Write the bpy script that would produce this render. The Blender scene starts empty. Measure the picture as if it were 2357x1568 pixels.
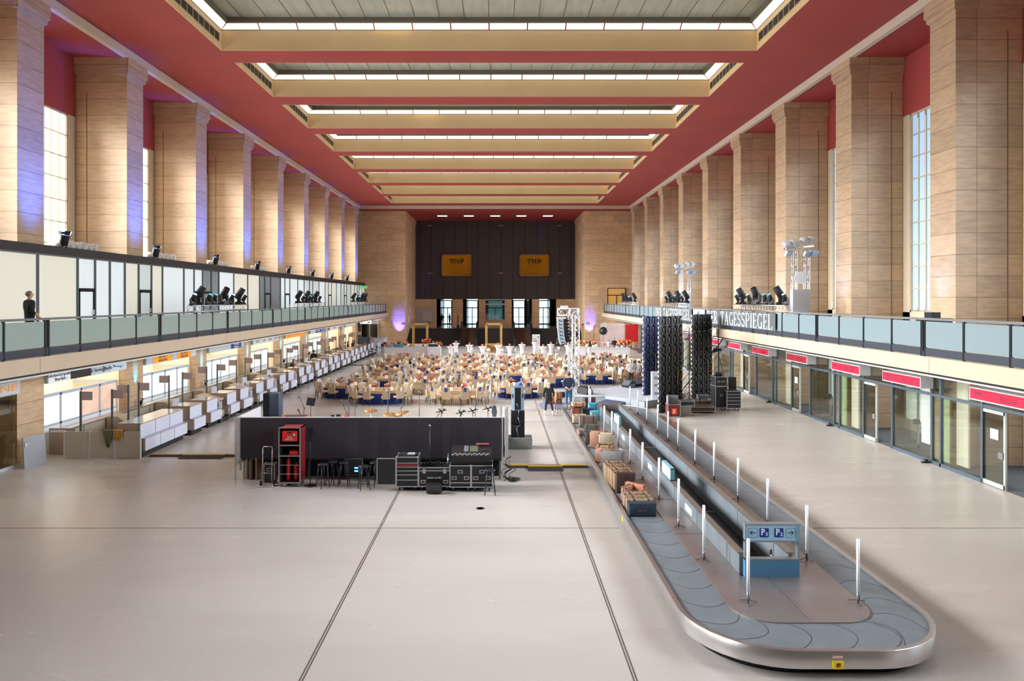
import bpy, math, random
from mathutils import Vector, Matrix
random.seed(7)
S = bpy.context.scene
COL = S.collection
PI = math.pi
# ---------------------------------------------------------------- camera, light, exposure
F, H, CX, HY = 1600.0, 5.9, 1147.0, 688.0        # focal length (px), eye height, vanishing point
cam_d = bpy.data.cameras.new('camera'); cam = bpy.data.objects.new('camera', cam_d); COL.objects.link(cam)
cam.location = (0, 0, H); cam.rotation_euler = (PI/2, 0, 0)
cam_d.sensor_width = 36; cam_d.lens = F/2357*36
cam_d.shift_x = (1178.5-CX)/2357; cam_d.shift_y = (HY-784)/2357
cam_d.clip_end = 400; S.camera = cam
S.view_settings.view_transform = 'Standard'; S.view_settings.look = 'None'
S.view_settings.gamma = 1; S.view_settings.use_curve_mapping = False
S.view_settings.exposure = -0.1
WIN_L, WIN_R, COFFER, BAY_L, BAY_R, PART = 2.2, 0.5, 1.1, 1.0, 1.9, 0.36
w = bpy.data.worlds.new('world'); S.world = w; w.use_nodes = True
w.node_tree.nodes['Background'].inputs[0].default_value = (.8, .88, 1, 1)
w.node_tree.nodes['Background'].inputs[1].default_value = 1.4
S.cycles.max_bounces = 7; S.cycles.diffuse_bounces = 4; S.cycles.glossy_bounces = 3
S.cycles.transmission_bounces = 4; S.cycles.transparent_max_bounces = 12
S.cycles.caustics_reflective = False; S.cycles.caustics_refractive = False
S.cycles.sample_clamp_indirect = 6
S.cycles.use_denoising = True
S.cycles.use_adaptive_sampling = True; S.cycles.adaptive_threshold = .025
def spot(name, loc, target, col, power, angle, blend=.5, r=.08):
    d = bpy.data.lights.new(name, 'SPOT'); d.color = col; d.energy = power; d.spot_size = math.radians(angle)
    d.spot_blend = blend; d.shadow_soft_size = r
    o = bpy.data.objects.new(name, d); COL.objects.link(o); o.location = loc
    o.rotation_euler = (Vector(target)-Vector(loc)).to_track_quat('-Z', 'Y').to_euler(); return o
def daylight(loc, sy, sz, power, col, sgn, spread=120):      # daylight coming in through one tall window
    d = bpy.data.lights.new('window_daylight', 'AREA'); d.shape = 'RECTANGLE'; d.size = sz; d.size_y = sy; d.energy = power; d.color = col
    d.spread = math.radians(spread); o = bpy.data.objects.new('window_daylight', d); COL.objects.link(o); o.location = loc
    o.rotation_euler = (0, -sgn*PI/2, 0)
    d.use_nodes = True; nt = d.node_tree; em = nt.nodes['Emission']           # a clear sky sends more light downwards than upwards
    ge = nt.nodes.new('ShaderNodeNewGeometry'); sx = nt.nodes.new('ShaderNodeSeparateXYZ'); mr = nt.nodes.new('ShaderNodeMapRange'); mr.interpolation_type = 'SMOOTHSTEP'
    mr.inputs['From Min'].default_value = .1; mr.inputs['From Max'].default_value = -.42; mr.inputs['To Min'].default_value = .22; mr.inputs['To Max'].default_value = 2.2
    nt.links.new(ge.outputs['Incoming'], sx.inputs[0]); nt.links.new(sx.outputs[2], mr.inputs['Value']); nt.links.new(mr.outputs[0], em.inputs['Strength'])
    return o
for k in range(-4, 8):
    daylight((-19.33-.06, 24.5+7.24*(k+.5)+.72, 11.05), 3.8, 6.1, 2350 if k > -2 else 900, (.93, .97, 1), 1, 100)
for k in range(-3, 8):
    daylight((18.49+.05, 24.5+7.24*(k+.5)+.72, 9.7), 3.8, 8.4, 750, (.84, .92, 1), -1, 110)
def XD(x, D): return (x-CX)/F*D
def ZD(y, D): return H-(y-HY)*D/F
def G(x, y, z=0.0):
    D = (H-z)*F/(y-HY); return (XD(x, D), D)
# ---------------------------------------------------------------- materials
def s2l(c): return tuple(((v/255)/12.92 if v <= 10 else ((v/255+.055)/1.055)**2.4) for v in c)
MATS = {}
def M(name, rgb, rough=.6, metal=0, noise=0, scale=4, bump=0, emit=0, emitc=None, stretch=(1,1,1), spec=.5):
    if name in MATS: return MATS[name]
    m = bpy.data.materials.new(name); m.use_nodes = True; nt = m.node_tree; b = nt.nodes['Principled BSDF']
    c = s2l(rgb); b.inputs['Base Color'].default_value = (*c, 1)
    b.inputs['Roughness'].default_value = rough; b.inputs['Metallic'].default_value = metal
    b.inputs['Specular IOR Level'].default_value = spec
    if emit:
        e = s2l(emitc or rgb); b.inputs['Emission Color'].default_value = (*e, 1); b.inputs['Emission Strength'].default_value = emit
    if noise or bump:
        tc = nt.nodes.new('ShaderNodeTexCoord'); mp = nt.nodes.new('ShaderNodeMapping'); mp.inputs['Scale'].default_value = stretch
        n = nt.nodes.new('ShaderNodeTexNoise'); n.inputs['Scale'].default_value = scale; n.inputs['Detail'].default_value = 5
        nt.links.new(tc.outputs['Object'], mp.inputs[0]); nt.links.new(mp.outputs[0], n.inputs['Vector'])
        if noise:
            r = nt.nodes.new('ShaderNodeMapRange'); r.inputs['From Min'].default_value = .3; r.inputs['From Max'].default_value = .7
            r.inputs['To Min'].default_value = 1-noise; r.inputs['To Max'].default_value = 1+noise
            mx = nt.nodes.new('ShaderNodeVectorMath'); mx.operation = 'SCALE'; mx.inputs[0].default_value = c
            nt.links.new(n.outputs[0], r.inputs['Value']); nt.links.new(r.outputs[0], mx.inputs['Scale']); nt.links.new(mx.outputs[0], b.inputs['Base Color'])
        if bump:
            bp = nt.nodes.new('ShaderNodeBump'); bp.inputs['Strength'].default_value = bump; bp.inputs['Distance'].default_value = .02
            nt.links.new(n.outputs[0], bp.inputs['Height']); nt.links.new(bp.outputs[0], b.inputs['Normal'])
    MATS[name] = m; return m
def stone(name, rgb, bw, bh, off=.5, zoff=0.0, var=.1):
    m = bpy.data.materials.new(name); m.use_nodes = True; nt = m.node_tree; N = nt.nodes.new; L = nt.links.new
    b = nt.nodes['Principled BSDF']; b.inputs['Roughness'].default_value = .62
    tc = N('ShaderNodeTexCoord'); sp = N('ShaderNodeSeparateXYZ'); L(tc.outputs['Object'], sp.inputs[0])
    ge = N('ShaderNodeNewGeometry'); sn = N('ShaderNodeSeparateXYZ'); L(ge.outputs['True Normal'], sn.inputs[0])
    ab = N('ShaderNodeMath'); ab.operation = 'ABSOLUTE'; L(sn.outputs[0], ab.inputs[0])
    gt = N('ShaderNodeMath'); gt.operation = 'GREATER_THAN'; gt.inputs[1].default_value = .5; L(ab.outputs[0], gt.inputs[0])
    mx = N('ShaderNodeMix'); L(gt.outputs[0], mx.inputs[0]); L(sp.outputs[0], mx.inputs[2]); L(sp.outputs[1], mx.inputs[3])
    az = N('ShaderNodeMath'); az.operation = 'ADD'; az.inputs[1].default_value = zoff; L(sp.outputs[2], az.inputs[0])
    cb = N('ShaderNodeCombineXYZ'); L(mx.outputs[0], cb.inputs[0]); L(az.outputs[0], cb.inputs[1])
    br = N('ShaderNodeTexBrick'); br.offset = off; L(cb.outputs[0], br.inputs['Vector'])
    br.inputs['Scale'].default_value = 1; br.inputs['Brick Width'].default_value = bw; br.inputs['Row Height'].default_value = bh
    br.inputs['Mortar Size'].default_value = .012; br.inputs['Mortar Smooth'].default_value = .3; br.inputs['Bias'].default_value = 0
    c = Vector(s2l(rgb)); br.inputs['Color1'].default_value = (*(c*(1+var)), 1); br.inputs['Color2'].default_value = (*(c*(1-var)), 1)
    br.inputs['Mortar'].default_value = (*(c*.42), 1)
    mp = N('ShaderNodeMapping'); mp.inputs['Scale'].default_value = (.7, .7, 4); L(tc.outputs['Object'], mp.inputs[0])
    no = N('ShaderNodeTexNoise'); no.inputs['Scale'].default_value = 2.2; no.inputs['Detail'].default_value = 8; no.inputs['Roughness'].default_value = .65; L(mp.outputs[0], no.inputs['Vector'])
    r = N('ShaderNodeMapRange'); r.inputs['From Min'].default_value = .3; r.inputs['From Max'].default_value = .7; r.inputs['To Min'].default_value = .8; r.inputs['To Max'].default_value = 1.14; L(no.outputs[0], r.inputs['Value'])
    sc = N('ShaderNodeVectorMath'); sc.operation = 'SCALE'; L(br.outputs['Color'], sc.inputs[0]); L(r.outputs[0], sc.inputs['Scale']); L(sc.outputs[0], b.inputs['Base Color'])
    bp = N('ShaderNodeBump'); bp.inputs['Strength'].default_value = .35; bp.inputs['Distance'].default_value = .02; L(no.outputs[0], bp.inputs['Height']); L(bp.outputs[0], b.inputs['Normal'])
    MATS[name] = m; return m
def glass(name, tint=(235,245,245), mixf=.12, rough=.05):
    if name in MATS: return MATS[name]
    m = bpy.data.materials.new(name); m.use_nodes = True; nt = m.node_tree; nt.nodes.clear()
    o = nt.nodes.new('ShaderNodeOutputMaterial'); t = nt.nodes.new('ShaderNodeBsdfTransparent'); g = nt.nodes.new('ShaderNodeBsdfGlossy')
    t.inputs[0].default_value = (*s2l(tint), 1); g.inputs['Roughness'].default_value = rough
    lw = nt.nodes.new('ShaderNodeLayerWeight'); lw.inputs[0].default_value = .35
    ad = nt.nodes.new('ShaderNodeMath'); ad.operation = 'MULTIPLY_ADD'; ad.inputs[1].default_value = .55; ad.inputs[2].default_value = mixf
    x = nt.nodes.new('ShaderNodeMixShader'); nt.links.new(lw.outputs['Fresnel'], ad.inputs[0]); nt.links.new(ad.outputs[0], x.inputs[0])
    nt.links.new(t.outputs[0], x.inputs[1]); nt.links.new(g.outputs[0], x.inputs[2]); nt.links.new(x.outputs[0], o.inputs[0])
    MATS[name] = m; return m
TRAV = stone('travertine_pillar', (188,159,128), 2.41, .757, 0, .1)
TRAVW = stone('travertine_wall', (216,182,144), 1.9, .78, .37, 0)
RED = M('red_paint', (160,62,58), .7, noise=.06, scale=.35)
BEIGE = M('coffer_beige', (222,192,146), .6, noise=.05, scale=.5)
CREAM = M('cream_fascia', (198,176,151), .5, noise=.03, scale=1)
CREAMT = M('cream_trim', (205,192,172), .5)
BLACK = M('black_metal', (30,29,32), .4, spec=.4)
DARK = M('dark_matt', (22,21,24), .8)
GREYM = M('grey_metal', (120,126,132), .35, .8)
ALU = M('aluminium', (200,205,210), .3, .9)
ALUP = M('aluminium_painted', (186,190,194), .45)
STEEL = M('brushed_steel', (176,170,164), .34, .85, noise=.08, scale=3, stretch=(1,.2,1))
WHITE = M('white_laminate', (226,228,234), .35)
WALLW = M('white_paint', (235,233,228), .6)
CHROME = M('chrome', (220,220,225), .12, 1)
def emis(name, rgb, s, base=None): return M(name, base or rgb, .5, emit=s, emitc=rgb)
# ---------------------------------------------------------------- mesh builder
class MB:
    def __init__(s): s.v = []; s.f = []; s.m = []; s.sm = []
    def face(s, pts, mi=0, sm=False):
        n = len(s.v); s.v += [tuple(p) for p in pts]; s.f.append(tuple(range(n, n+len(pts)))); s.m.append(mi); s.sm.append(sm); return s
    def box(s, x0, x1, y0, y1, z0, z1, mi=0, mb=None, mt=None, bev=0):
        if x1 < x0: x0, x1 = x1, x0
        if y1 < y0: y0, y1 = y1, y0
        if z1 < z0: z0, z1 = z1, z0
        n = len(s.v)
        s.v += [(x0,y0,z0),(x1,y0,z0),(x1,y1,z0),(x0,y1,z0),(x0,y0,z1),(x1,y0,z1),(x1,y1,z1),(x0,y1,z1)]
        F_ = [(0,3,2,1),(4,5,6,7),(0,1,5,4),(1,2,6,5),(2,3,7,6),(3,0,4,7)]
        for i, f in enumerate(F_):
            s.f.append(tuple(n+k for k in f)); s.sm.append(False)
            s.m.append(mb if (i == 0 and mb is not None) else mt if (i == 1 and mt is not None) else mi)
        return s
    def rbox(s, x0, x1, y0, y1, z0, z1, r=.02, mi=0):
        prof = [(0, r), (r*.3, r*.3), (r, 0)]
        def ring(z, ins):
            a, b, c, d = x0+ins, x1-ins, y0+ins, y1-ins; rr = max(r-ins*.5, r*.4)
            P = []
            for (cx, cy, a0) in ((b-rr, d-rr, 0), (a+rr, d-rr, PI/2), (a+rr, c+rr, PI), (b-rr, c+rr, 1.5*PI)):
                for k in range(3): P.append((cx+rr*math.cos(a0+k*PI/4), cy+rr*math.sin(a0+k*PI/4), z))
            return P
        rings = [ring(z0, r), ring(z0+r*.3, r*.3), ring(z0+r, 0), ring(z1-r, 0), ring(z1-r*.3, r*.3), ring(z1, r)]
        return s.loft(rings, mi, True)
    def loft(s, rings, mi=0, cap=True, sm=True):
        n = len(s.v); k = len(rings[0])
        for r in rings: s.v += [tuple(p) for p in r]
        for i in range(len(rings)-1):
            for j in range(k):
                a = n+i*k+j; b = n+i*k+(j+1) % k
                s.f.append((a, b, b+k, a+k)); s.m.append(mi); s.sm.append(sm)
        if cap:
            s.f.append(tuple(n+j for j in reversed(range(k)))); s.m.append(mi); s.sm.append(False)
            s.f.append(tuple(n+(len(rings)-1)*k+j for j in range(k))); s.m.append(mi); s.sm.append(False)
        return s
    def cyl(s, p0, p1, r0, r1=None, n=10, mi=0, cap=True, sm=True):
        r1 = r0 if r1 is None else r1; p0 = Vector(p0); p1 = Vector(p1); d = (p1-p0).normalized()
        u = d.orthogonal().normalized(); v = d.cross(u)
        R = [[p+(u*math.cos(t)+v*math.sin(t))*r for t in [2*PI*k/n for k in range(n)]] for p, r in ((p0, r0), (p1, r1))]
        return s.loft(R, mi, cap, sm)
    def tube(s, pts, r, n=6, mi=0):
        for a, b in zip(pts, pts[1:]): s.cyl(a, b, r, r, n, mi)
        return s
    def lathe(s, prof, c=(0,0,0), n=16, mi=0, cap=True, sm=True):
        return s.loft([[(c[0]+r*math.cos(2*PI*k/n), c[1]+r*math.sin(2*PI*k/n), c[2]+z) for k in range(n)] for r, z in prof], mi, cap, sm)
    def ball(s, c, r, n=8, mi=0):
        if not hasattr(r, '__len__'): r = (r, r, r)
        R = [[(c[0]+r[0]*math.sin(a)*math.cos(2*PI*k/n), c[1]+r[1]*math.sin(a)*math.sin(2*PI*k/n), c[2]-r[2]*math.cos(a)) for k in range(n)] for a in [.12+(PI-.24)*i/5 for i in range(6)]]
        return s.loft(R, mi, True)
    def prism(s, poly, z0, z1, mi=0, mt=None, sm=False):
        n = len(s.v); k = len(poly)
        s.v += [(x, y, z0) for x, y in poly]+[(x, y, z1) for x, y in poly]
        for j in range(k): s.f.append((n+j, n+(j+1) % k, n+k+(j+1) % k, n+k+j)); s.m.append(mi); s.sm.append(sm)
        s.f.append(tuple(n+j for j in reversed(range(k)))); s.m.append(mi); s.sm.append(False)
        s.f.append(tuple(n+k+j for j in range(k))); s.m.append(mi if mt is None else mt); s.sm.append(False)
        return s
    def rot(s, rz=0, off=(0,0,0), rx=0, ry=0, i0=0):
        R = Matrix.Rotation(rz, 3, 'Z') @ Matrix.Rotation(ry, 3, 'Y') @ Matrix.Rotation(rx, 3, 'X'); o = Vector(off)
        s.v[i0:] = [tuple(R @ Vector(p)+o) for p in s.v[i0:]]; return s
    def add(s, o):
        n = len(s.v); s.v += o.v; s.f += [tuple(n+k for k in f) for f in o.f]; s.m += o.m; s.sm += o.sm; return s
    def build(s, name, mats, parent=None, loc=None, rz=None, **tags):
        me = bpy.data.meshes.new(name); me.from_pydata(s.v, [], s.f)
        for m in (mats if isinstance(mats, (list, tuple)) else [mats]): me.materials.append(m)
        me.polygons.foreach_set('material_index', s.m); me.polygons.foreach_set('use_smooth', s.sm); me.update()
        o = bpy.data.objects.new(name, me); COL.objects.link(o)
        if parent: o.parent = parent
        if loc is not None: o.location = loc
        if rz is not None: o.rotation_euler = (0, 0, rz)
        if tags: tag(o, **tags)
        return o
def tag(o, label=None, cat=None, group=None, kind=None):
    if label: o['label'] = label
    if cat: o['category'] = cat
    if group: o['group'] = group
    if kind: o['kind'] = kind
    return o
def E(name, label, cat, loc=(0,0,0), rz=0, group=None):
    o = bpy.data.objects.new(name, None); COL.objects.link(o); o.location = loc; o.rotation_euler = (0, 0, rz); o.empty_display_size = .2
    return tag(o, label, cat, group)
def dup(root, loc, rz=0, label=None, group=None, scale=None):
    r = root.copy(); COL.objects.link(r); r.location = loc; r.rotation_euler = (0, 0, rz)
    if label: r['label'] = label
    if group: r['group'] = group
    if scale: r.scale = scale
    for ch in list(root.children):
        c = ch.copy(); COL.objects.link(c); c.parent = r
        for g in list(ch.children):
            d = g.copy(); COL.objects.link(d); d.parent = c
    return r
def st(o, label=None): o['kind'] = 'structure'; (label and o.__setitem__('label', label)); return o
def text(name, s, size, mat, loc, rot, parent=None, sx=1, ext=.004, align='CENTER', bold=0):
    c = bpy.data.curves.new(name, 'FONT'); c.body = s; c.size = size; c.extrude = ext; c.align_x = align; c.align_y = 'CENTER'; c.offset = bold
    c.materials.append(mat); c.resolution_u = 2; o = bpy.data.objects.new(name, c); COL.objects.link(o); o.location = loc; o.rotation_euler = rot; o.scale = (sx, 1, 1)
    dg = bpy.context.evaluated_depsgraph_get(); me = bpy.data.meshes.new_from_object(o.evaluated_get(dg)); bpy.data.objects.remove(o)
    o = bpy.data.objects.new(name, me); COL.objects.link(o); o.location = loc; o.rotation_euler = rot; o.scale = (sx, 1, 1)
    if parent: o.parent = parent
    return o
ORD = ['first', 'second', 'third', 'fourth', 'fifth', 'sixth', 'seventh', 'eighth', 'ninth', 'tenth', 'eleventh', 'twelfth', 'thirteenth', 'fourteenth', 'fifteenth', 'sixteenth', 'seventeenth', 'eighteenth', 'nineteenth', 'twentieth', 'twenty-first', 'twenty-second', 'twenty-third', 'twenty-fourth', 'twenty-fifth', 'twenty-sixth', 'twenty-seventh', 'twenty-eighth']
# ================================================================ SETTING
SP = 7.24; D0 = 24.5; XC = -.42
XL, XR = -16.96, 16.12           # hall faces of the pillars
WL, WR = -19.33, 18.49           # outer walls
ZC, ZS = 17.25, 16.89            # ceiling, side soffits
KS = range(-4, 9)
# floor
fm = bpy.data.materials.new('polished_floor'); fm.use_nodes = True
nt = fm.node_tree; b = nt.nodes['Principled BSDF']; N = nt.nodes.new; L = nt.links.new
tc = N('ShaderNodeTexCoord'); mp = N('ShaderNodeMapping'); mp.inputs['Scale'].default_value = (.25, 1, 1); L(tc.outputs['Object'], mp.inputs[0])
n1 = N('ShaderNodeTexNoise'); n1.inputs['Scale'].default_value = .5; n1.inputs['Detail'].default_value = 3; L(mp.outputs[0], n1.inputs['Vector'])
n2 = N('ShaderNodeTexNoise'); n2.inputs['Scale'].default_value = 26; n2.inputs['Detail'].default_value = 4; L(tc.outputs['Object'], n2.inputs['Vector'])
cr = N('ShaderNodeValToRGB'); cr.color_ramp.elements[0].position = .15; cr.color_ramp.elements[0].color = (*s2l((188,180,173)), 1)
cr.color_ramp.elements[1].position = .85; cr.color_ramp.elements[1].color = (*s2l((204,197,190)), 1); L(n1.outputs[0], cr.inputs[0])
mr = N('ShaderNodeMapRange'); mr.inputs['From Min'].default_value = .3; mr.inputs['From Max'].default_value = .7; mr.inputs['To Min'].default_value = .95; mr.inputs['To Max'].default_value = 1.04; L(n2.outputs[0], mr.inputs['Value'])
vs = N('ShaderNodeVectorMath'); vs.operation = 'SCALE'; L(cr.outputs[0], vs.inputs[0]); L(mr.outputs[0], vs.inputs['Scale']); L(vs.outputs[0], b.inputs['Base Color'])
rr = N('ShaderNodeMapRange'); rr.inputs['To Min'].default_value = .2; rr.inputs['To Max'].default_value = .34; L(n1.outputs[0], rr.inputs['Value']); L(rr.outputs[0], b.inputs['Roughness'])
st(MB().box(-22, 21, -8.2, 87.4, -.2, 0).build('floor', fm))
JO = M('joint_dark', (96,84,76), .6)
for i, x in enumerate((-3.05, 2.12)):
    st(MB().box(x-.035, x-.012, -8, 87, 0, .003).box(x+.012, x+.035, -8, 87, 0, .003).build('trim_%d' % (i+1), JO))
m = MB()
for y in (17.88, 33.4, 49): m.box(-16.9, 3.1 if y < 36 else 15.5, y-.014, y+.014, 0, .0025)
for y in (17.88,): m.box(7.6, 15.5, y-.014, y+.014, 0, .0025)
st(m.build('trim_3', JO))
# floor drain
m = MB().lathe([(.125,0),(.125,.004),(.09,.004),(.09,0)], n=24); m.build('floor_drain', M('drain_iron', (70,62,60), .6), None, (*G(1105.5,1170.5), 0), label='small round drain cover set in the floor before the road cases', cat='drain')
# pillars
def pillar(side, k):
    y0 = D0+SP*k; y1 = y0+1.45
    xa, xb = (WL+.02, XL) if side < 0 else (XR, WR-.02)
    m = MB(); m.box(xa, xb, y0, y1, 0, 16.1)
    o = .05
    m.box(xa, xb+(o if side < 0 else 0), y0-.03, y1+.03, 16.1, 16.16) if side < 0 else m.box(xa-o, xb, y0-.03, y1+.03, 16.1, 16.16)
    for (dz0, dz1, e) in ((16.16, 16.3, .09), (16.3, 16.36, .12), (16.36, ZS, .15)):
        m.box(xa-(e if side > 0 else 0), xb+(e if side < 0 else 0), y0-e, y1+e, dz0, dz1)
    # recessed vertical groove on the end faces
    gx = xa+.52 if side < 0 else xb-.52
    m.box(gx-.02, gx+.02, y0-.012, y0, 0, 15.35, 1)
    st(m.build('stone_pillar', [TRAV, M('groove_brown', (128,98,72), .8)]))
for k in KS:
    pillar(-1, k); pillar(1, k)
# strip mouldings over the pillars
st(MB().box(XL-.1, XL+.14, -8, 84.8, ZS-.02, ZC).build('trim_4', CREAMT)); st(MB().box(XR-.14, XR+.1, -8, 84.8, ZS-.02, ZC).build('trim_5', CREAMT))
st(MB().box(XL-.1, XR+.1, 84.6, 84.8, ZS-.02, ZC).build('trim_6', CREAMT))
# outer walls with the red band, windows between pillars
WF = M('window_frame_cream', (206,190,160), .5)
def outer(side):
    x0, x1 = (WL-.4, WL) if side < 0 else (WR, WR+.4)
    m = MB(); m.box(x0, x1, -8, 88, 14.2, ZS, 0)
    m.box(x0, x1, -8, 88, 0, 3.0 if side > 0 else 7.9, 1) if side < 0 else m.box(x0, x1, -8, 88, 3.55, 5.3, 1)
    for k in range(-5, 9):
        y = D0+SP*k
        m.box(x0, x1, y-.5, y+1.95, 0, 14.2, 1)
    m.box(x0, x1, 82.4, 88, 0, 14.2, 1)
    return st(m.build('wall_left' if side < 0 else 'wall_right', [RED, M('wall_cream', (206,192,166), .6)]))
outer(-1); outer(1)
PL = emis('window_light_left', (255,250,240), WIN_L); PR = emis('window_light_right', (168,200,235), WIN_R)
nwin = 0
for side in (-1, 1):
    for k in range(-5, 8):
        ya, yb = D0+SP*k+1.95, D0+SP*(k+1)-.5
        x = WL-.12 if side < 0 else WR+.12
        z0 = 7.9 if side < 0 else 5.3
        nwin += 1
        root = st(MB().box(x-.01, x+.01, ya, yb, z0, 14.2).build('window_%d' % nwin, PL if side < 0 else PR))
        m = MB(); dx = -.1*side; xa = x; xb = x+dx
        n = 9
        for i in range(n+1):
            y = ya+(yb-ya)*i/n; wd = .06 if i in (0, n) else .018
            m.box(min(xa,xb), max(xa,xb), y-wd, y+wd, z0, 14.2)
        nz = int((14.2-z0)/.98)
        for i in range(nz+1):
            z = 14.2-.98*i; m.box(min(xa,xb), max(xa,xb), ya, yb, z-(.09 if i == 0 else .018), z+(0 if i == 0 else .018))
        m.box(min(xa,xb), max(xa,xb), ya, yb, z0, z0+.08)
        m.build('window_frame', WF, root)
# soffits over the aisles + ceiling with coffers
m = MB()
m.box(WL-.4, XL-.1, -8, 88, ZS, ZS+.6); m.box(XR+.1, WR+.4, -8, 88, ZS, ZS+.6)
cx0, cx1 = XC-12.25, XC+12.25
m.box(XL-.1, cx0, -8, 84.7, ZC, 19.2, 0); m.box(cx1, XR+.1, -8, 84.7, ZC, 19.2, 0)
for k in range(-5, 8): 
    y = 31.8+SP*k; m.box(cx0, cx1, y, y+1.62 if k < 7 else 84.7, ZC, 19.2, 0)
m.box(XL-.2, XR+.2, 84.7, 100.2, ZS, 19.2)
st(m.build('ceiling', RED))
BK = M('coffer_curb', (112,106,92), .5); GL = M('coffer_glass', (176,180,166), .3, noise=.14, scale=1.2, stretch=(3,.6,1), spec=.6)
DIF = emis('ceiling_diffuser', (255,244,226), COFFER, (240,235,225)); DIF2 = emis('ceiling_diffuser_bright', (255,235,190), COFFER*2.4, (240,235,225))
VENT = M('vent_grille', (84,78,68), .6)
for k in range(-5, 8):
    ya, yb = 31.8+SP*(k-1)+1.62, 31.8+SP*k
    m = MB()   # beige vertical liners (mat 0), curb (1), glass (2), dark joints (3)
    t = .03
    m.box(cx0, cx1, yb-t, yb, ZC+.001, 18.18); m.box(cx0, cx1, ya, ya+t, ZC+.001, 18.18)
    m.box(cx0, cx0+t, ya+t, yb-t, ZC+.001, 18.18); m.box(cx1-t, cx1, ya+t, yb-t, ZC+.001, 18.18)
    q = .38
    for (a, b_, c, d) in ((cx0+q, cx1-q, yb-q-.1, yb-q), (cx0+q, cx1-q, ya+q, ya+q+.1), (cx0+q, cx0+q+.1, ya+q, yb-q), (cx1-q-.1, cx1-q, ya+q, yb-q)):
        m.box(a, b_, c, d, 18.38, 18.6, 1)
    m.box(cx0+q, cx1-q, ya+q, yb-q, 18.6, 18.65, 2)
    for i in range(1, 22):
        xx = cx0+(cx1-cx0)*i/22; m.box(xx-.012, xx+.012, ya+q+.1, yb-q-.1, 18.59, 18.6, 3)
    m.box(cx0, cx1, ya, yb, 18.7, 18.75, 1)
    st(m.build('trim_%d' % (k+20), [BEIGE, BK, GL, JO]), 'beige lined ceiling coffer with glazed top')
    if k < -1: continue
    nm = ORD[k+1]
    r = E('ceiling_light', 'glowing cove light strip in the %s ceiling coffer from the camera' % nm, 'ceiling light', ((cx0+cx1)/2, (ya+yb)/2, 18.18), 0, 'cove lights in the ceiling coffers')
    hx, hy = (cx1-cx0)/2-.03, (yb-ya)/2-.03; A, Bq, za, zb = 0, .34, .02, .2
    fr = MB()
    def seg(p, q_, nn, hot=()):
        p = Vector(p); q_ = Vector(q_); nin = Vector((-(q_-p).y, (q_-p).x, 0)).normalized()
        Lq = (q_-p).length
        for i in range(nn):
            d = MB(); a0 = i/nn; a1 = (i+1)/nn; g = .03/Lq
            lo0, lo1 = p.lerp(q_, a0+g), p.lerp(q_, a1-g)
            ins0 = max(a0*Lq, .36) if i == 0 else a0*Lq; ins1 = min(a1*Lq, Lq-.36) if i == nn-1 else a1*Lq
            hi0, hi1 = p.lerp(q_, ins0/Lq+g)+nin*Bq, p.lerp(q_, ins1/Lq-g)+nin*Bq
            up = Vector((0,0,.03))
            b0 = [lo0+Vector((0,0,za)), lo1+Vector((0,0,za)), hi1+Vector((0,0,zb)), hi0+Vector((0,0,zb))]
            d.loft([b0, [v+up for v in b0]], 0, True, False); d.build('diffuser', DIF2 if i in hot else DIF, r)
        pts = [p+nin*Bq+Vector((0,0,zb)), q_+nin*Bq+Vector((0,0,zb))]
        fr.cyl(p+Vector((0,0,za-.01)), q_+Vector((0,0,za-.01)), .02, n=4); fr.cyl(pts[0]-Vector((0,0,.0)), pts[1], .015, n=4)
    seg((hx, hy, 0), (-hx, hy, 0), 14, (9,) if k in (0, 2) else ())
    seg((-hx, -hy, 0), (hx, -hy, 0), 14)
    seg((-hx, hy, 0), (-hx, -hy, 0), 3); seg((hx, -hy, 0), (hx, hy, 0), 3)
    fr.build('frame', BK, r)
    for s_, sx in (('left', cx0+t), ('right', cx1-t)):
        v = E('air_vent', 'dark louvred vent strip on the %s side of the %s ceiling coffer' % (s_, nm), 'air vent', (sx, (ya+yb)/2, 17.52), 0, 'vents in the coffer sides')
        d = 1 if s_ == 'left' else -1
        L_ = 4.9
        MB().box(0, .012*d, -L_/2, L_/2, 0, .4).build('backing', DARK, v)
        f = MB(); 
        for i in range(10): f.box(0, .03*d, -L_/2+i*L_/9-.012, -L_/2+i*L_/9+.012, 0, .4)
        f.box(0, .03*d, -L_/2, L_/2, -.015, .01); f.box(0, .03*d, -L_/2, L_/2, .39, .415); f.build('frame', BEIGE, v)
        g = MB()
        for i in range(9): g.box(0, .02*d, -L_/2, L_/2, .03+i*.042, .045+i*.042)
        g.build('louvre', VENT, v)
# back wall of the hall behind the viewer
st(MB().box(-22, 21, -8.6, -8.2, 0, 19).build('wall_back', M('back_dark', (120,105,90), .8)))
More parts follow.
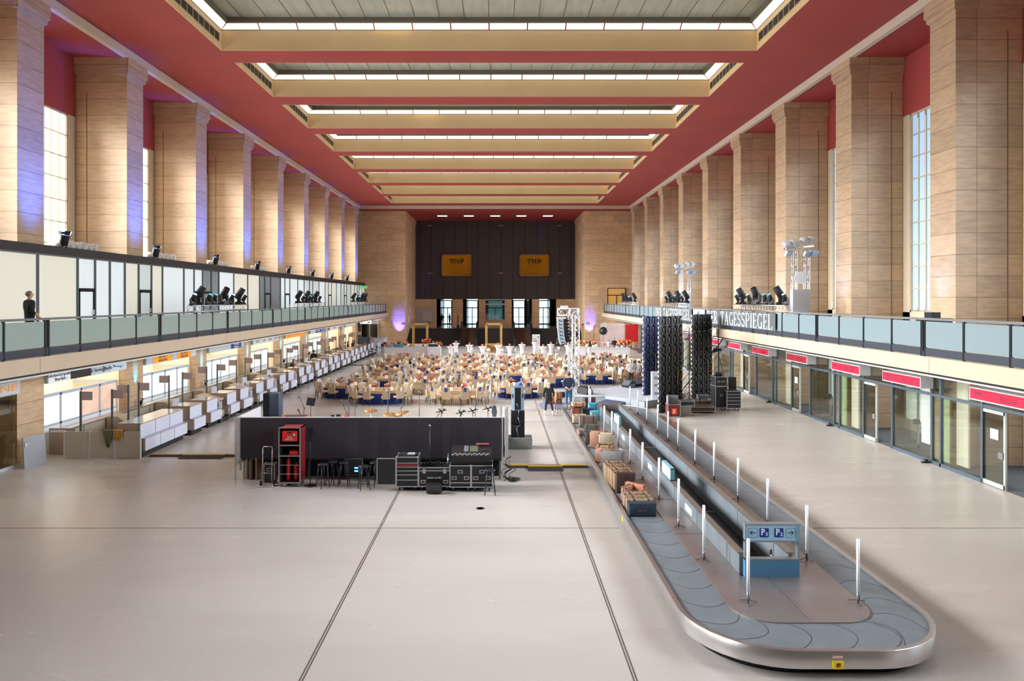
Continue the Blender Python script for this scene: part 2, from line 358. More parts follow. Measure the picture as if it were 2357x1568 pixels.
# end wall: stone masses, recess, dark wall
m = MB()
ox0, ox1 = XC-11.25, XC+11.25
m.box(-21, ox0, 87.2, 98, -.1, ZS-.55); m.box(ox1, 20, 87.2, 98, -.1, ZS-.55)
m.box(-21, ox0+.1, 87.1, 98, ZS-.55, ZS); m.box(ox1-.1, 20, 87.1, 98, ZS-.55, ZS)
st(m.build('wall_end', TRAVW))
m = MB(); DW = M('dark_wall_panel', (64,54,56), .55, noise=.06, scale=.4); 
m.box(ox0, ox1, 98, 98.5, 5.84, ZS); 
for i in range(15):
    x = ox0+.56+i*(ox1-ox0-1.1)/13
    if x < ox1: m.box(x-.03, x+.03, 97.985, 98, 5.84, ZS, 1)
st(m.build('wall_dark', [DW, DARK]))
for i, x in enumerate((1018, 1079, 1140, 1200, 1261)):
    r = E('ceiling_light', '%s flush ceiling light before the dark wall, counted from the west' % ORD[i], 'ceiling light', (XD(x, 92), 92, ZS-.02), 0, 'flush lights before the dark wall')
    MB().box(-.7, .7, -.5, .5, 0, .02).build('frame', CREAMT, r); MB().box(-.62, .62, -.42, .42, -.012, 0).build('diffuser', emis('flush_light', (255,236,200), 6), r)
# framed gilded screens
GOLD = M('gold_screen', (206,150,40), .18, .75, noise=.08, scale=.6, stretch=(2,1,.2)); LET = M('gold_letter', (84,48,10), .6)
for x0, x1, s_ in ((1016, 1085.5, 'nearer the check-in side'), (1194.7, 1264.5, 'nearer the shop-front side')):
    cx = XD((x0+x1)/2, 97.8)
    r = E('framed_sign', 'golden framed sign with outlined THF letters on the dark wall, %s' % s_, 'sign', (cx, 97.95, 10.62), 0, 'golden framed signs')
    f = MB(); W, Hh = 2.14, 1.58
    f.box(-W, W, -.25, 0, Hh-.16, Hh).box(-W, W, -.25, 0, -Hh, -Hh+.16).box(-W, -W+.16, -.25, 0, -Hh, Hh).box(W-.16, W, -.25, 0, -Hh, Hh).build('frame', M('bronze_frame', (120,100,88), .4, .5), r)
    MB().box(-W+.16, W-.16, -.15, 0, -Hh+.16, Hh-.16).build('panel', GOLD, r)
    # outlined letters T H F
    f = MB(); e = .045
    def outl(pts):
        for a, b2 in zip(pts, pts[1:]+pts[:1]):
            f.box(min(a[0], b2[0])-e, max(a[0], b2[0])+e, -.17, -.15, min(a[1], b2[1])-e, max(a[1], b2[1])+e)
    def LT(p, ox): outl([(ox+a, .36+b2) for a, b2 in p])
    LT([(0,.5),(.5,.5),(.5,.36),(.32,.36),(.32,0),(.18,0),(.18,.36),(0,.36)], -.95)
    LT([(0,.5),(.14,.5),(.14,.32),(.42,.32),(.42,.5),(.56,.5),(.56,0),(.42,0),(.42,.18),(.14,.18),(.14,0),(0,0)], -.3)
    LT([(0,.5),(.5,.5),(.5,.36),(.14,.36),(.14,.28),(.44,.28),(.44,.14),(.14,.14),(.14,0),(0,0)], .48)
    f.build('lettering', LET, r)
    text('small_lettering', 'TEMPELHOF AIRPORT', .17, LET, (.02, -.16, .2), (PI/2, 0, 0), r, 1.05)
    MB().box(-.5, .55, -.165, -.15, -1.13, -1.08).build('caption_line', LET, r)
# dark wall fixings
for x in (991, 1153, 1288):
    for z in (ZD(519.5, 98), ZD(629, 98)):
        MB().box(-.3, .3, -.08, 0, -.05, .05).build('wall_clamp', M('clamp_pink', (170,140,140), .5), None, (XD(x, 98), 98, z), label='short pale clamp fixed on a seam of the dark wall', cat='clamp', group='pale clamps on the dark wall')
# landing, stairs
ZL = 2.0
FT = M('landing_floor', (150,140,134), .12, noise=.05, scale=1)
st(MB().box(ox0, ox1, 92, 108.5, -.2, ZL).build('floor_landing', FT))
m = MB(); ns = 14
for xa, xb in ((ox0+.02, XD(1062,92)-.02), (XD(1100,92)+.02, XD(1181,92)-.02), (XD(1222,92)+.02, ox1-.02)):
    for i in range(ns): m.box(xa, xb, 87.4+i*4.6/ns, 91.99, ZL*i/ns, ZL*(i+1)/ns, 0)
    for i in range(ns): m.box(xa, xb, 87.4+i*4.6/ns-.012, 87.4+i*4.6/ns+.03, ZL*(i+1)/ns-.03, ZL*(i+1)/ns+.004, 1)
m.build('staircase', [M('stair_dark', (40,34,34), .5), M('stair_nosing', (62,52,50), .4)], None, None, None, label='wide dark staircase rising to the entrance landing', cat='stairs')
# pier wall under the dark wall and glazed entrance
PY = 98.0
def px(x): return XD(x, PY)
piers = [(ox0, px(1004)), (px(1041), px(1065)), (px(1102), px(1116)), (px(1163), px(1178)), (px(1225), px(1241)), (px(1281), ox1)]
m = MB()
for a, c in piers: m.box(a, c, PY, PY+1.0, ZL, 5.84)
m.box(px(1116), px(1163), PY+.1, PY+.8, ZL, 2.85)
st(m.build('wall_entrance', TRAVW))
st(MB().box(ox0, ox1, PY+1, 109, 5.84, 6.2).build('ceiling_entrance', M('dark_soffit', (50,46,46), .7)))
st(MB().box(ox0-.3, ox0, PY, 109, ZL, 6).box(ox1, ox1+.3, PY, 109, ZL, 6).build('wall_lobby', M('lobby_dark', (70,62,58), .6)))
GLS = glass('clear_glass'); DAY = emis('daylight_street', (225,238,248), 3.2)
ops = [(1004,1041),(1065,1102),(1116,1163),(1178,1225),(1241,1281)]
DF = M('door_frame_dark', (34,36,40), .4, .3)
for i, (a, c) in enumerate(ops):
    yb = 107.0; a, c = [(1021,1040),(1074,1100),(1116,1163),(1181,1208),(1240,1261)][i]; xa, xb = (a-CX)/F*yb*1.0, (c-CX)/F*yb
    r = E('door_%d' % (i+1), None, None, ((xa+xb)/2, yb, ZL)); r['kind'] = 'structure'
    wq = (xb-xa)/2
    f = MB(); f.box(-wq, -wq+.1, -.06, .06, 0, 3.7).box(wq-.1, wq, -.06, .06, 0, 3.7).box(-wq, wq, -.06, .06, 3.55, 3.7).box(-wq, wq, -.06, .06, 2.45, 2.6).box(-.06, .06, -.06, .06, 0, 2.5).box(-wq, wq, -.06, .06, 0, .12).box(-wq, wq, -.05, .05, 1.05, 1.12)
    f.build('door_frame', DF, r); MB().box(-wq, wq, -.01, .01, 0, 3.6).build('glass_pane', GLS, r)
m = MB(); edg = [-12.5]+[(v-CX)/F*107 for p_ in [(1021,1040),(1074,1100),(1124,1156),(1181,1208),(1240,1261)] for v in p_]+[12.5]
for i in range(0, len(edg), 2): m.box(edg[i], edg[i+1], 106.9, 107.1, ZL, 5.84)
st(m.build('wall_vestibule', M('vestibule_dark', (44,42,44), .4)))
m = MB(); m.box(ox0, ox1, 108.8, 109, ZL, 5.9)
st(m.build('wall_street', DAY))
# lobby inner dark glazed vestibules
for i, x in enumerate((px(1006)+.35, px(1068)+.3, px(1222)-.2, px(1268))):
    m = MB(); 
    for j in range(4): m.box(-.03, .03, j*1.9-.03, j*1.9+.03, 0, 3.8)
    m.box(-.03, .03, 0, 5.8, 3.55, 3.8); m.box(-.03, .03, 0, 5.8, 0, .15)
    r = m.build('vestibule_screen', DF, None, (x, 99.6, ZL), label=['dark framed vestibule screen behind the westmost entrance opening', 'dark framed vestibule screen behind the second entrance opening', 'dark framed vestibule screen behind the fourth entrance opening', 'dark framed vestibule screen behind the eastmost entrance opening'][i], cat='glass screen')
    MB().box(-.01, .01, 0, 5.8, .1, 3.6).build('pane', glass('dark_glass', (60,70,80), .2), r)
# central glazed lift window in the middle opening
r = E('display_window', 'large glazed window with a cross bar between the two escalators', 'window', (px(1139.5), PY+.05, 2.85))
wq = (px(1163)-px(1116))/2
MB().box(-wq, wq, -.08, .05, 0, .12).box(-wq, wq, -.08, .05, 2.85, 2.99).box(-wq, -wq+.08, -.08, .05, 0, 2.99).box(wq-.08, wq, -.08, .05, 0, 2.99).box(-wq, wq, -.1, .05, 2.2, 2.38).build('frame', ALUP, r)
MB().box(-wq, wq, -.02, 0, 0, 2.9).build('pane', glass('tint_glass', (120,150,150), .15), r)
# white notice panel, on the landing wall
r = MB().box(-1.45, 1.45, -.1, 0, 0, 2.1, 0).box(-.1, 1.2, -.11, -.1, .2, 1.5, 1).build('notice_board', [M('notice_grey', (176,170,172), .5), M('notice_pale', (190,184,186), .5)], None, (XD(974.5, 98), 97.98, 2.6), label='large pale notice panel on the stone wall above the stairs', cat='notice board')
# stairs balustrades / escalators
def escal(x0, x1, lab):
    r = E('escalator', lab, 'escalator', (0, 0, 0))
    xa, xb = XD(x0, 92), XD(x1, 92)
    def prof(x, w_, zo, hh): 
        m = MB(); pts = [(86.4, 0), (87.6, .05), (91.8, ZL), (91.97, ZL)]
        lo = [[(x, y, z+zo), (x+w_, y, z+zo), (x+w_, y, z+zo+hh), (x, y, z+zo+hh)] for y, z in pts]
        return m.loft(lo, 0, True, False)
    prof(xa+.2, xb-xa-.4, .02, .06).build('steps', M('escalator_steps', (84,60,54), .6), r)
    for s_ in (xa, xb-.2):
        b2 = prof(s_, .2, 0, .85).build('balustrade', M('escalator_side', (52,42,42), .4), r)
        prof(s_+.04, .12, .85, .1).build('handrail', BLACK, b2)
escal(1062, 1100, 'dark escalator on the stairs nearer the check-in side')
escal(1181, 1222, 'dark escalator on the stairs nearer the stage side')
# ================================================================ BALCONIES
RLX, RRX = -14.1, 13.27
FROST = M('frosted_glass', (150,166,158), .22, emit=.0, spec=.6)
FROSTR = M('frosted_glass_pale', (128,144,150), .25, spec=.6)
RAILB = M('rail_black', (28,30,36), .35, .3)
for side, rx, lab in ((-1, RLX, 'frosted glass balcony railing running above the check-in counters'), (1, RRX, 'frosted glass balcony railing running above the glazed shop fronts')):
    o = -side    # toward the hall centre
    fx = rx+o*.2
    m = MB(); wl = WL if side < 0 else WR
    a, b2 = sorted((rx-o*.02, wl)); m.box(a, b2, -8, 87.2, 3.72, 4.35); a, b2 = sorted((fx, rx-o*.02)); m.box(a, b2, -8, 87.2, 3.72, 4.12)
    a, b2 = sorted((fx, fx+o*.06)); m.box(a, b2, -8, 87.2, 3.66, 4.14); m.box(min(fx, fx+o*.03), max(fx, fx+o*.03), -8, 87.2, 3.98, 4.0, 1)
    for y in (21.0, 35.4, 50, 64.4, 79, 84): m.box(min(fx+o*.055, fx+o*.065), max(fx+o*.055, fx+o*.065), y-.01, y+.01, 3.66, 4.14, 1)
    a, b2 = sorted((fx-o*.25, fx+o*.02)); m.box(a, b2, -8, 87.2, 3.6, 3.72, 2)
    a, b2 = sorted((fx-o*.9, fx-o*.25)); m.box(a, b2, -8, 87.2, 3.5, 3.72, 3)
    st(m.build('balcony_slab', [CREAM, M('fascia_groove', (176,138,104), .6), BLACK, WALLW]))
    r = E('balcony_railing', lab, 'railing', (rx, 0, 4.18))
    g = MB()
    ys = []
    j = 0
    y = 21.6-SP*3
    while y < 87: ys.append(y); y += SP/4
    MB().box(-.05, .05, -6, 87.15, 1.06, 1.13).build('handrail', M('handrail_grey', (116,118,120), .5, .2), r)
    MB().box(-.0 if side < 0 else -.03, .03 if side < 0 else 0, -6, 87.15, -.04, .2).build('kick_panel', M('kick_panel', (52,58,68), .45), r)
    idx = 0
    for i, y in enumerate(ys):
        if y < 10: continue
        q = MB().box(-.035, .035, y-.035, y+.035, -.06, 1.07)
        if i % 4 == 0: q.box(-.035, .035, y+.13, y+.2, -.06, 1.07); q.box(-.05, .02, y+.03, y+.13, .1, 1.0)
        q.build('post', RAILB, r)
        y1 = min(ys[i+1] if i+1 < len(ys) else 87.1, 87.1)
        off = .2 if i % 4 == 0 else .04
        fp = MB().box(-.012, .012, y+off, y1-.04, .22, 1.02)
        fp.build('glass_panel', FROST if side < 0 else FROSTR, r)
# ---- gallery partition on the left balcony
gx = -16.8; z0, z1 = 4.35, 7.57
GP = [emis('gallery_glass_cream', (228,224,205), PART, (225,222,205)), emis('gallery_glass_white', (222,234,236), PART*1.08, (225,232,232)), emis('gallery_glass_green', (206,216,212), PART*.9, (205,214,210)), M('gallery_glass_grey', (150,158,160), .3, noise=.1, scale=2)]  # the panes' own glow stands for windows behind the partition
r = E('gallery_partition', 'long milky glass partition with black header along the upper gallery', 'glass partition', (gx, 0, z0))
MB().box(-2.5, .12, -6, 87.1, z1-z0, 7.89-z0).build('header_beam', M('header_dark', (44,40,42), .5), r)
MB().box(-.03, .06, -6, 87.1, 0, .08).box(-.03, .06, -6, 87.1, z1-z0-.06, z1-z0).build('rail', GREYM, r)
edges = [(-4,0),(4,0),(9.5,0),(14,0),(18.5,0),(22,0),(25.3,0),(27.7,1),(28.9,0),(30.0,0),(31.2,0),(32.4,1),(33.6,0),(34.7,0),(37.06,0),(38.3,1),(39.4,1),(40.6,0),(41.7,0),(44.05,0),(46.5,0),(48.8,0),(49.9,1),(51.2,0),(53.5,0),(54.6,1),(55.9,0),(58.1,0),(60,0),(61.7,1),(62.8,0),(65,0),(67.3,0),(68.6,1),(69.8,0),(72,0),(74,0),(75.6,1),(76.8,0),(79,0),(81,0),(82.6,1),(83.8,0),(85.4,0),(87,0)]
tint = [0,0,0,0,0,0,0,1,1,1,0,2,0,1,1,1,3,3,1,0,0,3,3,3,1,1,1,1,2,2,2,1,0,1,0,1,2,0,2,1,0,2,1,1,0]
for i, (y, dr) in enumerate(edges[:-1]):
    y1 = edges[i+1][0]
    MB().box(-.04, .06, y-.05, y+.05, .08, z1-z0-.06).build('mullion', M('mullion_grey', (92,100,108), .4, .4), r)
    mt = GP[tint[i]]
    if dr:
        MB().box(-.02, .01, y+.05, y1-.05, 1.98, z1-z0-.06).build('glass_panel', mt, r)
        d = MB().box(-.03, .07, y+.05, y+.13, .05, 1.92).box(-.03, .07, y1-.13, y1-.05, .05, 1.92).box(-.03, .07, y+.05, y1-.05, 1.84, 1.98).build('door', DARK, r)
        MB().box(-.02, .02, y+.13, y1-.13, .08, 1.84).build('door_panel', mt, d); MB().box(.07, .12, y1-.2, y1-.16, .9, 1.1).build('handle', ALU, d)
    else: MB().box(-.02, .01, y+.05, y1-.05, .08, z1-z0-.06).build('glass_panel', mt, r)
# uplights and acrylic tubes on the gallery roof
def uplight(loc, lab, tilt=0.35, s=1, cat='uplight', group=None):
    r = E('uplight', lab, cat, loc, 0, group); r.scale = (s, s, s)
    MB().box(-.16, .16, -.02, .02, 0, .03).tube([(-.14, 0, .02), (-.17, 0, .3)], .015).tube([(.14, 0, .02), (.17, 0, .3)], .015).tube([(-.2,-.2,0),(0,0,.1),(.2,-.2,0)], .015).build('bracket', BLACK, r)
    h = MB().cyl((0, 0, .12), (.05, .02, .48), .15, .17, 12).cyl((0,0,.05), (0,0,.14), .1, .12, 10)
    for a in range(4): t = a*PI/2+.5; h.face([(.05+.17*math.cos(t), .02+.17*math.sin(t), .48), (.05+.17*math.cos(t+1), .02+.17*math.sin(t+1), .48), (.05+.24*math.cos(t+1), .02+.24*math.sin(t+1), .64), (.05+.24*math.cos(t), .02+.24*math.sin(t), .64)])
    h.build('lamp_housing', DARK, r); MB().cyl((.045, .02, .475), (.052, .02, .49), .14, n=12).build('lens', emis('blue_lens', (90,130,255), 6), r)
    return r
BLUE = (.12, .28, 1); CYAN = (.05, .6, .9); VIO = (.2, .12, 1)
gxs = [(k, D0+SP*k+2.6) for k in range(0, 8)]
for i, (k, y) in enumerate(gxs):
    uplight((-16.95, y, 7.89), 'black uplight on the gallery roof between stone pillars, %s from the hall front' % ORD[i], group='uplights on the gallery roof')
for k in range(-2, 9):
    y = D0+SP*k
    spot('blue_uplight_lamp', (-15.0, y+.7, 5.9), (-16.96, y+.7, 11.2), (.04,.14,1), 9000, 36, 1, .3)
for k in range(0, 8):
    y = D0+SP*k
    if k < 4:
        m = MB(); 
        for j in range(6): m.cyl((-17.9, y+3.3+j*.42, 8.1), (-17.3, y+3.4+j*.42, 8.1), .15+.03*(j % 2), n=10)
        m.build('acrylic_tube', M('acrylic_clear', (214,206,196), .15, noise=.15, scale=3), label='row of clear acrylic tubes lying on the gallery roof in bay %s' % ('one','two','three','four')[k], cat='tube', kind='stuff')
for k in range(0, 9):
    y = D0+SP*k
    spot('blue_uplight_lamp', (15.3, y+.7, 5.0), (16.12, y+.7, 8), (.2,.38,1), 380, 60, .9, .15)
# violet wash on the far stone masses
for x, lab in ((-12.4, 'near the check-in side of the stairs'), (11.4, 'near the stage side of the stairs')):
    spot('violet_uplight_lamp', (x, 85.7, .9), (x, 87.25, 2.9), (.09,.09,1), 3600, 44, .8, .05)
    uplight((x, 86.35, 0), 'small floor uplight washing the end wall violet, '+lab, cat='uplight')
spot('violet_uplight_lamp', (ox0+.5, 90, 2.2), (ox0, 93, 6), VIO, 500, 60, .8, .05)
for y in (93.2, 95): spot('amber_lamp', (ox0+.25, y, 2.1), (ox0+.02, y, 6), (1,.35,.1), 300, 30, .6, .03)
# ================================================================ MOVING HEADS
def make_mh(kind, lens):
    r = E('moving_head_light', '', 'stage light')
    s = 1.2 if kind == 'big' else .72
    MB().rbox(-.2*s, .2*s, -.17*s, .17*s, 0, .12*s, .03).build('base', BLACK, r)
    y = MB(); 
    for q in (-1, 1): y.box(q*.2*s-.03*s, q*.2*s+.03*s, -.07*s, .07*s, .14*s, .42*s)
    y.box(-.2*s, .2*s, -.07*s, .07*s, .12*s, .18*s); y.build('yoke', BLACK, r)
    h = MB().cyl((0,0,-.2*s), (0,0,-.08*s), .1*s, .15*s, 12).cyl((0,0,-.08*s), (0,0,.34*s), .15*s, .13*s, 12)
    h.rot(0, (0,0,.42*s), rx=.55).build('lamp_head', DARK, r)
    q = MB().cyl((0,0,.335*s), (0,0,.35*s), .12*s, n=12).rot(0, (0,0,.42*s), rx=.55); q.build('lens', lens, r)
    return r
LC = emis('lens_blue', (110,190,255), 7); LT_ = emis('lens_teal', (40,200,240), 2.5); LK = M('lens_dark', (20,24,34), .1)
mhs = [make_mh('big', LK), make_mh('small', LC), make_mh('mid', LT_)]
used_mh = [False]*3
def place_mh(i, loc, rz, lab, grp):
    if not used_mh[i]: r = mhs[i]; used_mh[i] = True; r.location = loc; r.rotation_euler = (0,0,rz); r['label'] = lab; r['group'] = grp; return r
    return dup(mhs[i], loc, rz, lab, grp)
def truss_mb(L_, w_=.28, n=None, r=.018, axis='y'):
    n = n or max(2, int(L_/.35)); m = MB()
    c = [(-w_/2, 0), (w_/2, 0), (w_/2, w_), (-w_/2, w_)]
    for a, z in c: m.cyl((a, 0, z), (a, L_, z), r, n=6)
    for i in range(n):
        y0 = L_*i/n; y1 = L_*(i+1)/n; f = i % 2
        for (p, q) in ((0,1),(1,2),(2,3),(3,0)):
            A, B_ = (c[p], c[q]) if f else (c[q], c[p]); m.cyl((A[0], y0, A[1]), (B_[0], y1, B_[1]), r*.55, n=4)
    for y in (0, L_):
        for p, q in ((0,1),(1,2),(2,3),(3,0)): m.cyl((c[p][0], y, c[p][1]), (c[q][0], y, c[q][1]), r*.8, n=4)
    return m
bar = [('nearest', 31.8, 38.8), ('middle', 48.4, 55.8), ('farthest', 66.8, 75.6)]
pat = {0: [(1,.3,2.6),(0,.9,3.3),(2,2.0,1),(2,2.7,-2),(0,3.9,.6),(1,4.9,.5),(0,6.0,.6),(1,6.7,.3)], 1: [(0,.6,.3),(1,1.7,.5),(0,2.6,2.8),(2,3.4,.2),(2,4.1,2),(0,5.2,.7),(1,6.4,.9)], 2: [(0,.8,.3),(2,2.6,1),(1,3.4,2),(0,5.0,.5),(0,6.6,.8)]}
for side in (-1, 1):
    sn = 'check-in' if side < 0 else 'shop-front'
    x = RLX if side < 0 else RRX
    for gi, (nm, ya, yb) in enumerate(bar):
        m = truss_mb(yb-ya)
        m.build('lighting_truss', ALU, None, (x-.02*side, ya, 5.31), label='low aluminium truss fixed on the %s-side balcony rail, the %s of three' % (sn, nm), cat='truss')
        for j, (ki, dy, rz) in enumerate(pat[gi]):
            place_mh(ki, (x, ya+dy, 5.6), (PI/2+.35*math.sin(rz*2+j)) if side < 0 else -(PI/2+.35*math.sin(rz*2+j)), '%s, %s on the %s truss of the %s-side balcony' % (('tall black moving head', 'small blue-lensed moving head', 'teal-glowing moving head')[ki], ORD[j], nm, sn), 'moving lights on the %s-side balcony' % sn)
# truss towers with floodlights on the right balcony
for D, x, top, lab, disc in ((33.4, 1842, 8.6, 'tall aluminium floodlight tower with round white disc on the shop-front balcony', True), (54, 1577, 8.5, 'farther aluminium floodlight tower on the shop-front balcony', False)):
    r = E('floodlight_tower', lab, 'light tower', (XD(x, D), D, 4.35))
    hh = top-4.35-.35
    for q in (-.3, .3):
        t = truss_mb(hh, .2, int(hh/.3)); t.v = [(p[0]+q, p[2]-.1, p[1]) for p in t.v]; t.build('tower_truss', ALU, r)
    MB().box(-.42, .42, -.16, .16, 0, 2.0).build('sleeve', M('tower_sleeve', (188,190,200), .5), r)
    MB().tube([(-.75, -.15, hh+.05), (.75, .25, hh+.2)], .04).tube([(-.75, .2, hh+.05), (.75, .5, hh+.2)], .04).build('cross_bar', ALU, r)
    for i, (a, b2, c) in enumerate(((-.6,-.1,.25),(-.25,0,.32),(.25,0,.42),(.6,.1,.45))):
        MB().cyl((a, -.12, hh+c-.05), (a-.1, .2, hh+c+.1), .17, .14, 12).build('floodlight', ALUP, r)
    for a in (-.6, .3, .65):
        MB().box(-.16, .16, -.06, .06, -.13, .13).rot(.3, (a, -.1, hh-.18), rx=.6).build('floodlight', M('flood_glass', (150,180,205), .2, .3), r)
    if disc: MB().cyl((-.1, -.3, 2.55), (-.1, -.26, 2.55), .3, n=24).build('disc', WHITE, r)
MB().box(-.5, .5, -.2, .2, 0, .9).box(-.2, .1, -.2, .2, .9, 1.1).build('light_case', BLACK, None, (14.6, 23.3, 4.35), label='black lighting unit standing behind the shop-front balcony rail', cat='stage light')
# banners
def serif(word, total, hh):      # tall serif capitals laid out along -Y on the plane facing -X
    def arc(cx, cy, rx, ry, a0, a1, n=9): return [(cx+rx*math.cos(math.radians(a0+(a1-a0)*i/n)), cy+ry*math.sin(math.radians(a0+(a1-a0)*i/n))) for i in range(n+1)]
    T, t = .12, .045
    def ser(x, y): return ([(x-.1, y), (x+.1, y)], t)
    GLY = {
    'D': (.62, [([(.12,0),(.12,1)], T), ([(0,.02),(.3,.02)]+arc(.27,.5,.29,.48,-85,85)+[(0,.98)], .085)]),
    'E': (.5, [([(.12,0),(.12,1)], T), ([(0,.02),(.46,.02),(.47,.2)], t), ([(0,.98),(.44,.98),(.45,.82)], t), ([(.12,.5),(.36,.5)], t), ([(.36,.42),(.36,.58)], t)]),
    'R': (.6, [([(.12,0),(.12,1)], T), ser(.12,.02), ([(0,.98),(.26,.98)]+arc(.25,.74,.22,.24,85,-85)+[(.12,.5)], .075), ([(.26,.5),(.5,.02),(.6,.02)], .1)]),
    'T': (.6, [([(.3,0),(.3,1)], T), ser(.3,.02), ([(.03,.8),(.04,.98),(.56,.98),(.57,.8)], t)]),
    'A': (.64, [([(.08,0),(.31,1)], t), ([(.31,1),(.55,0)], T), ([(.15,.32),(.45,.32)], t), ser(.08,.02), ser(.55,.02)]),
    'G': (.62, [(arc(.34,.5,.27,.48,55,325,14), .09), ([(.53,.0),(.53,.4)], .1), ([(.43,.4),(.62,.4)], t), ([(.51,.78),(.51,.97)], t)]),
    'S': (.48, [(arc(.24,.74,.18,.24,30,255,9)+arc(.24,.26,.18,.24,80,-150,9), .09), ([(.42,.8),(.42,.97)], t), ([(.05,.03),(.05,.22)], t)]),
    'P': (.54, [([(.12,0),(.12,1)], T), ser(.12,.02), ([(0,.98),(.26,.98)]+arc(.25,.72,.24,.26,85,-85)+[(.12,.46)], .075)]),
    'I': (.26, [([(.13,0),(.13,1)], T), ser(.13,.02), ser(.13,.98)]),
    'L': (.5, [([(.12,0),(.12,1)], T), ser(.12,.98), ([(0,.02),(.46,.02),(.47,.22)], t)]), ' ': (.35, [])}
    W = sum(GLY[c][0]+.1 for c in word); k = total/W; x = 0; m = MB()
    for c in word:
        gw, st_ = GLY[c]
        for pts, wd in st_:
            for a, b2 in zip(pts, pts[1:]):
                A = Vector(((x+a[0])*k, (a[1]-.5)*hh)); B_ = Vector(((x+b2[0])*k, (b2[1]-.5)*hh)); d = (B_-A)
                if d.length < 1e-6: continue
                n = Vector((-d.y, d.x)).normalized()*wd*(k if abs(d.y) > abs(d.x) else hh)*.5; e = d.normalized()*.006
                P = [A-n-e, B_-n+e, B_+n+e, A+n-e]
                m.face([(-.006, total/2-p.x, p.y) for p in P])
        x += gw+.1
    return m
BN = M('banner_grey', (86,92,94), .5)
def banner(ya, yb, s_, lab, x=RRX-.12, mat=BN, sz=.98, z=4.78, hgt=.86, sx=.62):
    r = E('banner', lab, 'banner', (x, (ya+yb)/2, z))
    MB().box(0, .015, -(yb-ya)/2, (yb-ya)/2, -hgt/2, hgt/2).build('cloth', mat, r)
    if s_: serif(s_, (yb-ya)-.5, .74).build('lettering', M('banner_white', (240,242,242), .5, emit=.15), r)
    return r
banner(33.0, 44.0, 'DER TAGESSPIEGEL', 'nearest grey banner with white serif newspaper lettering on the balcony glass', sz=1.12, sx=.98)
banner(47.3, 58.3, 'DER TAGESSPIEGEL', 'farther grey lettered banner on the balcony, partly behind the screen towers', sz=1.12, sx=.98)
r = banner(44.3, 46.9, None, 'white banner panel with a small round emblem between the two lettered banners', mat=WHITE)
m = MB(); m.tube([(-.012, .3*math.cos(t), .3*math.sin(t)) for t in [k*PI/10 for k in range(21)]], .02); m.ball((-.012, .05, .05), (.01, .1, .16)); m.tube([(-.012,-.1,-.2),(-.012,.1,-.1),(-.012,.12,.2)], .02)
m.build('emblem', M('emblem_dark', (60,64,70), .5), r)
# soffit strip lamps under the balcony edges
for side, x in ((-1, -15.0), (1, 14.3)):
    nm = 'check-in' if side < 0 else 'shop-front'
    for i in range(9):
        y = 3+i*9.4
        r = E('strip_light', 'white strip lamp under the %s-side balcony, %s from the viewer' % (nm, ORD[i]), 'strip light', (x, y, 3.635), 0, 'strip lamps under the %s-side balcony' % nm)
        MB().box(-.12, .12, 0, 9.2, .03, .08).build('housing', WALLW, r); MB().box(-.1, .1, .05, 9.15, 0, .03).build('tube', emis('strip_lamp', (255,246,232), 7.0), r)
# ================================================================ LEFT BAYS BEHIND THE COUNTERS
BAYF = M('bay_frame', (176,182,188), .45); BAYG = [emis('bay_glass_white', (246,246,236), BAY_L, (235,235,228)), emis('bay_glass_warm', (240,238,208), BAY_L*.8, (235,232,205)), emis('bay_glass_blue', (214,228,230), BAY_L*.62, (215,225,226)), M('bay_glass_pink', (222,186,166), .2, emit=.45, noise=.25, scale=1.3)]  # panes glow by themselves, as if backlit from the offices
BAYW = M('bay_white', (226,228,232), .5)
ceil_em = emis('bay_ceiling_light', (255,250,235), 4.6)
signs = {0: [('GlobeGround\nBerlin', (224,228,232), (30,40,70), .25), (None, (34,34,36), None, .25), ('Air Service Berlin', (168,186,196), (30,40,50), .25), ('', (190,206,216), None, .25)],
         1: [(None, (170,182,196), None, .12), ('SKYFLY\nAIRLINE', (246,160,38), (60,30,90), .36), (None, (170,186,206), None, .1), ('SKYFLY\nAIRLINE', (246,160,38), (60,30,90), .3), (None, (190,200,214), None, .12)],
         2: [(None, (176,186,192), None, .6), ('CIRRUS\nAirlines', (40,62,130), (235,235,245), .32), (None, (176,186,192), None, .08)],
         3: [('LGW', (196,200,204), (60,70,80), .3), ('LGW', (200,204,208), (60,70,80), .23), ('ICON', (200,204,208), (60,70,80), .23), ('ICON', (200,204,208), (60,70,80), .24)],
         4: [('L7', (240,158,60), (130,60,30), .35), ('', (240,158,60), None, .3), ('L7', (240,158,60), (130,60,30), .35)],
         5: [(None, (178,188,194), None, .35), ('BUSINESS', (28,56,140), (235,240,255), .35), ('', (120,110,190), None, .3)],
         6: [('BERLIN', (214,206,206), (200,60,70), .7), (None, (190,196,200), None, .3)], 7: [(None, (190,196,200), None, 1)]}
sdesc = ['white lettering board beside black and pale blue panels', 'orange airline boards', 'pale board ending in a dark blue airline panel', 'pale grey board with four small logos', 'orange board with dark letters at both ends', 'pale board with blue and violet panels', 'pale board with red letters', 'plain pale board near the end wall']
wh = XL-.35
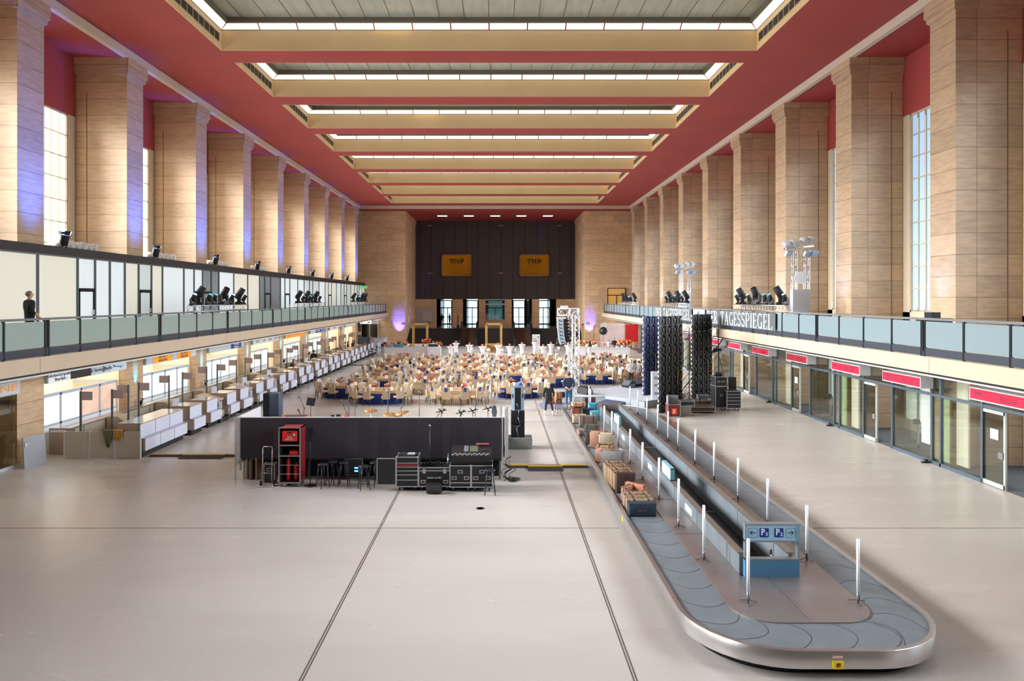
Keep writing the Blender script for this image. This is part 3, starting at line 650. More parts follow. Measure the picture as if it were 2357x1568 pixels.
for k in range(0, 8):
    ya, yb = D0+SP*k+1.45, D0+SP*(k+1)
    # room shell
    m = MB().box(WL, WL+.1, ya, yb, 0, 3.5).box(WL, wh, ya+.01, ya+.03, 0, 3.5).box(WL, wh, yb-.03, yb-.01, 0, 3.5)
    st(m.build('wall_bay', M('bay_wall', (236,222,198), .6)))
    MB().box(-.8, .8, -(yb-ya)/2+.3, (yb-ya)/2-.3, 0, .05).build('ceiling_light', ceil_em, None, (-18.3, (ya+yb)/2, 3.42), label='ceiling light in the bay of the %s' % sdesc[k], cat='ceiling light')
    if k >= 6: 
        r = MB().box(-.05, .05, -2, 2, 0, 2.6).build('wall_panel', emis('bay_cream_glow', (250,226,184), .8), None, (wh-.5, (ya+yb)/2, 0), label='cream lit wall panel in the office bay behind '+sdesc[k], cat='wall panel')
    else:
        r = E('office_partition', 'white office partition under the '+sdesc[k], 'glass partition', (wh, ya, 0))
        Lb = yb-ya; a0 = .15; n = 4 if k != 3 else 3; a1 = Lb-.25 if k != 3 else Lb-1.4
        MB().box(-.03, .03, a0, a1, 0, 1.0).build('lower_panel', BAYW, r)
        f = MB().box(-.04, .04, a0, a1, 2.12, 2.25).box(-.04, .04, a0, a1, .98, 1.06)
        for i in range(n+1): y = a0+(a1-a0)*i/n; f.box(-.04, .04, y-.05, y+.05, 0, 2.2)
        f.box(-2.0, -.04, a1-.06, a1, 2.12, 2.25).build('frame', BAYF, r)
        for i in range(n):
            y = a0+(a1-a0)*i/n; y2 = a0+(a1-a0)*(i+1)/n
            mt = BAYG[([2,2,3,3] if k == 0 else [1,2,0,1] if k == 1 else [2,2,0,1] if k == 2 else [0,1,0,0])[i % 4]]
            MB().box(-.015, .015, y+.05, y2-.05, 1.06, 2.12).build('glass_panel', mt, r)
    # sign box
    r = E('sign_board', sdesc[k].capitalize()+' hung under the balcony', 'sign', (-16.85, ya+.05, 2.72))
    Lb = yb-ya-.3
    MB().box(-.3, 0, 0, Lb, 0, .38).build('box', ALUP, r)
    y = 0
    for (s_, c, tc_, fr) in signs[k]:
        y2 = y+Lb*fr/ sum(q[3] for q in signs[k])
        MB().box(0, .02, y+.02, y2-.02, .02, .36).build('panel', M('sign_%d_%d_%d' % c, c, .4, emit=.25), r)
        if s_:
            two = '\n' in s_
            text('lettering', s_, .165 if two else .2, M('signtxt_%d_%d_%d' % tc_, tc_, .5), (.024, (y+y2)/2, .19), (PI/2, 0, PI/2), r, 1.6 if two else 1.2, .002, bold=.004)
        y = y2
    # aeroplane mark on the first board
    if k == 0:
        m = MB().cyl((.03, Lb*.8, .22), (.03, Lb*.95, .17), .025, .012, 8).face([(.035,Lb*.86,.2),(.035,Lb*.9,.19),(.035,Lb*.93,.08)]).face([(.035,Lb*.8,.23),(.035,Lb*.83,.22),(.035,Lb*.79,.33)])
        m.build('aeroplane_mark', M('plane_blue', (90,130,180), .4), r)
        m = MB(); m.tube([(.03, Lb*.19+.1*math.cos(t), .19+.1*math.sin(t)) for t in [2.4+k2*.35 for k2 in range(10)]], .012); m.build('arc_mark', M('arc_blue', (60,110,190), .4), r); MB().ball((.03, Lb*.225, .3), .03).build('dot_mark', M('dot_red', (210,50,50), .4), r)
        m = MB(); m.tube([(.03, Lb*.66+.06*math.cos(t), .19+.12*math.sin(t)) for t in [k2*PI/6 for k2 in range(13)]], .012); m.build('emblem', M('emblem_black', (30,34,38), .5), r)
# pillar-corner sign near the first pillar
r = E('sign_board', 'grey sign board with orange letters ending in NE, before the first stone pillar', 'sign', (-16.75, 20.6, 2.62))
MB().box(-.3, 0, 0, 3.75, 0, .42).build('box', ALUP, r); text('lettering', 'AIRLINE', .34, M('orange_letter', (240,140,40), .4, emit=.2), (.01, 3.62, .2), (PI/2, 0, PI/2), r, 2.0, .004, 'RIGHT')
# glazed shop front left of the first pillar
r = E('shop_window', 'glazed front beside the first stone pillar at the end of the check-in hall', 'window', (-16.95, 17.3, 0))
MB().box(-.03, .03, 0, 7.1, 0, 2.6).build('pane', glass('warm_glass', (238,226,180), .15), r); MB().box(-.05, .05, 0, 7.2, 0, .1).box(-.05, .05, 0, 7.2, 2.55, 2.65).box(-.05, .05, 4.6, 4.66, 0, 2.6).build('frame', BAYF, r)
MB().box(-.1, .1, 0, 7.2, 0, 3.5).build('wall_bay', TRAV, None, (-17.9, 17.3, 0)); bpy.data.objects['wall_bay']['kind'] = 'structure'
for o in bpy.data.objects:
    if o.name.startswith('wall_bay'): o['kind'] = 'structure'
# lower cyan uplights on pillars 1.. 
for k in range(1, 8):
    y = D0+SP*k+.75
    spot('cyan_uplight_lamp', (-16.6, y, 1.32), (-16.96, y, 2.4), (.02,.5,.95), 620, 24, .9, .03)
    uplight((-16.72, y, .95), 'small black uplight at the foot of the %s lower stone pillar behind the counters' % ORD[k], s=.45, group='uplights behind the counters')
# ================================================================ CHECK-IN COUNTERS
CB = M('counter_beige', (168,154,140), .45, noise=.03); CW = M('counter_white', (206,208,222), .38); WD = M('wood_edge', (176,128,88), .5); TOP = M('counter_top', (176,190,214), .12)
PLN = M('plinth_black', (20,20,22), .5)
def counter(y0, y1, lab, n=1, k=0):
    r = E('check_in_counter', lab, 'counter', (-13.1, y0, 0), 0, 'check-in counters')
    L_ = y1-y0
    MB().box(-1.0, -.16, .05, L_-.05, 0, .24).build('plinth', PLN, r)
    MB().box(-.98, -.02, 0, L_, .24, .70).build('lower_cabinet', CB, r)
    MB().box(-1.02, -.19, .03, L_+.0, .71, 1.24).build('upper_cabinet', CB, r)
    for i in range(n):
        a = L_*i/n+.02; b2 = L_*(i+1)/n-.02
        MB().box(-.02, 0, a, b2, .25, .69).build('front_panel', CW, r)
        MB().box(-.19, -.17, a-.05, b2-.06, .72, 1.23).build('front_panel', CW, r)
    MB().box(-1.04, -.15, .01, L_-.05, 1.24, 1.27, 0, mt=1).build('counter_top', [WD, TOP], r)
    MB().box(-.19, .01, -.01, L_+.01, .69, .71, 0, mt=1).build('ledge', [WD, TOP], r)
    return r
counter(25.8, 29.3, 'long white-fronted counter at the near end of the check-in row', 3)
def bag_station(y0, y1, lab, sign):
    r = E('baggage_station', lab, 'baggage scale', (-13.1, y0, 0), 0, 'baggage stations between the counters')
    L_ = y1-y0
    MB().box(-1.6, -.1, 0, L_, 0, .18).build('base', PLN, r)
    MB().box(-1.6, -.35, .02, L_-.02, .18, .34).box(-.35, -.3, .02, L_-.02, .18, .5).build('conveyor_bed', CB, r)
    MB().box(-1.0, -.36, .03, L_-.03, .34, .38).build('belt', DARK, r)
    MB().tube([(-.05, .1, 0), (-.05, .1, .75), (-.15, .1, .85)], .02).tube([(-.05, L_-.1, 0), (-.05, L_-.1, .75)], .02).build('guard_rail', ALU, r)
    c = MB(); c.loft([[(-1.3,0,.98),(-.35,0,.98),(-.35,0,1.06),(-1.3,0,1.3)], [(-1.3,L_,.98),(-.35,L_,.98),(-.35,L_,1.06),(-1.3,L_,1.3)]], 0, True, False).build('sloped_cover', M('cover_tan', (188,164,138), .5), r)
    MB().box(-.95, -.4, L_-.1, L_-.02, .38, .98).build('side_panel', CB, r)
    if sign:
        s_ = MB().box(-.48, 0, -.03, -.01, .72, 1.04).build('notice', M('notice_white', (228,228,230), .5), r)
        q = MB(); q.tube([(-.24+.1*math.cos(t), -.035, .86+.1*math.sin(t)) for t in [j*PI/8 for j in range(17)]], .012, 4); q.tube([(-.31, -.035, .93), (-.17, -.035, .79)], .01, 4); q.box(-.32,-.16,-.036,-.03,.98,1.0); q.build('ban_symbol', M('ink', (40,36,40), .5), s_)
    return r
for k in range(12):
    y = 29.95+4.1*k
    if k == 11: break
    counter(y, y+1.2, 'white-fronted check-in desk, first of the %s pair along the row' % ORD[k])
    counter(y+1.75, y+2.95, 'white-fronted check-in desk, second of the %s pair along the row' % ORD[k])
    bag_station(y+2.98, y+4.08, 'beige baggage scale gap after the %s pair of check-in desks' % ORD[k], k < 9)
    m = MB().box(-.25, .0, -.01, .01, 0, .3).rot(.4); 
    if k < 6 and k != 4: m.build('paper_sign', WHITE, None, (-13.9, y+.3, 1.272), label='small white paper sign standing on the first desk of the %s pair' % ORD[k], cat='paper sign')
MB().box(-1.0, 0, 0, 2.2, 0, 1.15).box(-1.1, .05, -.05, 2.3, 1.15, 1.2, 1).build('counter', [CW, TOP], None, (-13.1, 75.4, 0), label='last pale counter block at the far end of the check-in row', cat='counter')
MB().box(-1.0, 0, 0, 2.6, 0, 1.35).box(-1.1, .05, -.05, 2.7, 1.35, 1.4, 1).build('counter', [CW, TOP], None, (-13.1, 79.2, 0), label='taller pale counter standing alone by the end wall', cat='counter')
# low conveyor wall, chutes, flag posts
r = E('conveyor_wall', 'long low beige baggage conveyor casing behind the check-in desks', 'conveyor', (-16.35, 26.4, 0))
MB().box(-.25, 0, 0, 48, 0, .92).build('casing', CB, r); MB().box(-.3, .04, 0, 48, .92, .97).build('rail', STEEL, r)
r2 = MB()
for i in range(18): r2.box(0, .012, 1.0+i*2.6, 1.04+i*2.6, .05, .9)
r2.build('joint_strip', STEEL, r)
for i in range(11):
    y = 28.9+4.1*i
    m = MB(); m.loft([[(0,0,.0),(1.0,0,0),(1.0,0,.62),(.45,0,1.0),(0,0,1.0)], [(0,.9,0),(1.0,.9,0),(1.0,.9,.62),(.45,.9,1.0),(0,.9,1.0)]], 0, True, False).box(.9, 1.5, .15, .75, 0, .72)
    m.build('scale_console', [M('console_tan', (160,142,124), .5)], None, (-16.3, y, 0), label='beige slanted baggage console behind the %s pair of check-in desks' % ORD[i], cat='console', group='baggage consoles')
FL = M('flag_mauve', (164,144,144), .5)
ys = [(24.76,1),(26.7,1),(28.0,-1),(28.8,1)]
for k in range(11): ys += [(31.45+4.05*k, -1), (32.8+4.05*k, 1)]
for i, (y, d) in enumerate(ys):
    r = E('flag_sign_post', 'slim metal post with blank mauve flag sign, %s behind the check-in row' % ORD[i], 'sign post', ((-15.65, 26.05, -14.9)[0] if i == 0 else -14.75 if i == 1 else -14.9, 26.05 if i == 0 else 26.55 if i == 1 else y, 0), 0, 'flag signs behind the counters')
    MB().box(-.03, .03, -.03, .03, 0, 2.44).build('post', GREYM, r); MB().box(.03*d, .44*d, -.01, .01, 2.1, 2.42).build('sign_plate', FL, r)
# near-end screens, leaning door, blankets
r = E('partition_screen', 'beige three-panel screen closing the near end of the check-in row', 'partition', (-16.0, 25.62, 0))
for i in range(3): MB().box(i*.93+.03, (i+1)*.93-.03, 0, .05, .02, 1.0).build('panel', M('screen_beige', (176,166,152), .5), r)
for i in range(4): MB().box(i*.93-.025, i*.93+.025, -.01, .06, 0, 1.03).build('post', ALUP, r)
MB().box(-1.0, 0, 0, .05, 0, 1.0).box(-.95, -.4, -.01, 0, .85, .93, 1).build('partition_board', [CB, WHITE], None, (-16.0, 26.3, 0), label='brown-beige board set back beside the three-panel screen', cat='partition')
r = MB().box(-.0, .04, -.4, .4, 0, 1.08).rot(0, ry=-.08).build('door_leaf', M('leaf_grey', (146,146,152), .4), None, (-16.3, 24.45, .0), -.35, label='loose grey door leaf with handle leaning against the first stone pillar', cat='door')
MB().box(.04, .07, -.36, -.27, .73, .92).box(.07, .09, -.36, -.17, .82, .85).rot(0, ry=-.08).build('handle', CHROME, r)
def cloth(name, mat, loc, w_, h_, lab, cat='blanket', point=False):
    n = 10; top = [(-w_/2+w_*i/n, -.02-.02*math.sin(i*2.1), 0) for i in range(n+1)]
    m = MB(); rows = 6
    def P(i, j):
        u = i/n; v = j/rows; x = (-w_/2+w_*u)*(1-(.75*v if point else .12*v)); return (x, -.03-.03*math.sin(i*1.9+j*.6)*v-.02, -h_*v*(1 if point or i % 3 else .93))
    for j in range(rows):
        for i in range(n): m.face([P(i,j),P(i+1,j),P(i+1,j+1),P(i,j+1)], 0, True)
    for i in range(n): m.face([P(i,0),(P(i,0)[0],.12,.03),(P(i+1,0)[0],.12,.03),P(i+1,0)], 0, True)
    for i in range(n): m.face([(P(i,0)[0],.12,.03),(P(i,0)[0],.13,-.2),(P(i+1,0)[0],.13,-.2),(P(i+1,0)[0],.12,.03)], 0, True)
    return m.build(name, mat, None, loc, label=lab, cat=cat)
cloth('blanket', M('blanket_green', (92,92,62), .9, noise=.3, scale=14), (-14.35, 25.6, 1.05), .42, .62, 'dark green checked blanket hanging in a point over the beige screen', point=True)
cloth('blanket', M('blanket_ochre', (172,124,50), .9, noise=.5, scale=18), (-13.98, 25.6, 1.05), .34, .36, 'ochre plaid blanket draped over the beige screen')
# hanging signs and far kiosk at the end of the left aisle
r = E('hanging_sign', 'white hanging sign board near the far end of the check-in hall', 'sign', (XD(842, 80), 80, 3.02)); MB().box(-.66, .66, -.05, .05, 0, .36).build('panel', emis('sign_white_lit', (240,240,240), .5), r); MB().box(-.55, -.4, -.06, -.05, .12, .24).box(.2, .5, -.06, -.05, .12, .24).build('pictogram', M('ink2', (60,60,66), .5), r); MB().tube([(-.6,0,.36),(-.6,0,.5)], .01).tube([(.6,0,.36),(.6,0,.5)], .01).build('rod', ALU, r)
r = E('kiosk', 'dark windowed kiosk with pale fascia set against the end wall', 'kiosk', (-16.0, 86.4, 0))
MB().box(-1.05, 1.05, 0, .7, 0, 1.1).build('base', CB, r); MB().box(-1.1, 1.1, -.1, .7, 2.75, 3.3).build('fascia', ALUP, r)
MB().box(-1.0, -.06, 0, .05, 1.1, 2.7).box(.06, 1.0, 0, .05, 1.1, 2.7).build('window', M('kiosk_dark', (26,28,30), .1), r); MB().box(-1.08, -1.0, -.03, .1, 1.1, 2.75).box(-.06, .06, -.03, .1, 1.1, 2.75).box(1.0, 1.08, -.03, .1, 1.1, 2.75).build('frame', ALUP, r)
# ================================================================ RIGHT SHOP FRONTS
GX = 15.55
SF = M('storefront_frame', (98,112,124), .35, .5); SF2 = M('door_frame_silver', (190,194,190), .35, .4)
CG = glass('storefront_glass', (244,246,240), .04)
RS = M('red_sign', (178,28,58), .4, emit=.12); RSD = M('red_sign_dark', (150,24,44), .5); INK = M('sign_ghost', (120,18,52), .5)
CURT = emis('shop_white_curtain', (240,244,250), BAY_R*.55, (235,238,242)); GREEN = emis('shop_green_glow', (186,204,160), .6)  # curtain cloth has a glow of its own to look brightly lit
MAT = M('entrance_mat', (86,88,94), .8)
st(MB().box(GX, WR, -8, 87, 0, .012).build('floor_shops', MAT))
st(MB().box(GX, WR, -8, 87, 3.5, 3.72).build('ceiling_shops', WALLW))
st(MB().box(GX-.05, GX+.05, -8, 86, 3.42, 3.6).build('trim_30', WALLW))
names = ['nearest', 'second', 'third', 'fourth', 'fifth', 'sixth', 'seventh', 'eighth', 'farthest']
for j, k in enumerate(range(-1, 8)):
    P0 = 24.9+SP*k
    r = E('shop_front', 'glazed shop front bay with door under the shop-front balcony, %s from the viewer' % names[j], 'shop front', (GX, P0, 0))
    f = MB()
    for d in (0, -.5, -4.75): f.box(-.05, .05, d-.04, d+.04, 0, 3.45)
    f.box(-.04, .04, -SP+.04, -.04, 2.43, 2.52); f.box(-.05, .05, -2.6, .0, .0, .12); f.box(-.05, .05, -SP+.04, -4.75, .0, .12)
    f.box(-.05, .05, -2.64, -2.56, 0, 3.45)
    f.build('frame', SF, r)
    MB().box(-.008, .008, -2.56, -.04, .12, 2.43).build('pane', CG, r); MB().box(-.008, .008, -SP+.04, -4.79, .12, 2.43).build('pane', CG, r)
    MB().box(-.008, .008, -SP+.04, -.04, 2.52, 3.42).build('pane', CG, r)
    d = MB().box(-.03, .03, -3.62, -3.54, .02, 2.4).box(-.03, .03, -2.64, -2.56, .02, 2.4).box(-.03, .03, -3.6, -2.6, .02, .16).box(-.03, .03, -3.6, -2.6, 2.3, 2.4).build('door', SF2, r)
    MB().box(-.008, .008, -3.54, -2.64, .16, 2.3).build('pane', CG, d)
    MB().box(-.07, .07, -3.56, -3.36, .95, 1.15).build('handle', M('handle_plate', (110,108,104), .4), d)
    if j in (0, 1, 3): MB().box(-.02, -.012, -3.3, -2.95, 1.5, 1.82).build('paper_notice', WHITE, d)
    # open leaf turned inside
    e = MB().box(-.5, .5, -.03, .03, .02, .14).box(-.5, .5, -.03, .03, 2.3, 2.4).box(-.5, -.43, -.03, .03, .02, 2.4).box(.43, .5, -.03, .03, .02, 2.4)
    e.rot(0, (.56, -4.7, 0)); e = e.build('door', SF2, r); MB().box(.13, .99, -4.71, -4.69, .14, 2.3).build('pane', CG, e); MB().box(.85, 1.05, -4.78, -4.62, .95, 1.15).build('handle', M('handle_plate', (110,108,104), .4), e)
    # inner curtain / daylight panels between the pillars
    ya = P0-SP+.2+.9; 
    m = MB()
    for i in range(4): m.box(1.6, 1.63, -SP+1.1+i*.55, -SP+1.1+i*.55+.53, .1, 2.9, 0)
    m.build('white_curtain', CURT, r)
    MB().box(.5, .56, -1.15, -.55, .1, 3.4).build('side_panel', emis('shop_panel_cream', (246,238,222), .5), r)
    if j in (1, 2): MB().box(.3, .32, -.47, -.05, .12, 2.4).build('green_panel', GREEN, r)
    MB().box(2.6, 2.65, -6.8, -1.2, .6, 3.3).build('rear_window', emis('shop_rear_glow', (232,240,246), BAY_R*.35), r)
    MB().cyl((-.05, .02, 0), (-.05, .02, .14), .07, n=8).box(-.2, .1, -.06, .06, 0, .05).build('floor_lamp_clamp', BLACK, None, (GX-.12, P0+.1, 0), label='small black cable bundle lying at the foot of the shop front post, %s bay' % names[j], cat='cable bundle')
m = MB()
for k in range(-2, 9): m.box(XR+.0, XR+.9, D0+SP*k-.0, D0+SP*k+1.45, 0, .01)
sg = [(22.2,19.7,'nearest'),(27.24,24.77,'second'),(31.4,28.95,'third'),(36.3,33.9,'fourth'),(41.2,38.7,'fifth'),(45.5,43.2,'sixth'),(49.6,47.3,'seventh'),(54.5,52.1,'eighth'),(59,56.6,'ninth'),(70,67.6,'tenth')]
for i, (yb, ya, nm) in enumerate(sg):
    r = E('red_sign_box', 'bright red sign box with faded dark lettering over the shop glazing, %s from the viewer' % nm, 'sign', (GX-.5, ya, 2.7), 0, 'red sign boxes over the shop fronts')
    if i == 3: r['label'] = 'darker red unlit sign box over the shop glazing, fourth from the viewer'
    L_ = yb-ya
    MB().box(0, .45, 0, L_, 0, .4).build('box', ALUP, r)
    q = MB().box(-.012, 0, .04, L_-.04, .04, .36); nf = len(q.m); rnd = random.Random(i)
    q.box(-.016, -.012, L_-.55, L_-.28, .19, .28); 
    for t in range(14): q.box(-.016, -.012, L_-.62-t*.055, L_-.6-t*.055, .17, .19+rnd.random()*.03)
    q.box(-.016, -.012, L_-1.45, L_-1.38, .14, .26)
    for t in range(10):
        for v in range(3): q.box(-.016, -.012, L_-1.5-t*.06, L_-1.47-t*.06+rnd.random()*.02, .11+v*.055, .145+v*.055)
    q.m[nf:] = [1]*(len(q.m)-nf); q.build('sign_face', [RSD if i == 3 else RS, INK], r)

MB().box(-.02, .02, -.7, .7, 0, 1.9).box(-.02,.02,-.6,-.56,-1.2,0).box(-.02,.02,.56,.6,-1.2,0).build('red_banner', M('red_cloth', (200,24,34), .6), None, (XD(1454, 76), 76, 1.2), PI/2, label='plain bright red upright panel near the far right corner of the hall', cat='banner')
# ================================================================ BAGGAGE CAROUSEL
def rr(x0, x1, y0, y1, r, n=10):
    P = []
    for cx, cy, a in ((x1-r, y1-r, 0), (x0+r, y1-r, PI/2), (x0+r, y0+r, PI), (x1-r, y0+r, 1.5*PI)):
        for k in range(n+1): t = a+k*PI/2/n; P.append((cx+r*math.cos(t), cy+r*math.sin(t)))
    return P
X0, X1, Y0, Y1 = 3.16, 7.47, 10.75, 36.0
RIMM = M('carousel_rim_steel', (196,192,190), .3, .9, noise=.05, scale=2, stretch=(1,1,.2)); PLT = M('carousel_plate_steel', (168,160,158), .36, .75, noise=.1, scale=1.2)
RUB = M('carousel_rubber', (112,120,126), .38, noise=.08, scale=2.5, spec=.5); RUBL = M('rubber_joint_line', (60,64,68), .6)
car = E('baggage_carousel', 'long steel baggage carousel with grey rubber belt and rounded ends', 'baggage carousel', (0,0,0))
def L3(P, z): return [(x, y, z) for x, y in P]
o0, i0, i1 = rr(X0, X1, Y0, Y1, 1.56), rr(X0+.09, X1-.09, Y0+.09, Y1-.09, 1.47), rr(X0+.95, X1-.9, Y0+1.02, Y1-1.0, .68)
m = MB(); m.loft([L3(o0,.17), L3(o0,.445), L3(rr(X0+.008, X1-.008, Y0+.008, Y1-.008, 1.552),.452), L3(rr(X0+.08, X1-.08, Y0+.08, Y1-.08, 1.48),.452), L3(i0,.44), L3(i0,.39)], 0, False, False)
m.loft([L3(rr(X0+.03,X1-.03,Y0+.03,Y1-.03,1.53),.17), L3(o0,.17)], 0, False, False)
rim = m.build('rim', RIMM, car)
for p in rim.data.polygons: p.use_smooth = True
rim.data.polygons.foreach_set('use_smooth', [abs(p.normal.z) < .3 for p in rim.data.polygons])
p0 = rr(X0+.22, X1-.22, Y0+.22, Y1-.22, 1.34)
MB().loft([L3(p0, 0), L3(p0, .2)], 0, True, True).build('plinth', M('plinth_dark', (30,32,36), .3), car)
belt = MB().loft([L3(i0,.40), L3(i1,.40)], 0, False, False).loft([L3(i0,.2), L3(i0,.40)], 0, False)
m = MB()
def arcline(c, d, n_, wd=.86):
    # crescent across the belt: c centre-inner point, d direction outward, n_ direction of travel
    pts = []
    for i in range(9):
        u = i/8; b_ = math.sin(u*PI)**.7*.42 if False else (1-(2*u-1)**2)*.3*(1)-(.22*u)
        pts.append((c[0]+d[0]*wd*u+n_[0]*b_, c[1]+d[1]*wd*u+n_[1]*b_))
    for a, b_ in zip(pts, pts[1:]):
        t = Vector((b_[0]-a[0], b_[1]-a[1])).normalized()*.006; q = Vector((-t.y, t.x))
        m.face([(a[0]-q.x, a[1]-q.y, .4025), (b_[0]-q.x, b_[1]-q.y, .4025), (b_[0]+q.x, b_[1]+q.y, .4025), (a[0]+q.x, a[1]+q.y, .4025)])
y = 12.6
while y < 34.5:
    arcline((X0+.95, y), (-1, 0), (0, -1)); arcline((X1-.9, y), (1, 0), (0, 1), .8); y += .78
for x in (4.9, 5.65, 6.35): arcline((x, Y0+1.02), (0, -1), (1, 0), .92)
for cx, sg_ in ((X0+1.63, -1), (X1-1.58, 1)):
    for a in (.5, 1.05):
        t = (PI+a) if sg_ < 0 else (1.5*PI+a); d = (math.cos(t), math.sin(t)); arcline((cx+.68*d[0], Y0+1.7+.68*d[1]), d, (-d[1], d[0]), .86)
nf = len(belt.m); belt.add(m); belt.m[nf:] = [1]*(len(belt.m)-nf); belt.build('rubber_belt', [RUB, RUBL], car)
# plate pieces
C0, C1, TY0, TY1 = 4.80, 5.90, 13.75, 33.6
fr_ = rr(X0+.95, X1-.9, Y0+1.02, 30, .68); fr_ = [(x, min(y, TY0)) for x, y in fr_]
m = MB().prism(fr_, .36, .42).box(X0+.95, C0, TY0, TY1, .36, .42).box(C1, X1-.9, TY0, TY1, .36, .42)
bk = rr(X0+.95, X1-.9, 20, Y1-1.0, .68); bk = [(x, max(y, TY1)) for x, y in bk]; m.prism(bk, .36, .42)
m.build('top_plate', PLT, car)
m = MB()
for y in (16.2, 19.0, 21.8, 24.6, 27.4, 30.2, 33): m.box(X0+.96, C0, y-.006, y+.006, .42, .4225).box(C1, X1-.91, y-.006, y+.006, .42, .4225)
m.box(5.3, 5.306, Y0+1.03, TY0, .42, .4225); m.build('plate_joints', RUBL, car)
PAN = M('trough_panel', (114,121,126), .45, noise=.14, scale=3)
def wallp(xa, xb, nm):
    m = MB().box(xa, xb, TY0+.1, TY1, .02, .82, 0)
    for i in range(9): y = 14.6+i*2.2; m.box(xa-.004, xb+.004, y-.008, y+.008, .42, .82, 1)
    m.build(nm, [PAN, RUBL], car); MB().box(xa-.03, xb+.03, TY0+.1, TY1, .82, .85).build('wall_cap', STEEL, car)
wallp(C0, C0+.08, 'trough_wall'); wallp(C1-.12, C1-.04, 'trough_wall')
m = MB(); zz = [(13.85, -.0), (18.6, .2), (18.6, .08), (25.6, .42), (25.6, .3), (30, .55), (33.5, .55)]
for (ya, za), (yb, zb) in zip(zz, zz[1:]): m.face([(C0+.08, ya, za+.01), (C1-.12, ya, za+.01), (C1-.12, yb, zb+.01), (C0+.08, yb, zb+.01)])
m.build('infeed_belt', M('infeed_rubber', (38,46,50), .45), car)
MB().box(C0+.08, C1-.12, 18.5, 18.6, .19, .22).box(C0+.08, C1-.12, 25.5, 25.6, .41, .44).box(C0+.08, C1-.12, 33.5, 33.6, .0, .8).build('cross_bar', STEEL, car)
# emergency stop and notice on the front, yellow marks
fx = XD(1928, Y0)
r = MB().box(-.085, .085, -.03, 0, 0, .12).build('emergency_stop', M('stop_yellow', (240,214,20), .4), car, (fx, Y0, .185))
MB().box(-.03, .03, -.035, -.03, .03, .09).build('switch_plate', DARK, r); MB().cyl((0,-.06,.06), (0,-.03,.06), .018, n=12).build('stop_button', M('stop_red', (210,30,24), .3), r)
r = MB().box(-.085, .085, -.006, 0, 0, .045).build('notice_plate', M('notice_pinkred', (206,120,112), .5), car, (fx, Y0, .335)); MB().box(-.08, .08, -.008, -.006, .004, .041).build('notice_field', WHITE, r)
text('lettering', 'NOTHALT', .034, M('notice_red', (190,70,60), .5), (0, -.009, .021), (PI/2,0,0), r, 1.05, .0005)
for (y, z) in ((17.7, .25), (27.6, .27)):
    q = MB().box(-.006, 0, -.09, .09, 0, .1).build('warning_mark', M('stop_yellow', (240,214,20), .4), car, (X0, y, z))
for y in (26.7, 22.0, 17.55): MB().box(-.006, 0, -.3, .3, .5, .66).build('paper_label', WHITE, car, (C0, y, 0))
for (x, y) in ((4.45, 25.3), (4.62, 20.1)): MB().box(-.05, .05, -.16, .16, 0, .004).build('paper_label', WHITE, car, (x, y, .422), .15)
TEAL = M('sign_teal_end', (120,178,190), .3)
for y, lab in ((19.3, 'white double-sided board with teal ends fixed on the trough wall, nearer the viewer'), (27.7, 'white double-sided board with teal ends fixed on the trough wall, farther one')):
    r = E('white_board', lab, 'sign', (C0+.04, y, .85), 0); MB().box(-.06, .06, 0, .03, 0, .33).box(-.06, .06, 1.02, 1.05, 0, .33).box(-.06, .06, 0, 1.05, 0, .02).box(-.06, .06, 0, 1.05, .31, .33).build('frame', TEAL, r); MB().box(-.05, .05, .03, 1.02, .02, .31).build('panel', M('board_white', (232,238,238), .3, emit=.25), r)
# P3 P2 sign box on the carousel
xl, xr_, yb = 4.86, 5.92, 13.68
r = E('parking_sign', 'pale blue sign stand with arrows, P3 and P2, on the carousel plate', 'sign', ((xl+xr_)/2, yb, .42)); hw = (xr_-xl)/2
SB = M('sign_blue_pale', (150,190,214), .3, emit=.12); SB2 = M('sign_blue_mid', (88,140,176), .3); SA = M('sign_alu', (168,180,188), .3, .7); TL = M('sign_teal_edge', (70,170,200), .3)
MB().box(-hw, hw, 0, .12, 0, .33).build('lower_panel', SB2, r)
MB().box(-hw, -hw+.025, 0, .12, .33, 1.04).box(hw-.025, hw, 0, .12, .33, 1.04).box(-hw-.01, hw+.01, -.01, .13, 1.02, 1.05).box(-hw, hw, -.005, .125, .33, .36).box(-hw, hw, -.004, .12, .69, .72).build('frame', SA, r)
MB().box(hw, hw+.008, 0, .12, 0, 1.04).box(hw-.06, hw-.045, -.008, 0, .72, 1.02).build('edge_strip', TL, r)
MB().box(-hw+.025, hw-.025, 0, .1, .72, 1.02).build('sign_face', SB, r)
PB = M('sign_parking_blue', (24,62,150), .3); IK = M('sign_ink', (24,28,40), .4); PWH = M('sign_lettering_white', (236,242,250), .4)
for x, s_ in ((-.16, '3'), (.13, '2')):
    q = MB().prism(rr(x-.09, x+.09, -.09, .09, .015, 3), 0, .004).rot(0, (0, 0, .875), rx=PI/2); q = q.build('parking_symbol', PB, r)
    text('letter', 'P', .17, PWH, (x-.025, -.008, .885), (PI/2,0,0), q, .9, .001, bold=.006); text('digit', s_, .095, PWH, (x+.048, -.008, .845), (PI/2,0,0), q, 1, .001, bold=.003)
for x, d in ((-.38, -1), (.36, 1)):
    q = MB()
    P = rr(x-.09, x+.09, .785, .965, .015, 3)
    for a, b2 in zip(P, P[1:]+P[:1]): q.cyl((a[0], -.003, a[1]), (b2[0], -.003, b2[1]), .0025, n=4)
    q.box(x-.055, x+.055, -.005, -.001, .868, .882)
    for s_ in (-1, 1): q.face([(x+d*.06, -.006, .875), (x+d*.015, -.006, .875+s_*.048), (x+d*.0, -.006, .875+s_*.048), (x+d*.04, -.006, .875)])
    q.build('arrow_symbol', IK, r)
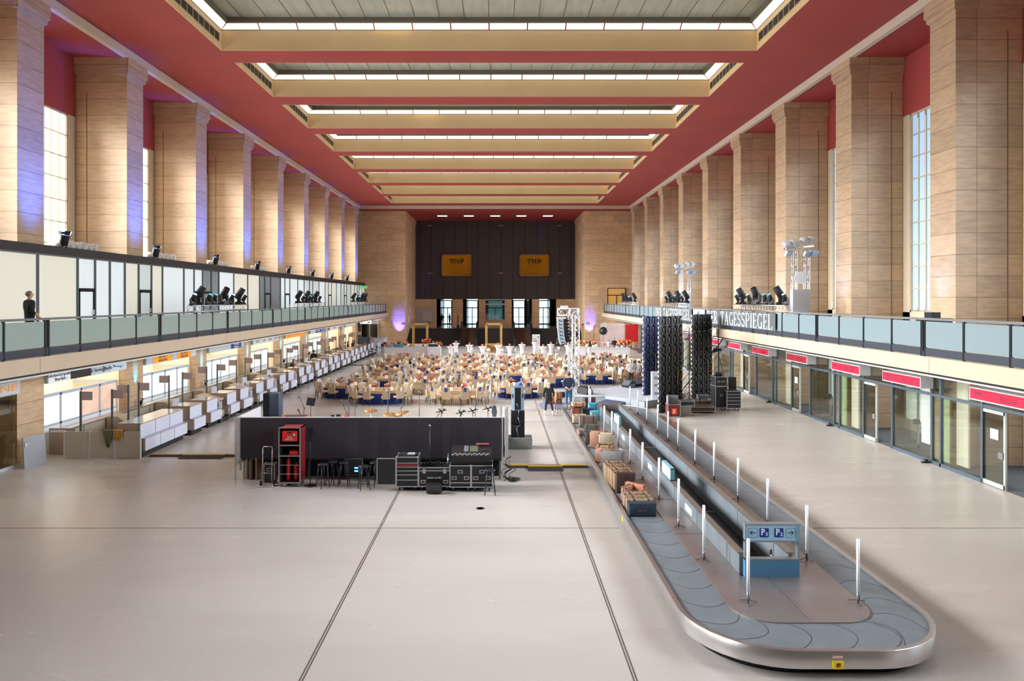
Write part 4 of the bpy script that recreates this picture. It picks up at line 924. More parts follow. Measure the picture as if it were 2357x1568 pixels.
MB().cyl((0, .06, .36), (0, .06, .43), .012).cyl((0,.06,.36), (0,.06,.37), .035).build('lamp_socket', CHROME, r); MB().cyl((0, .06, .43), (0, .06, .52), .022).build('lamp_handle', BLACK, r)
# tube light posts
TUBE = M('tube_white', (236,238,246), .25, .2, emit=.12); TG = M('tube_foot', (150,156,164), .3, .6)
post = E('light_tube_stand', '', 'tube stand', (0,0,0), 0, 'white tube stands on the carousel')
MB().cyl((0,0,.2), (0,0,1.15), .03, n=12).build('tube', TUBE, post); MB().cyl((0,0,.04), (0,0,.2), .026, n=10).cyl((.022,-.01,.05), (.022,-.01,.28), .009, n=6).build('tube_base', TG, post)
q = MB()
for a in (.3, 2.4, 4.5): q.tube([(0,0,.05), (.16*math.cos(a), .16*math.sin(a), .006)], .006)
q.tube([(0,0,.0),(0,0,.06)], .012); q.build('tripod', BLACK, post)
Lp = [(1722,1388),(1620,1290),(1562,1213),(1517,1151.4),(1479,1106.5),(1450.6,1067.8),(1423,1029),(1408.6,1015.7),(1391,999.4),(1359,950),(1349.4,934)]
Rp = [(1975,1388),(1857,1290),(1767,1212),(1699,1152.4),(1643.9,1106.5),(1600.6,1069.8),(1561,1037),(1537.8,1015.7),(1514,997),(1489,976),(1468,955.5),(1450,943.3)]
first = True
for sd, lst in (('inner west', Lp), ('east', Rp)):
    for i, (x, y) in enumerate(lst):
        gx_, gy = G(x, y, .42)
        gy = min(gy, 34.6)
        lab = 'white tube stand, %s side of carousel trough, %s' % ('suitcase' if sd != 'east' else 'shop-front', ('nearest the viewer' if i == 0 else ORD[i]+' from near end'))
        if first: post.location = (gx_, gy, .422); post['label'] = lab; first = False
        else: dup(post, (gx_, gy, .422), i*.7, lab)
# ---- suitcases
def suitcase(w_, h_, t, col, strap, lab, loc, rz, handle='top', trim=None, grp='old suitcases on the carousel belt'):
    r = E('suitcase', lab, 'suitcase', loc, rz, grp)
    nm = 'case_%d_%d_%d' % col
    sh = MB().rbox(-w_/2, w_/2, -t/2, t/2, 0, h_, min(.035, t*.2))
    q = MB(); q.box(-w_/2-.004, w_/2+.004, -.008, .008, .01, h_+.004)
    if strap:
        for sx in (-w_*.27, w_*.27): q.box(sx-.018, sx+.018, -t/2-.006, t/2+.006, -.0, h_+.006)
    q.build('strap', M('strap_brown', (86,58,42), .6), r)
    q = MB()
    for sx in (-1, 1):
        for sz in (0, 1):
            for sy in (-1, 1): q.ball((sx*(w_/2-.02), sy*(t/2-.02), .025 if sz == 0 else h_-.025), .03, 6)
    nf = len(sh.m); sh.add(q); sh.m[nf:] = [1]*(len(sh.m)-nf); sh.build('shell', [M(nm, col, .6, noise=.14, scale=7), M('corner_%d' % (trim or (96,66,46))[0], trim or (96,66,46), .5)], r)
    hm = M('handle_brown', (70,46,34), .5)
    if handle == 'top': MB().tube([(-.07,0,h_), (-.06,0,h_+.035), (.06,0,h_+.035), (.07,0,h_)], .009).build('handle', hm, r)
    else: MB().tube([(-.09,-t/2,h_*.45), (-.085,-t/2-.03,h_*.45), (.085,-t/2-.03,h_*.45), (.09,-t/2,h_*.45)], .011).build('handle', M('handle_red', (120,60,52), .5), r)
    return r
TAN, TAN2, OCH, NAVY, BRN, PNK, GRY, GRN, DKB, CRM = (140,118,96), (152,128,102), (158,122,84), (40,56,72), (122,84,60), (160,112,94), (106,103,102), (96,98,84), (62,48,42), (178,164,138)
def bx(x, y): return G(x, y, .405)
# front group of four lying long cases
y = 17.52
for i, (c, s_, nm) in enumerate(((NAVY, False, 'navy blue suitcase with pink handle on its end, nearest on the belt'), (TAN2, True, 'tan strapped suitcase directly behind the navy suitcase'), (TAN, True, 'greyish tan strapped suitcase, third in the nearest row of four'), (TAN2, True, 'light brown strapped suitcase at the back of the nearest row of four'))):
    suitcase(.70-.01*i, .34+.01*i, .24, c, s_, nm, (3.64+.03*math.sin(i), 17.65+i*.262, .405), 0, 'front' if i == 0 else 'top', (30,40,54) if i == 0 else None)
suitcase(.42, .4, .17, PNK, False, 'small pinkish suitcase standing in front of the tall square row', (3.52, 18.98, .405), .85)
suitcase(.62, .42, .17, (186,116,86), False, 'reddish brown suitcase leaning askew before the tall square row', (3.78, 19.12, .405), -.75)
for i, c in enumerate((DKB, OCH, TAN, TAN2, OCH, TAN, TAN2)):
    suitcase(.56+.012*(i % 3), .57-.015*(i % 2), .2, c, i > 0, ['dark brown suitcase with worn patch at the front of the tall square row','ochre strapped suitcase right behind the dark brown one','grey tan strapped suitcase in the tall row, third from its front','light tan strapped suitcase in the tall row, fourth from its front','golden tan strapped suitcase in the tall row, fifth from its front','dull tan strapped suitcase in the tall row, sixth from its front','light tan strapped suitcase at the far end of the tall row'][i], (3.61-.02*i, 19.75+i*.225, .405), .02*math.sin(i*2))
suitcase(.42, .46, .2, GRN, True, 'dark green suitcase standing west of the big grey one', (3.45, 21.55, .405), .5)
suitcase(.75, .55, .24, GRY, False, 'large grey suitcase standing askew on the belt', (3.72, 22.6, .405), -.55)
suitcase(.6, .48, .2, PNK, False, 'faded pink suitcase behind the large grey one', (3.55, 23.3, .405), -.6)
suitcase(.66, .44, .2, OCH, True, 'ochre suitcase with straps leaning beside the faded pink one', (3.68, 24.0, .405), -.45)
suitcase(.5, .4, .2, CRM, False, 'small cream suitcase on top of the ochre one', (3.75, 24.1, .86), -.3)
suitcase(.6, .62, .22, (160,118,92), False, 'upright worn orange-brown suitcase in the middle of the belt row', (3.68, 25.6, .405), -.4)
suitcase(.5, .5, .2, DKB, True, 'dark suitcase with tan edges behind the worn orange-brown one', (3.55, 26.3, .405), -.3)
suitcase(.62, .5, .22, (92,92,82), True, 'dark olive trunk standing on the belt', (3.72, 27.7, .405), -.2)
suitcase(.5, .22, .36, (150,118,106), False, 'flat mauve case lying before the dark olive trunk', (3.45, 28.1, .405), .2)
suitcase(.78, .48, .28, (126,108,98), True, 'big taupe suitcase near the far end of the belt', (3.86, 29.9, .405), .05)
suitcase(.6, .4, .24, CRM, False, 'pale cream suitcase behind the big taupe one', (3.58, 30.7, .405), .1)
suitcase(.5, .5, .24, (150,86,66), True, 'rust brown suitcase behind the pale cream one', (3.6, 32.0, .405), .1)
suitcase(.62, .2, .42, (188,150,120), True, 'flat tan case lying on top of the rust brown suitcase', (3.7, 32.05, .94), .1)
suitcase(.5, .42, .22, (60,80,104), False, 'dark blue suitcase beside the rust brown one', (4.15, 32.2, .405), -.2)
suitcase(.4, .5, .3, (60,150,186), False, 'bright blue hard case near the far end of the plate', (4.5, 33.2, .425), .1)
suitcase(.4, .42, .28, (90,170,196), False, 'light blue hard case standing before the bright blue one', (4.36, 31.4, .425), .1)
suitcase(.6, .5, .3, (66,54,44), True, 'dark brown trunk at the far end of the belt', (4.6, 35.2, .405), .3)
suitcase(.7, .24, .5, (70,60,52), True, 'flat dark trunk lying beyond the trough', (5.2, 34.2, .425), .2)
suitcase(.6, .35, .3, (88,62,48), True, 'small brown trunk lying on the carousel bend', (3.9, 34.6, .405), -.5)
suitcase(.6, .32, .3, (140,90,60), True, 'brown suitcase lying flat on the lavender carpet beyond the stool', (2.95, 39.0, .03), .1, grp=None)
suitcase(.42, .62, .2, (190,120,70), True, 'orange suitcase standing on end on the lavender carpet', (3.35, 38.9, .03), .6, grp=None)
MB().prism([(2.2,38.5),(2.3,37.3),(4.1,37.2),(4.2,39.6),(2.6,39.9)], .002, .02).build('carpet', M('carpet_lavender', (126,128,150), .9), None, None, label='pale lavender carpet laid beyond the carousel end', cat='carpet')
# ================================================================ CABLE RAMPS
def ramp(x0, x1, y, lab, y2=None):
    r = E('cable_ramp', lab, 'cable ramp', (x0, y, 0)); L_ = x1-x0
    MB().loft([[(0,-.2,0),(0,.2,0),(0,.08,.06),(0,-.08,.06)], [(L_,-.2,0),(L_,.2,0),(L_,.08,.06),(L_,-.08,.06)]], 0, True, False).build('body', M('ramp_black', (58,50,44), .7), r)
    n = int(L_/.9)
    for i in range(n): MB().box(i*L_/n+.01, (i+1)*L_/n-.01, -.07, .07, .06, .068).build('lid', M('ramp_yellow', (216,168,30), .5) if i % 2 == 0 else M('ramp_yellow_dull', (150,124,60), .6), r)
    return r
ramp(XD(348,26.1), -8.6, 26.1, 'yellow and black cable ramp between check-in row and band platform')
ramp(.35, 3.1, 24.4, 'yellow and black cable ramp between speaker stack and carousel')
for nm, x, y, w_ in (('on the check-in side of the band platform', XD(470, 26), 26.0, 1.6), ('beside the carousel', XD(1255, 24.2), 24.2, 1.2)):
    MB().loft([[(-w_/2,-.45,0),(-w_/2,.4,0),(-w_/2,.15,.075),(-w_/2,-.15,.075)],[(w_/2,-.45,0),(w_/2,.4,0),(w_/2,.15,.075),(w_/2,-.15,.075)]], 0, True, False).box(-w_/2, w_/2, -.06, .06, .075, .085, 1).build('cable_ramp', [M('ramp_black', (58,50,44), .7), M('ramp_yellow_bright', (246,204,20), .5)], None, (x, y, .0), label='wide wheelchair-friendly cable ramp section '+nm, cat='cable ramp')
MB().box(-2.2, 2.2, -.12, .12, 0, .05, 0).box(-2.2, 2.2, -.05, .05, .05, .06, 1).build('cable_ramp', [M('ramp_black', (58,50,44), .7), M('ramp_yellow_bright', (246,204,20), .5)], None, (XD(838, 61.7), 61.7, 0), label='distant thin yellow cable ramp between check-in desks and dining tables', cat='cable ramp')
# ================================================================ BAND PLATFORM AND BACKDROP
bx0, bx1, by = -8.47, .2, 22.6
CLOTH = M('molton_cloth', (52,48,56), .9, noise=.12, scale=.8, bump=.3, stretch=(1,1,.5)); PW = M('panel_pale', (228,222,222), .5)
r = E('stage_backdrop', 'dark cloth covered backdrop fence around the band platform, pale on its inner side', 'backdrop', (0, by, 0))
n = 40; m = MB()
def wv(i): return .025*math.sin(i*1.7)+.012*math.sin(i*4.1)
for i in range(n):
    xa = bx0+.1+(bx1-bx0-.2)*i/n; xb = bx0+.1+(bx1-bx0-.2)*(i+1)/n
    for z_a, z_b, s_ in ((2.03, 1.85, .3), (1.85, 1.2, .6), (1.2, .72, 1)):
        m.face([(xa, -.04+wv(i)*s_*.6, z_b), (xb, -.04+wv(i+1)*s_*.6, z_b), (xb, -.04+wv(i+1)*s_*.4, z_a), (xa, -.04+wv(i)*s_*.4, z_a)], 0, True)
m.build('cloth', CLOTH, r)
MB().box(bx0, bx1, 0, .05, .76, 2.03).build('back_panel', PW, r); MB().box(bx0, bx1, -.03, .07, 2.03, 2.05).build('top_rail', ALUP, r)
for x, nm in ((bx0, 'w'), (bx1, 'e')):
    MB().box(x-.04, x+.0, 0, 2.2, .5 if nm == 'w' else .45, 2.05).build('side_panel', PW, r)
    MB().box(x-.09, x-.05, -.03, .03, .0, 2.03).box(x+.02, x+.06, .1, .16, .3, 2.06 if nm == 'w' else 2.3).build('frame_post', ALUP, r)
MB().box(bx1-.14, bx1-.08, .5, .56, .8, 2.35).box(bx1+.06, bx1+.13, .3, .4, .75, 2.35).build('frame_post', ALUP, r)
r = E('band_platform', 'raised black band platform behind the dark cloth backdrop', 'platform', (0, by, 0))
MB().box(bx0+.1, bx1-.1, .1, 5.4, .62, .7).build('deck', M('deck_black', (40,36,38), .6), r)
MB().box(bx0+.6, bx1-.12, .55, .57, 0, .62).build('skirt', DARK, r)  # dark sheet set forward to make the open space below look shaded
for x in (bx0+.15, bx0+.35, -6.2, -4, -1.9, bx1-.15): 
    for y in (.15, 5.2): MB().box(x-.03, x+.03, y-.03, y+.03, 0, .62).build('leg', ALUP if x < -8 else GREYM, r)
for x, w_, c in ((-8.2, .05, (150,130,110)), (-8.05, .06, (120,92,66)), (-7.9, .04, (170,150,126))):
    MB().box(-w_/2, w_/2, 0, 1.0, .02, .74).build('wood_panel', M('board_%d' % c[0], c, .6), None, (x, by+.05, 0), label='%s board standing edge-on under the platform corner' % {150:'grey-brown',120:'dark brown',170:'pale tan'}[c[0]], cat='board')
DKZ = .7
def mic_stand(x, y, z, h_, boom, lab, zb=0):
    r = E('microphone_stand', lab, 'microphone stand', (x, y, z))
    MB().cyl((0,0,0), (0,0,h_), .013, n=6).build('pole', BLACK, r)
    q = MB()
    for a in (.4, 2.5, 4.6): q.tube([(0,0,.12), (.26*math.cos(a), .26*math.sin(a), .01)], .01)
    q.build('tripod', BLACK, r)
    if boom: 
        b2 = MB().tube([(-boom[0]*.3, 0, h_-boom[1]*.3), (boom[0], boom[2] if len(boom) > 2 else 0, h_+boom[1])], .01).build('boom', BLACK, r)
        MB().cyl((boom[0], 0, h_+boom[1]), (boom[0]*1.18, 0, h_+boom[1]*1.18), .022, .014, 8).build('microphone', GREYM, r)
    else: MB().cyl((0,0,h_), (0,-.03,h_+.12), .02, .03, 8).build('microphone', GREYM, r)
for (x, yt, D, boom, lab) in ((699, 914, 25.6, (-.15, .35), 'boom microphone stand nearest the check-in side of the platform'), (797, 925, 25.6, (-.16, .38), 'boom microphone stand beside the first dining table view'), (803, 908, 26.6, None, 'tall straight microphone stand at the platform middle'), (817, 925, 25.4, (-.28, .16), 'microphone stand with long boom reaching west over the platform'), (893, 905, 26.4, None, 'thin tall microphone stand before the blue dining table'), (923, 935, 25, (.1, .06), 'short boom stand above the cymbals'), (965, 908, 26.4, None, 'very tall thin stand between blue and cream dining tables'), (1059, 918, 26.2, None, 'tall thin stand in front of the cream dining table'), (1094, 905, 26.2, (.02, .2), 'tall stand with shock clamp in front of the cream dining table, nearer the carousel')):
    h_ = ZD(yt, D)-DKZ-(boom[1] if boom else 0); mic_stand(XD(x, D), D, DKZ, h_, boom, lab)
for (x, y_, D, lab, fl) in ((1016, 947, 24.6, 'empty guitar stand with fork top, westmost of three', 0), (1061, 950, 24.4, 'small stand with cross clamps beside the forked guitar stand', 1), (1088, 946, 24.6, 'cross clamp stand in the middle of the platform edge', 1), (1123, 941, 24.6, 'cross clamp stand next to the grey reflector', 1)):
    h_ = ZD(y_, D)-DKZ; q = MB().cyl((0,0,0), (0,0,h_), .014, n=6).tube([(-.18,0,h_-.03),(.18,0,h_+.05)], .022).tube([(-.1,0,h_+.1),(.06,0,h_-.08)], .02).tube([(.12,0,h_+.1),(.02,0,h_)], .02)
    for a in (.4, 2.5, 4.6): q.tube([(0,0,.14), (.24*math.cos(a), .24*math.sin(a), .01)], .01)
    q.build('instrument_stand', BLACK, None, (XD(x, D), D, DKZ), label=lab, cat='stand')
for (x, y_, D, rd, tl, lab) in ((854, 945.5, 25.2, .24, .08, 'golden crash cymbal on stand nearest the check-in side'), (901, 956, 24.8, .3, .15, 'wide golden ride cymbal on the drum kit'), (925, 951, 24.9, .26, -.2, 'tilted golden cymbal beside the ride cymbal')):
    h_ = ZD(y_, D)-DKZ; r = E('cymbal', lab, 'cymbal', (XD(x, D), D, DKZ))
    MB().lathe([(.01,.03),(.05,.02),(rd,0),(rd,-.004),(.05,.01),(.01,.02)], n=24).rot(0, (0,0,h_), rx=.12, ry=tl).build('plate', M('cymbal_gold', (206,150,86), .3, .6), r)
    q = MB().cyl((0,0,0), (0,0,h_+.05), .012, n=6)
    for a in (.4, 2.5, 4.6): q.tube([(0,0,.2), (.26*math.cos(a), .26*math.sin(a), .01)], .012)
    q.build('cymbal_stand', CHROME, r)
r = E('drum_kit', 'red and chrome drum kit mostly hidden behind the backdrop', 'drum kit', (XD(880, 25), 25.0, DKZ))
for (x, y_, z_, rd, dp) in ((-.55,0,.55,.17,.2),(.1,.1,.5,.2,.25),(.6,.1,.3,.22,.35)): q = MB().lathe([(rd,0),(rd,dp)], (x,y_,z_), 20).build('drum', M('drum_red', (150,34,30), .3), r); MB().lathe([(rd*1.03,dp),(rd*1.03,dp+.02),(rd*.9,dp+.02)], (x,y_,z_), 20).build('rim', CHROME, q)
MB().cyl((0,-.1,.28), (0,.3,.28), .28, n=20).build('bass_drum', M('drum_red', (150,34,30), .3), r)
r = E('percussion_set', 'small chrome percussion set with red drum behind the backdrop', 'percussion', (XD(777, 25.4), 25.4, DKZ))
MB().cyl((-.3,0,.86),(-.1,.0,.86),.1,n=12).cyl((-.1,0,.88),(.1,0,.88),.1,n=12).build('drum_pair', BLACK, r); MB().lathe([(.12,0),(.12,.1)], (.28,0,.84), 14).build('drum', M('drum_red2', (220,60,40), .3), r); MB().cyl((0,0,0),(0,0,.88),.015).tube([(-.3,0,.75),(.4,0,.75)], .015).build('stand', CHROME, r)
r = E('keyboard', 'red stage keyboard with patterned top on the platform', 'keyboard', (XD(676, 24.2), 24.2, DKZ)); zk = ZD(958, 24.2)-DKZ
MB().loft([[(-.42,-.2,zk-.1),(-.42,.3,zk-.1),(-.42,.3,zk),(-.42,-.2,zk-.04)],[(.42,-.2,zk-.1),(.42,.3,zk-.1),(.42,.3,zk),(.42,-.2,zk-.04)]], 0, True, False).build('body', M('keyboard_red', (170,56,48), .4), r)
MB().box(-.3, .35, -.02, .28, zk-.02, zk+.008).build('control_panel', M('keyboard_pattern', (90,60,60), .5, noise=.8, scale=60), r); MB().tube([(-.35,0,0),(.35,0,zk-.1)], .02).tube([(.35,0,0),(-.35,0,zk-.1)], .02).build('stand', BLACK, r)
r = E('violin', 'brown violin scroll and neck leaning at the keyboard end', 'violin', (XD(691, 24.3), 24.3, DKZ)); q = MB().tube([(0,0,zk-.3),(-.02,0,zk+.1),(-.06,0,zk+.2)], .025).ball((-.07,0,zk+.2), .04).ball((0,0,zk-.4), (.1,.04,.2)); q.build('body', M('violin_brown', (96,58,34), .3), r)
r = E('music_stand', 'black music stand on the platform near the check-in side', 'music stand', (XD(715, 25), 25, DKZ)); zk = ZD(934, 25)-DKZ
MB().cyl((0,0,0),(0,0,zk),.014).tube([(-.2,-.1,0),(0,0,.15),(.2,-.1,0)], .01).build('pole', BLACK, r); MB().box(-.17,.13,-.01,.01,0,.28).rot(0,(0,0,zk),rx=-.3,ry=.15).build('tray', DARK, r)
# PA speakers
def pa(name, x, D, w_, zs, lab, plinth=None):
    r = E('loudspeaker_stack', lab, 'loudspeaker', (XD(x, D), D, 0))
    return r
r = E('loudspeaker_stack', 'dark column loudspeaker on black subwoofers at the check-in end of the platform', 'loudspeaker', (XD(628, 25.6), 25.6, DKZ))
MB().rbox(-.3,.3,-.3,.3,0,.85,.02).build('subwoofer', BLACK, r); MB().rbox(-.05,.3,-.25,.25,.9,1.75,.02).build('cabinet', M('speaker_blue_grey', (62,72,92), .5), r)
MB().box(-.28,-.05,-.24,.24,.9,1.74).build('grille', DARK, r); MB().tube([(-.2,-.31,.3),(-.1,-.36,.5),(.1,-.36,.4),(.2,-.31,.7)], .012).build('cable', GREYM, r)
r = E('loudspeaker_stack', 'grey column loudspeaker on two black subwoofers before the dining tables', 'loudspeaker', (XD(1191.5, 27.7), 27.7, .43)); 
for z_ in (0, .52): 
    MB().rbox(-.27,.27,-.27,.27,z_,z_+.5,.02).build('subwoofer', BLACK, r)
q = MB().prism([(-.25,-.12),(-.13,-.25),(.13,-.25),(.25,-.12),(.25,.2),(-.25,.2)], 1.05, 1.98).build('cabinet', M('speaker_grey', (120,134,146), .4, .3), r)
MB().box(-.11,.11,-.262,-.25,1.1,1.94).build('grille', DARK, q)
for s_ in (-1,1): MB().box(s_*.2-.02,s_*.2+.02,-.2,-.16,1.55,1.7).build('grip', BLACK, q)
MB().tube([(-.05,-.27,1.35),(.05,-.3,1.1),(0,-.3,.8),(.1,-.3,.5),(-.05,-.3,.4),(.02,-.35,.0)], .014).build('cable', GREYM, r)
MB().rbox(-.51,.51,-.35,.35,0,.43,.01).build('plinth_block', M('plinth_silver', (146,150,150), .35, .5, noise=.1, scale=3), None, (XD(1195, 27.5), 27.6, 0), label='low silver-grey block carrying the grey loudspeaker stack', cat='plinth')
r = E('reflector_panel', 'grey angled microphone reflector clamped to the backdrop corner', 'reflector', (XD(1138, 23.4), 23.4, 1.9)); MB().prism([(-.05,-.02),(.05,-.02),(.09,.18),(.06,.38),(.0,.43),(-.08,.36),(-.09,.2)], 0, .02).rot(0,(0,0,0),rx=PI/2).build('panel', M('reflector_grey', (84,92,102), .3), r); MB().tube([(.0,0,0),(.02,0,-.25),(.1,0,-.3)], .012).build('arm', CHROME, r)
# ================================================================ THINGS IN FRONT OF THE BACKDROP
STL = M('flight_edge', (176,176,178), .3, .7)
def case(name, w_, d_, z0, z1, loc, lab, body=(24,25,30), rz=0, cat='road case', handles=((0,.5),), wheels=True, grp=None, lidline=None):
    r = E(name, lab, cat, loc, rz, grp)
    MB().box(-w_/2+.01, w_/2-.01, -d_/2+.01, d_/2-.01, z0+.01, z1-.01).build('body', M('case_body_%d' % body[0], body, .5), r)
    q = MB(); e = .014
    for x in (-w_/2, w_/2):
        for y_ in (-d_/2, d_/2): q.box(x-e, x+e, y_-e, y_+e, z0, z1)
    for z_ in (z0, z1)+((lidline,) if lidline else ()):
        for y_ in (-d_/2, d_/2): q.box(-w_/2, w_/2, y_-e, y_+e, z_-e, z_+e)
        for x in (-w_/2, w_/2): q.box(x-e, x+e, -d_/2, d_/2, z_-e, z_+e)
    q.build('edge_frame', STL, r)
    q = MB()
    for x in (-w_/2, w_/2):
        for y_ in (-d_/2, d_/2):
            for z_ in (z0, z1): q.ball((x, y_, z_), .026, 6)
    q.build('ball_corner', STL, r)
    for (hx, hz) in handles:
        x = hx*w_/2; z_ = z0+hz*(z1-z0); h2 = MB().box(x-.075, x+.075, -d_/2-.012, -d_/2, z_-.05, z_+.05).build('handle_dish', STL, r); MB().box(x-.05, x+.05, -d_/2-.018, -d_/2-.01, z_-.028, z_+.028).build('grip', DARK, h2)
    if wheels:
        for x in (-w_/2+.09, w_/2-.09):
            for y_ in (-d_/2+.09, d_/2-.09): 
                c = MB().cyl((x-.02, y_, .05), (x+.02, y_, .05), .05, n=12).build('caster', BLACK, r); MB().box(x-.03, x+.03, y_-.03, y_+.03, .06, z0).build('fork', GREYM, c)
    return r
# fire safety case
fx_, fD = XD(673, 22.1), 22.1
r = E('fire_safety_case', 'tall red-sided flight case with first aid box and fire extinguishers', 'fire safety case', (fx_, fD, 0)); RD = M('safety_red', (138,26,34), .5); FR = M('safety_bright_red', (206,28,24), .4)
MB().box(.3,.33,-.3,.3,.15,1.85).box(-.33,-.3,-.3,.3,.15,1.85).box(-.33,.33,-.3,.3,1.82,1.85).build('shell', RD, r)
MB().box(-.3,.3,.25,.29,.15,1.82).box(-.3,.3,-.3,.25,.12,.15).box(-.3,-.296,-.3,.25,.15,1.82).box(.296,.3,-.3,.25,.15,1.82).build('lining', DARK, r)
q = MB(); e = .016
for x in (-.33,.33): q.box(x-e,x+e,-.32,-.28,.13,1.86)
for z_ in (.13,.97,1.3,1.86): q.box(-.33,.33,-.32,-.28,z_-e,z_+e)
for z_ in (.4,.68): q.box(-.3,.3,-.3,-.28,z_-.008,z_+.008)
q.box(-.3,.3,-.28,.25,.96,.98).box(-.3,.3,-.28,.25,1.29,1.31); q.build('edge_frame', STL, r)
for x in (-.28,.28):
    for y_ in (-.25,.22): MB().cyl((x-.025,y_,.06),(x+.025,y_,.06),.06,n=12).build('caster', GREYM, r)
r2 = E('first_aid_box', 'red first aid box with white cross in the top of the safety case', 'first aid box', (fx_, fD, 1.42)); MB().rbox(-.24,.24,-.31,-.05,0,.33,.02).build('body', FR, r2); MB().box(.1,.19,-.316,-.31,.17,.27).build('green_field', M('aid_green', (40,110,70), .4), r2); MB().box(.132,.158,-.32,-.316,.18,.26).box(.105,.185,-.32,-.316,.207,.233).build('white_cross', WHITE, r2)
MB().box(-.06,.06,-.33,-.31,.27,.3).build('handle', DARK, r2)
for i, s_ in enumerate(('ERSTE HILFE', 'FIRST AID', 'PREMIERS SECOURS', 'PRIMEROS AUXILIOS')): text('lettering', s_, .036, WHITE, (0, -.314, .155-.034*i), (PI/2,0,0), r2, .8, .001)
MB().rbox(-.02,.27,-.28,.1,0,.13,.02).build('red_bag', FR, None, (fx_, fD, .99), label='flat red folded pack on the middle shelf of the safety case', cat='bag')
for x, h_, rd, lab in ((-.1, .72, .065, 'tall red fire extinguisher in the safety case'), (.15, .5, .075, 'shorter red fire extinguisher in the safety case')):
    r2 = E('fire_extinguisher', lab, 'fire extinguisher', (fx_+x, fD-.08, .155)); MB().lathe([(rd*.9,0),(rd,.02),(rd,h_*.82),(rd*.75,h_*.92),(rd*.3,h_*.96),(rd*.3,h_)], n=16).build('cylinder', FR, r2); MB().cyl((0,0,h_),(0,0,h_+.05),.015).tube([(-.05,0,h_+.04),(.07,0,h_+.07)], .01).build('valve', M('valve_grey', (140,120,110), .4), r2); MB().tube([(.02,0,h_),(rd+.02,0,h_-.1),(rd+.02,0,h_*.5)], .01).build('hose', BLACK, r2)
# hand truck
r = E('hand_truck', 'folding hand truck leaning by the backdrop with a small case on it', 'hand truck', (XD(614,21.9), 21.9, 0))
MB().tube([(-.15,0,.15),(-.15,.1,1.15),(-.13,.1,1.22),(.13,.1,1.22),(.15,.1,1.15),(.15,0,.15)], .016, 8).tube([(-.15,.02,.4),(.15,.02,.4)], .012).build('frame', STL, r); MB().tube([(-.24,-.2,.03),(.24,-.2,.03)], .012).tube([(-.2,.02,.12),(-.24,-.2,.03)], .012).tube([(.2,.02,.12),(.24,-.2,.03)], .012).tube([(-.15,-.2,.03),(0,-.1,.03),(.1,-.2,.03)], .006).build('toe_plate', STL, r)
for s_ in (-.2,.2): MB().cyl((s_-.02,.05,.08),(s_+.02,.05,.08),.08,n=14).build('wheel', BLACK, r)
case('small_amp_case', .34, .2, .02, .62, (XD(620,22.2), 22.3, 0), 'small grey-edged equipment case strapped on the hand truck', (60,56,54), wheels=False, handles=((0,.7),))
# stands with black bags, stools
r = E('lighting_stand', 'black stand with a hooded lamp in front of the dark backdrop', 'stand', (XD(714,21.9), 21.9, 0)); MB().cyl((0,0,0),(0,0,1.75),.013).build('pole', BLACK, r); MB().lathe([(.17,0),(.17,.02),(.02,.035)], n=16).build('round_base', BLACK, r); MB().box(-.07,.07,-.04,.04,1.62,1.85).box(-.05,.05,-.06,.0,1.42,1.6).build('lamp_head', M('gloss_black', (20,20,24), .15), r)
mic_stand(XD(989,22), 22.1, 0, ZD(984,22)-.05, None, 'black microphone stand rising before the dark backdrop behind the audio case')
SG = M('stool_metal', (44,48,58), .35, .3)
stool = E('bar_stool', '', 'bar stool')
q = MB().lathe([(.15,.70),(.165,.71),(.165,.735),(.13,.745)], n=16); q.build('seat', SG, stool)
for a in range(4):
    t = PI/4+a*PI/2; MB().cyl((.12*math.cos(t),.12*math.sin(t),.71),(.22*math.cos(t),.22*math.sin(t),0),.018,.014,6).build('leg', SG, stool)
q = MB(); P = [(.19*math.cos(PI/4+a*PI/2), .19*math.sin(PI/4+a*PI/2), .22) for a in range(5)]; q.tube(P, .01); q.build('footrest', SG, stool)
sts = [((XD(1128,21.0),21.0,0),'dark metal bar stool in front of the mixing desk case'), ((XD(1286.5,35.8),35.8,0),'dark metal bar stool standing beside the woman in black'), ((XD(742,21.7),21.75,0),'dark bar stool just right of the lamp stand under the backdrop'), ((XD(762,21.9),22.1,0),'dark bar stool half under the platform behind the first one'), ((XD(790,21.9),22.0,0),'dark bar stool in the middle of the shadowy row'), ((XD(838,21.5),21.5,0),'dark bar stool before the rack with blue lights'), ((XD(862,21.9),22.0,0),'dark bar stool between blue-lit rack and open case door')]
for i, (l, lb) in enumerate(sts):
    if i == 0: stool.location = l; stool['label'] = lb
    else: dup(stool, l, i*.4, lb)
r = E('equipment_rack', 'black equipment rack with small blue glowing displays under the platform', 'rack', (XD(816,22.6), 22.75, 0)); MB().box(-.28,.28,-.25,.25,.2,.72).build('cabinet', BLACK, r); q = MB(); 
for z_ in (.2,.72): q.box(-.29,.29,-.27,-.25,z_-.01,z_+.01)
q.box(-.29,-.27,-.27,-.25,.2,.72).box(.27,.29,-.27,-.25,.2,.72); q.build('frame', GREYM, r); MB().box(.02,.14,-.262,-.25,.4,.45).box(.02,.14,-.262,-.25,.3,.35).build('display', emis('display_blue', (90,170,255), 3), r)
def bottle(x, D, z, lab, h_=.27): 
    r = E('water_bottle', lab, 'bottle', (XD(x, D), D, z)); MB().lathe([(.03,0),(.034,.02),(.034,h_*.62),(.012,h_*.82),(.012,h_*.94)], n=12).build('body', M('bottle_clear', (150,170,176), .08, spec=.9), r); MB().lathe([(.035,h_*.2),(.035,h_*.5)], n=12).build('paper_label', M('bottle_label', (210,220,226), .5), r); MB().lathe([(.014,h_*.94),(.014,h_)], n=10).build('cap', M('bottle_cap', (60,90,140), .5), r)
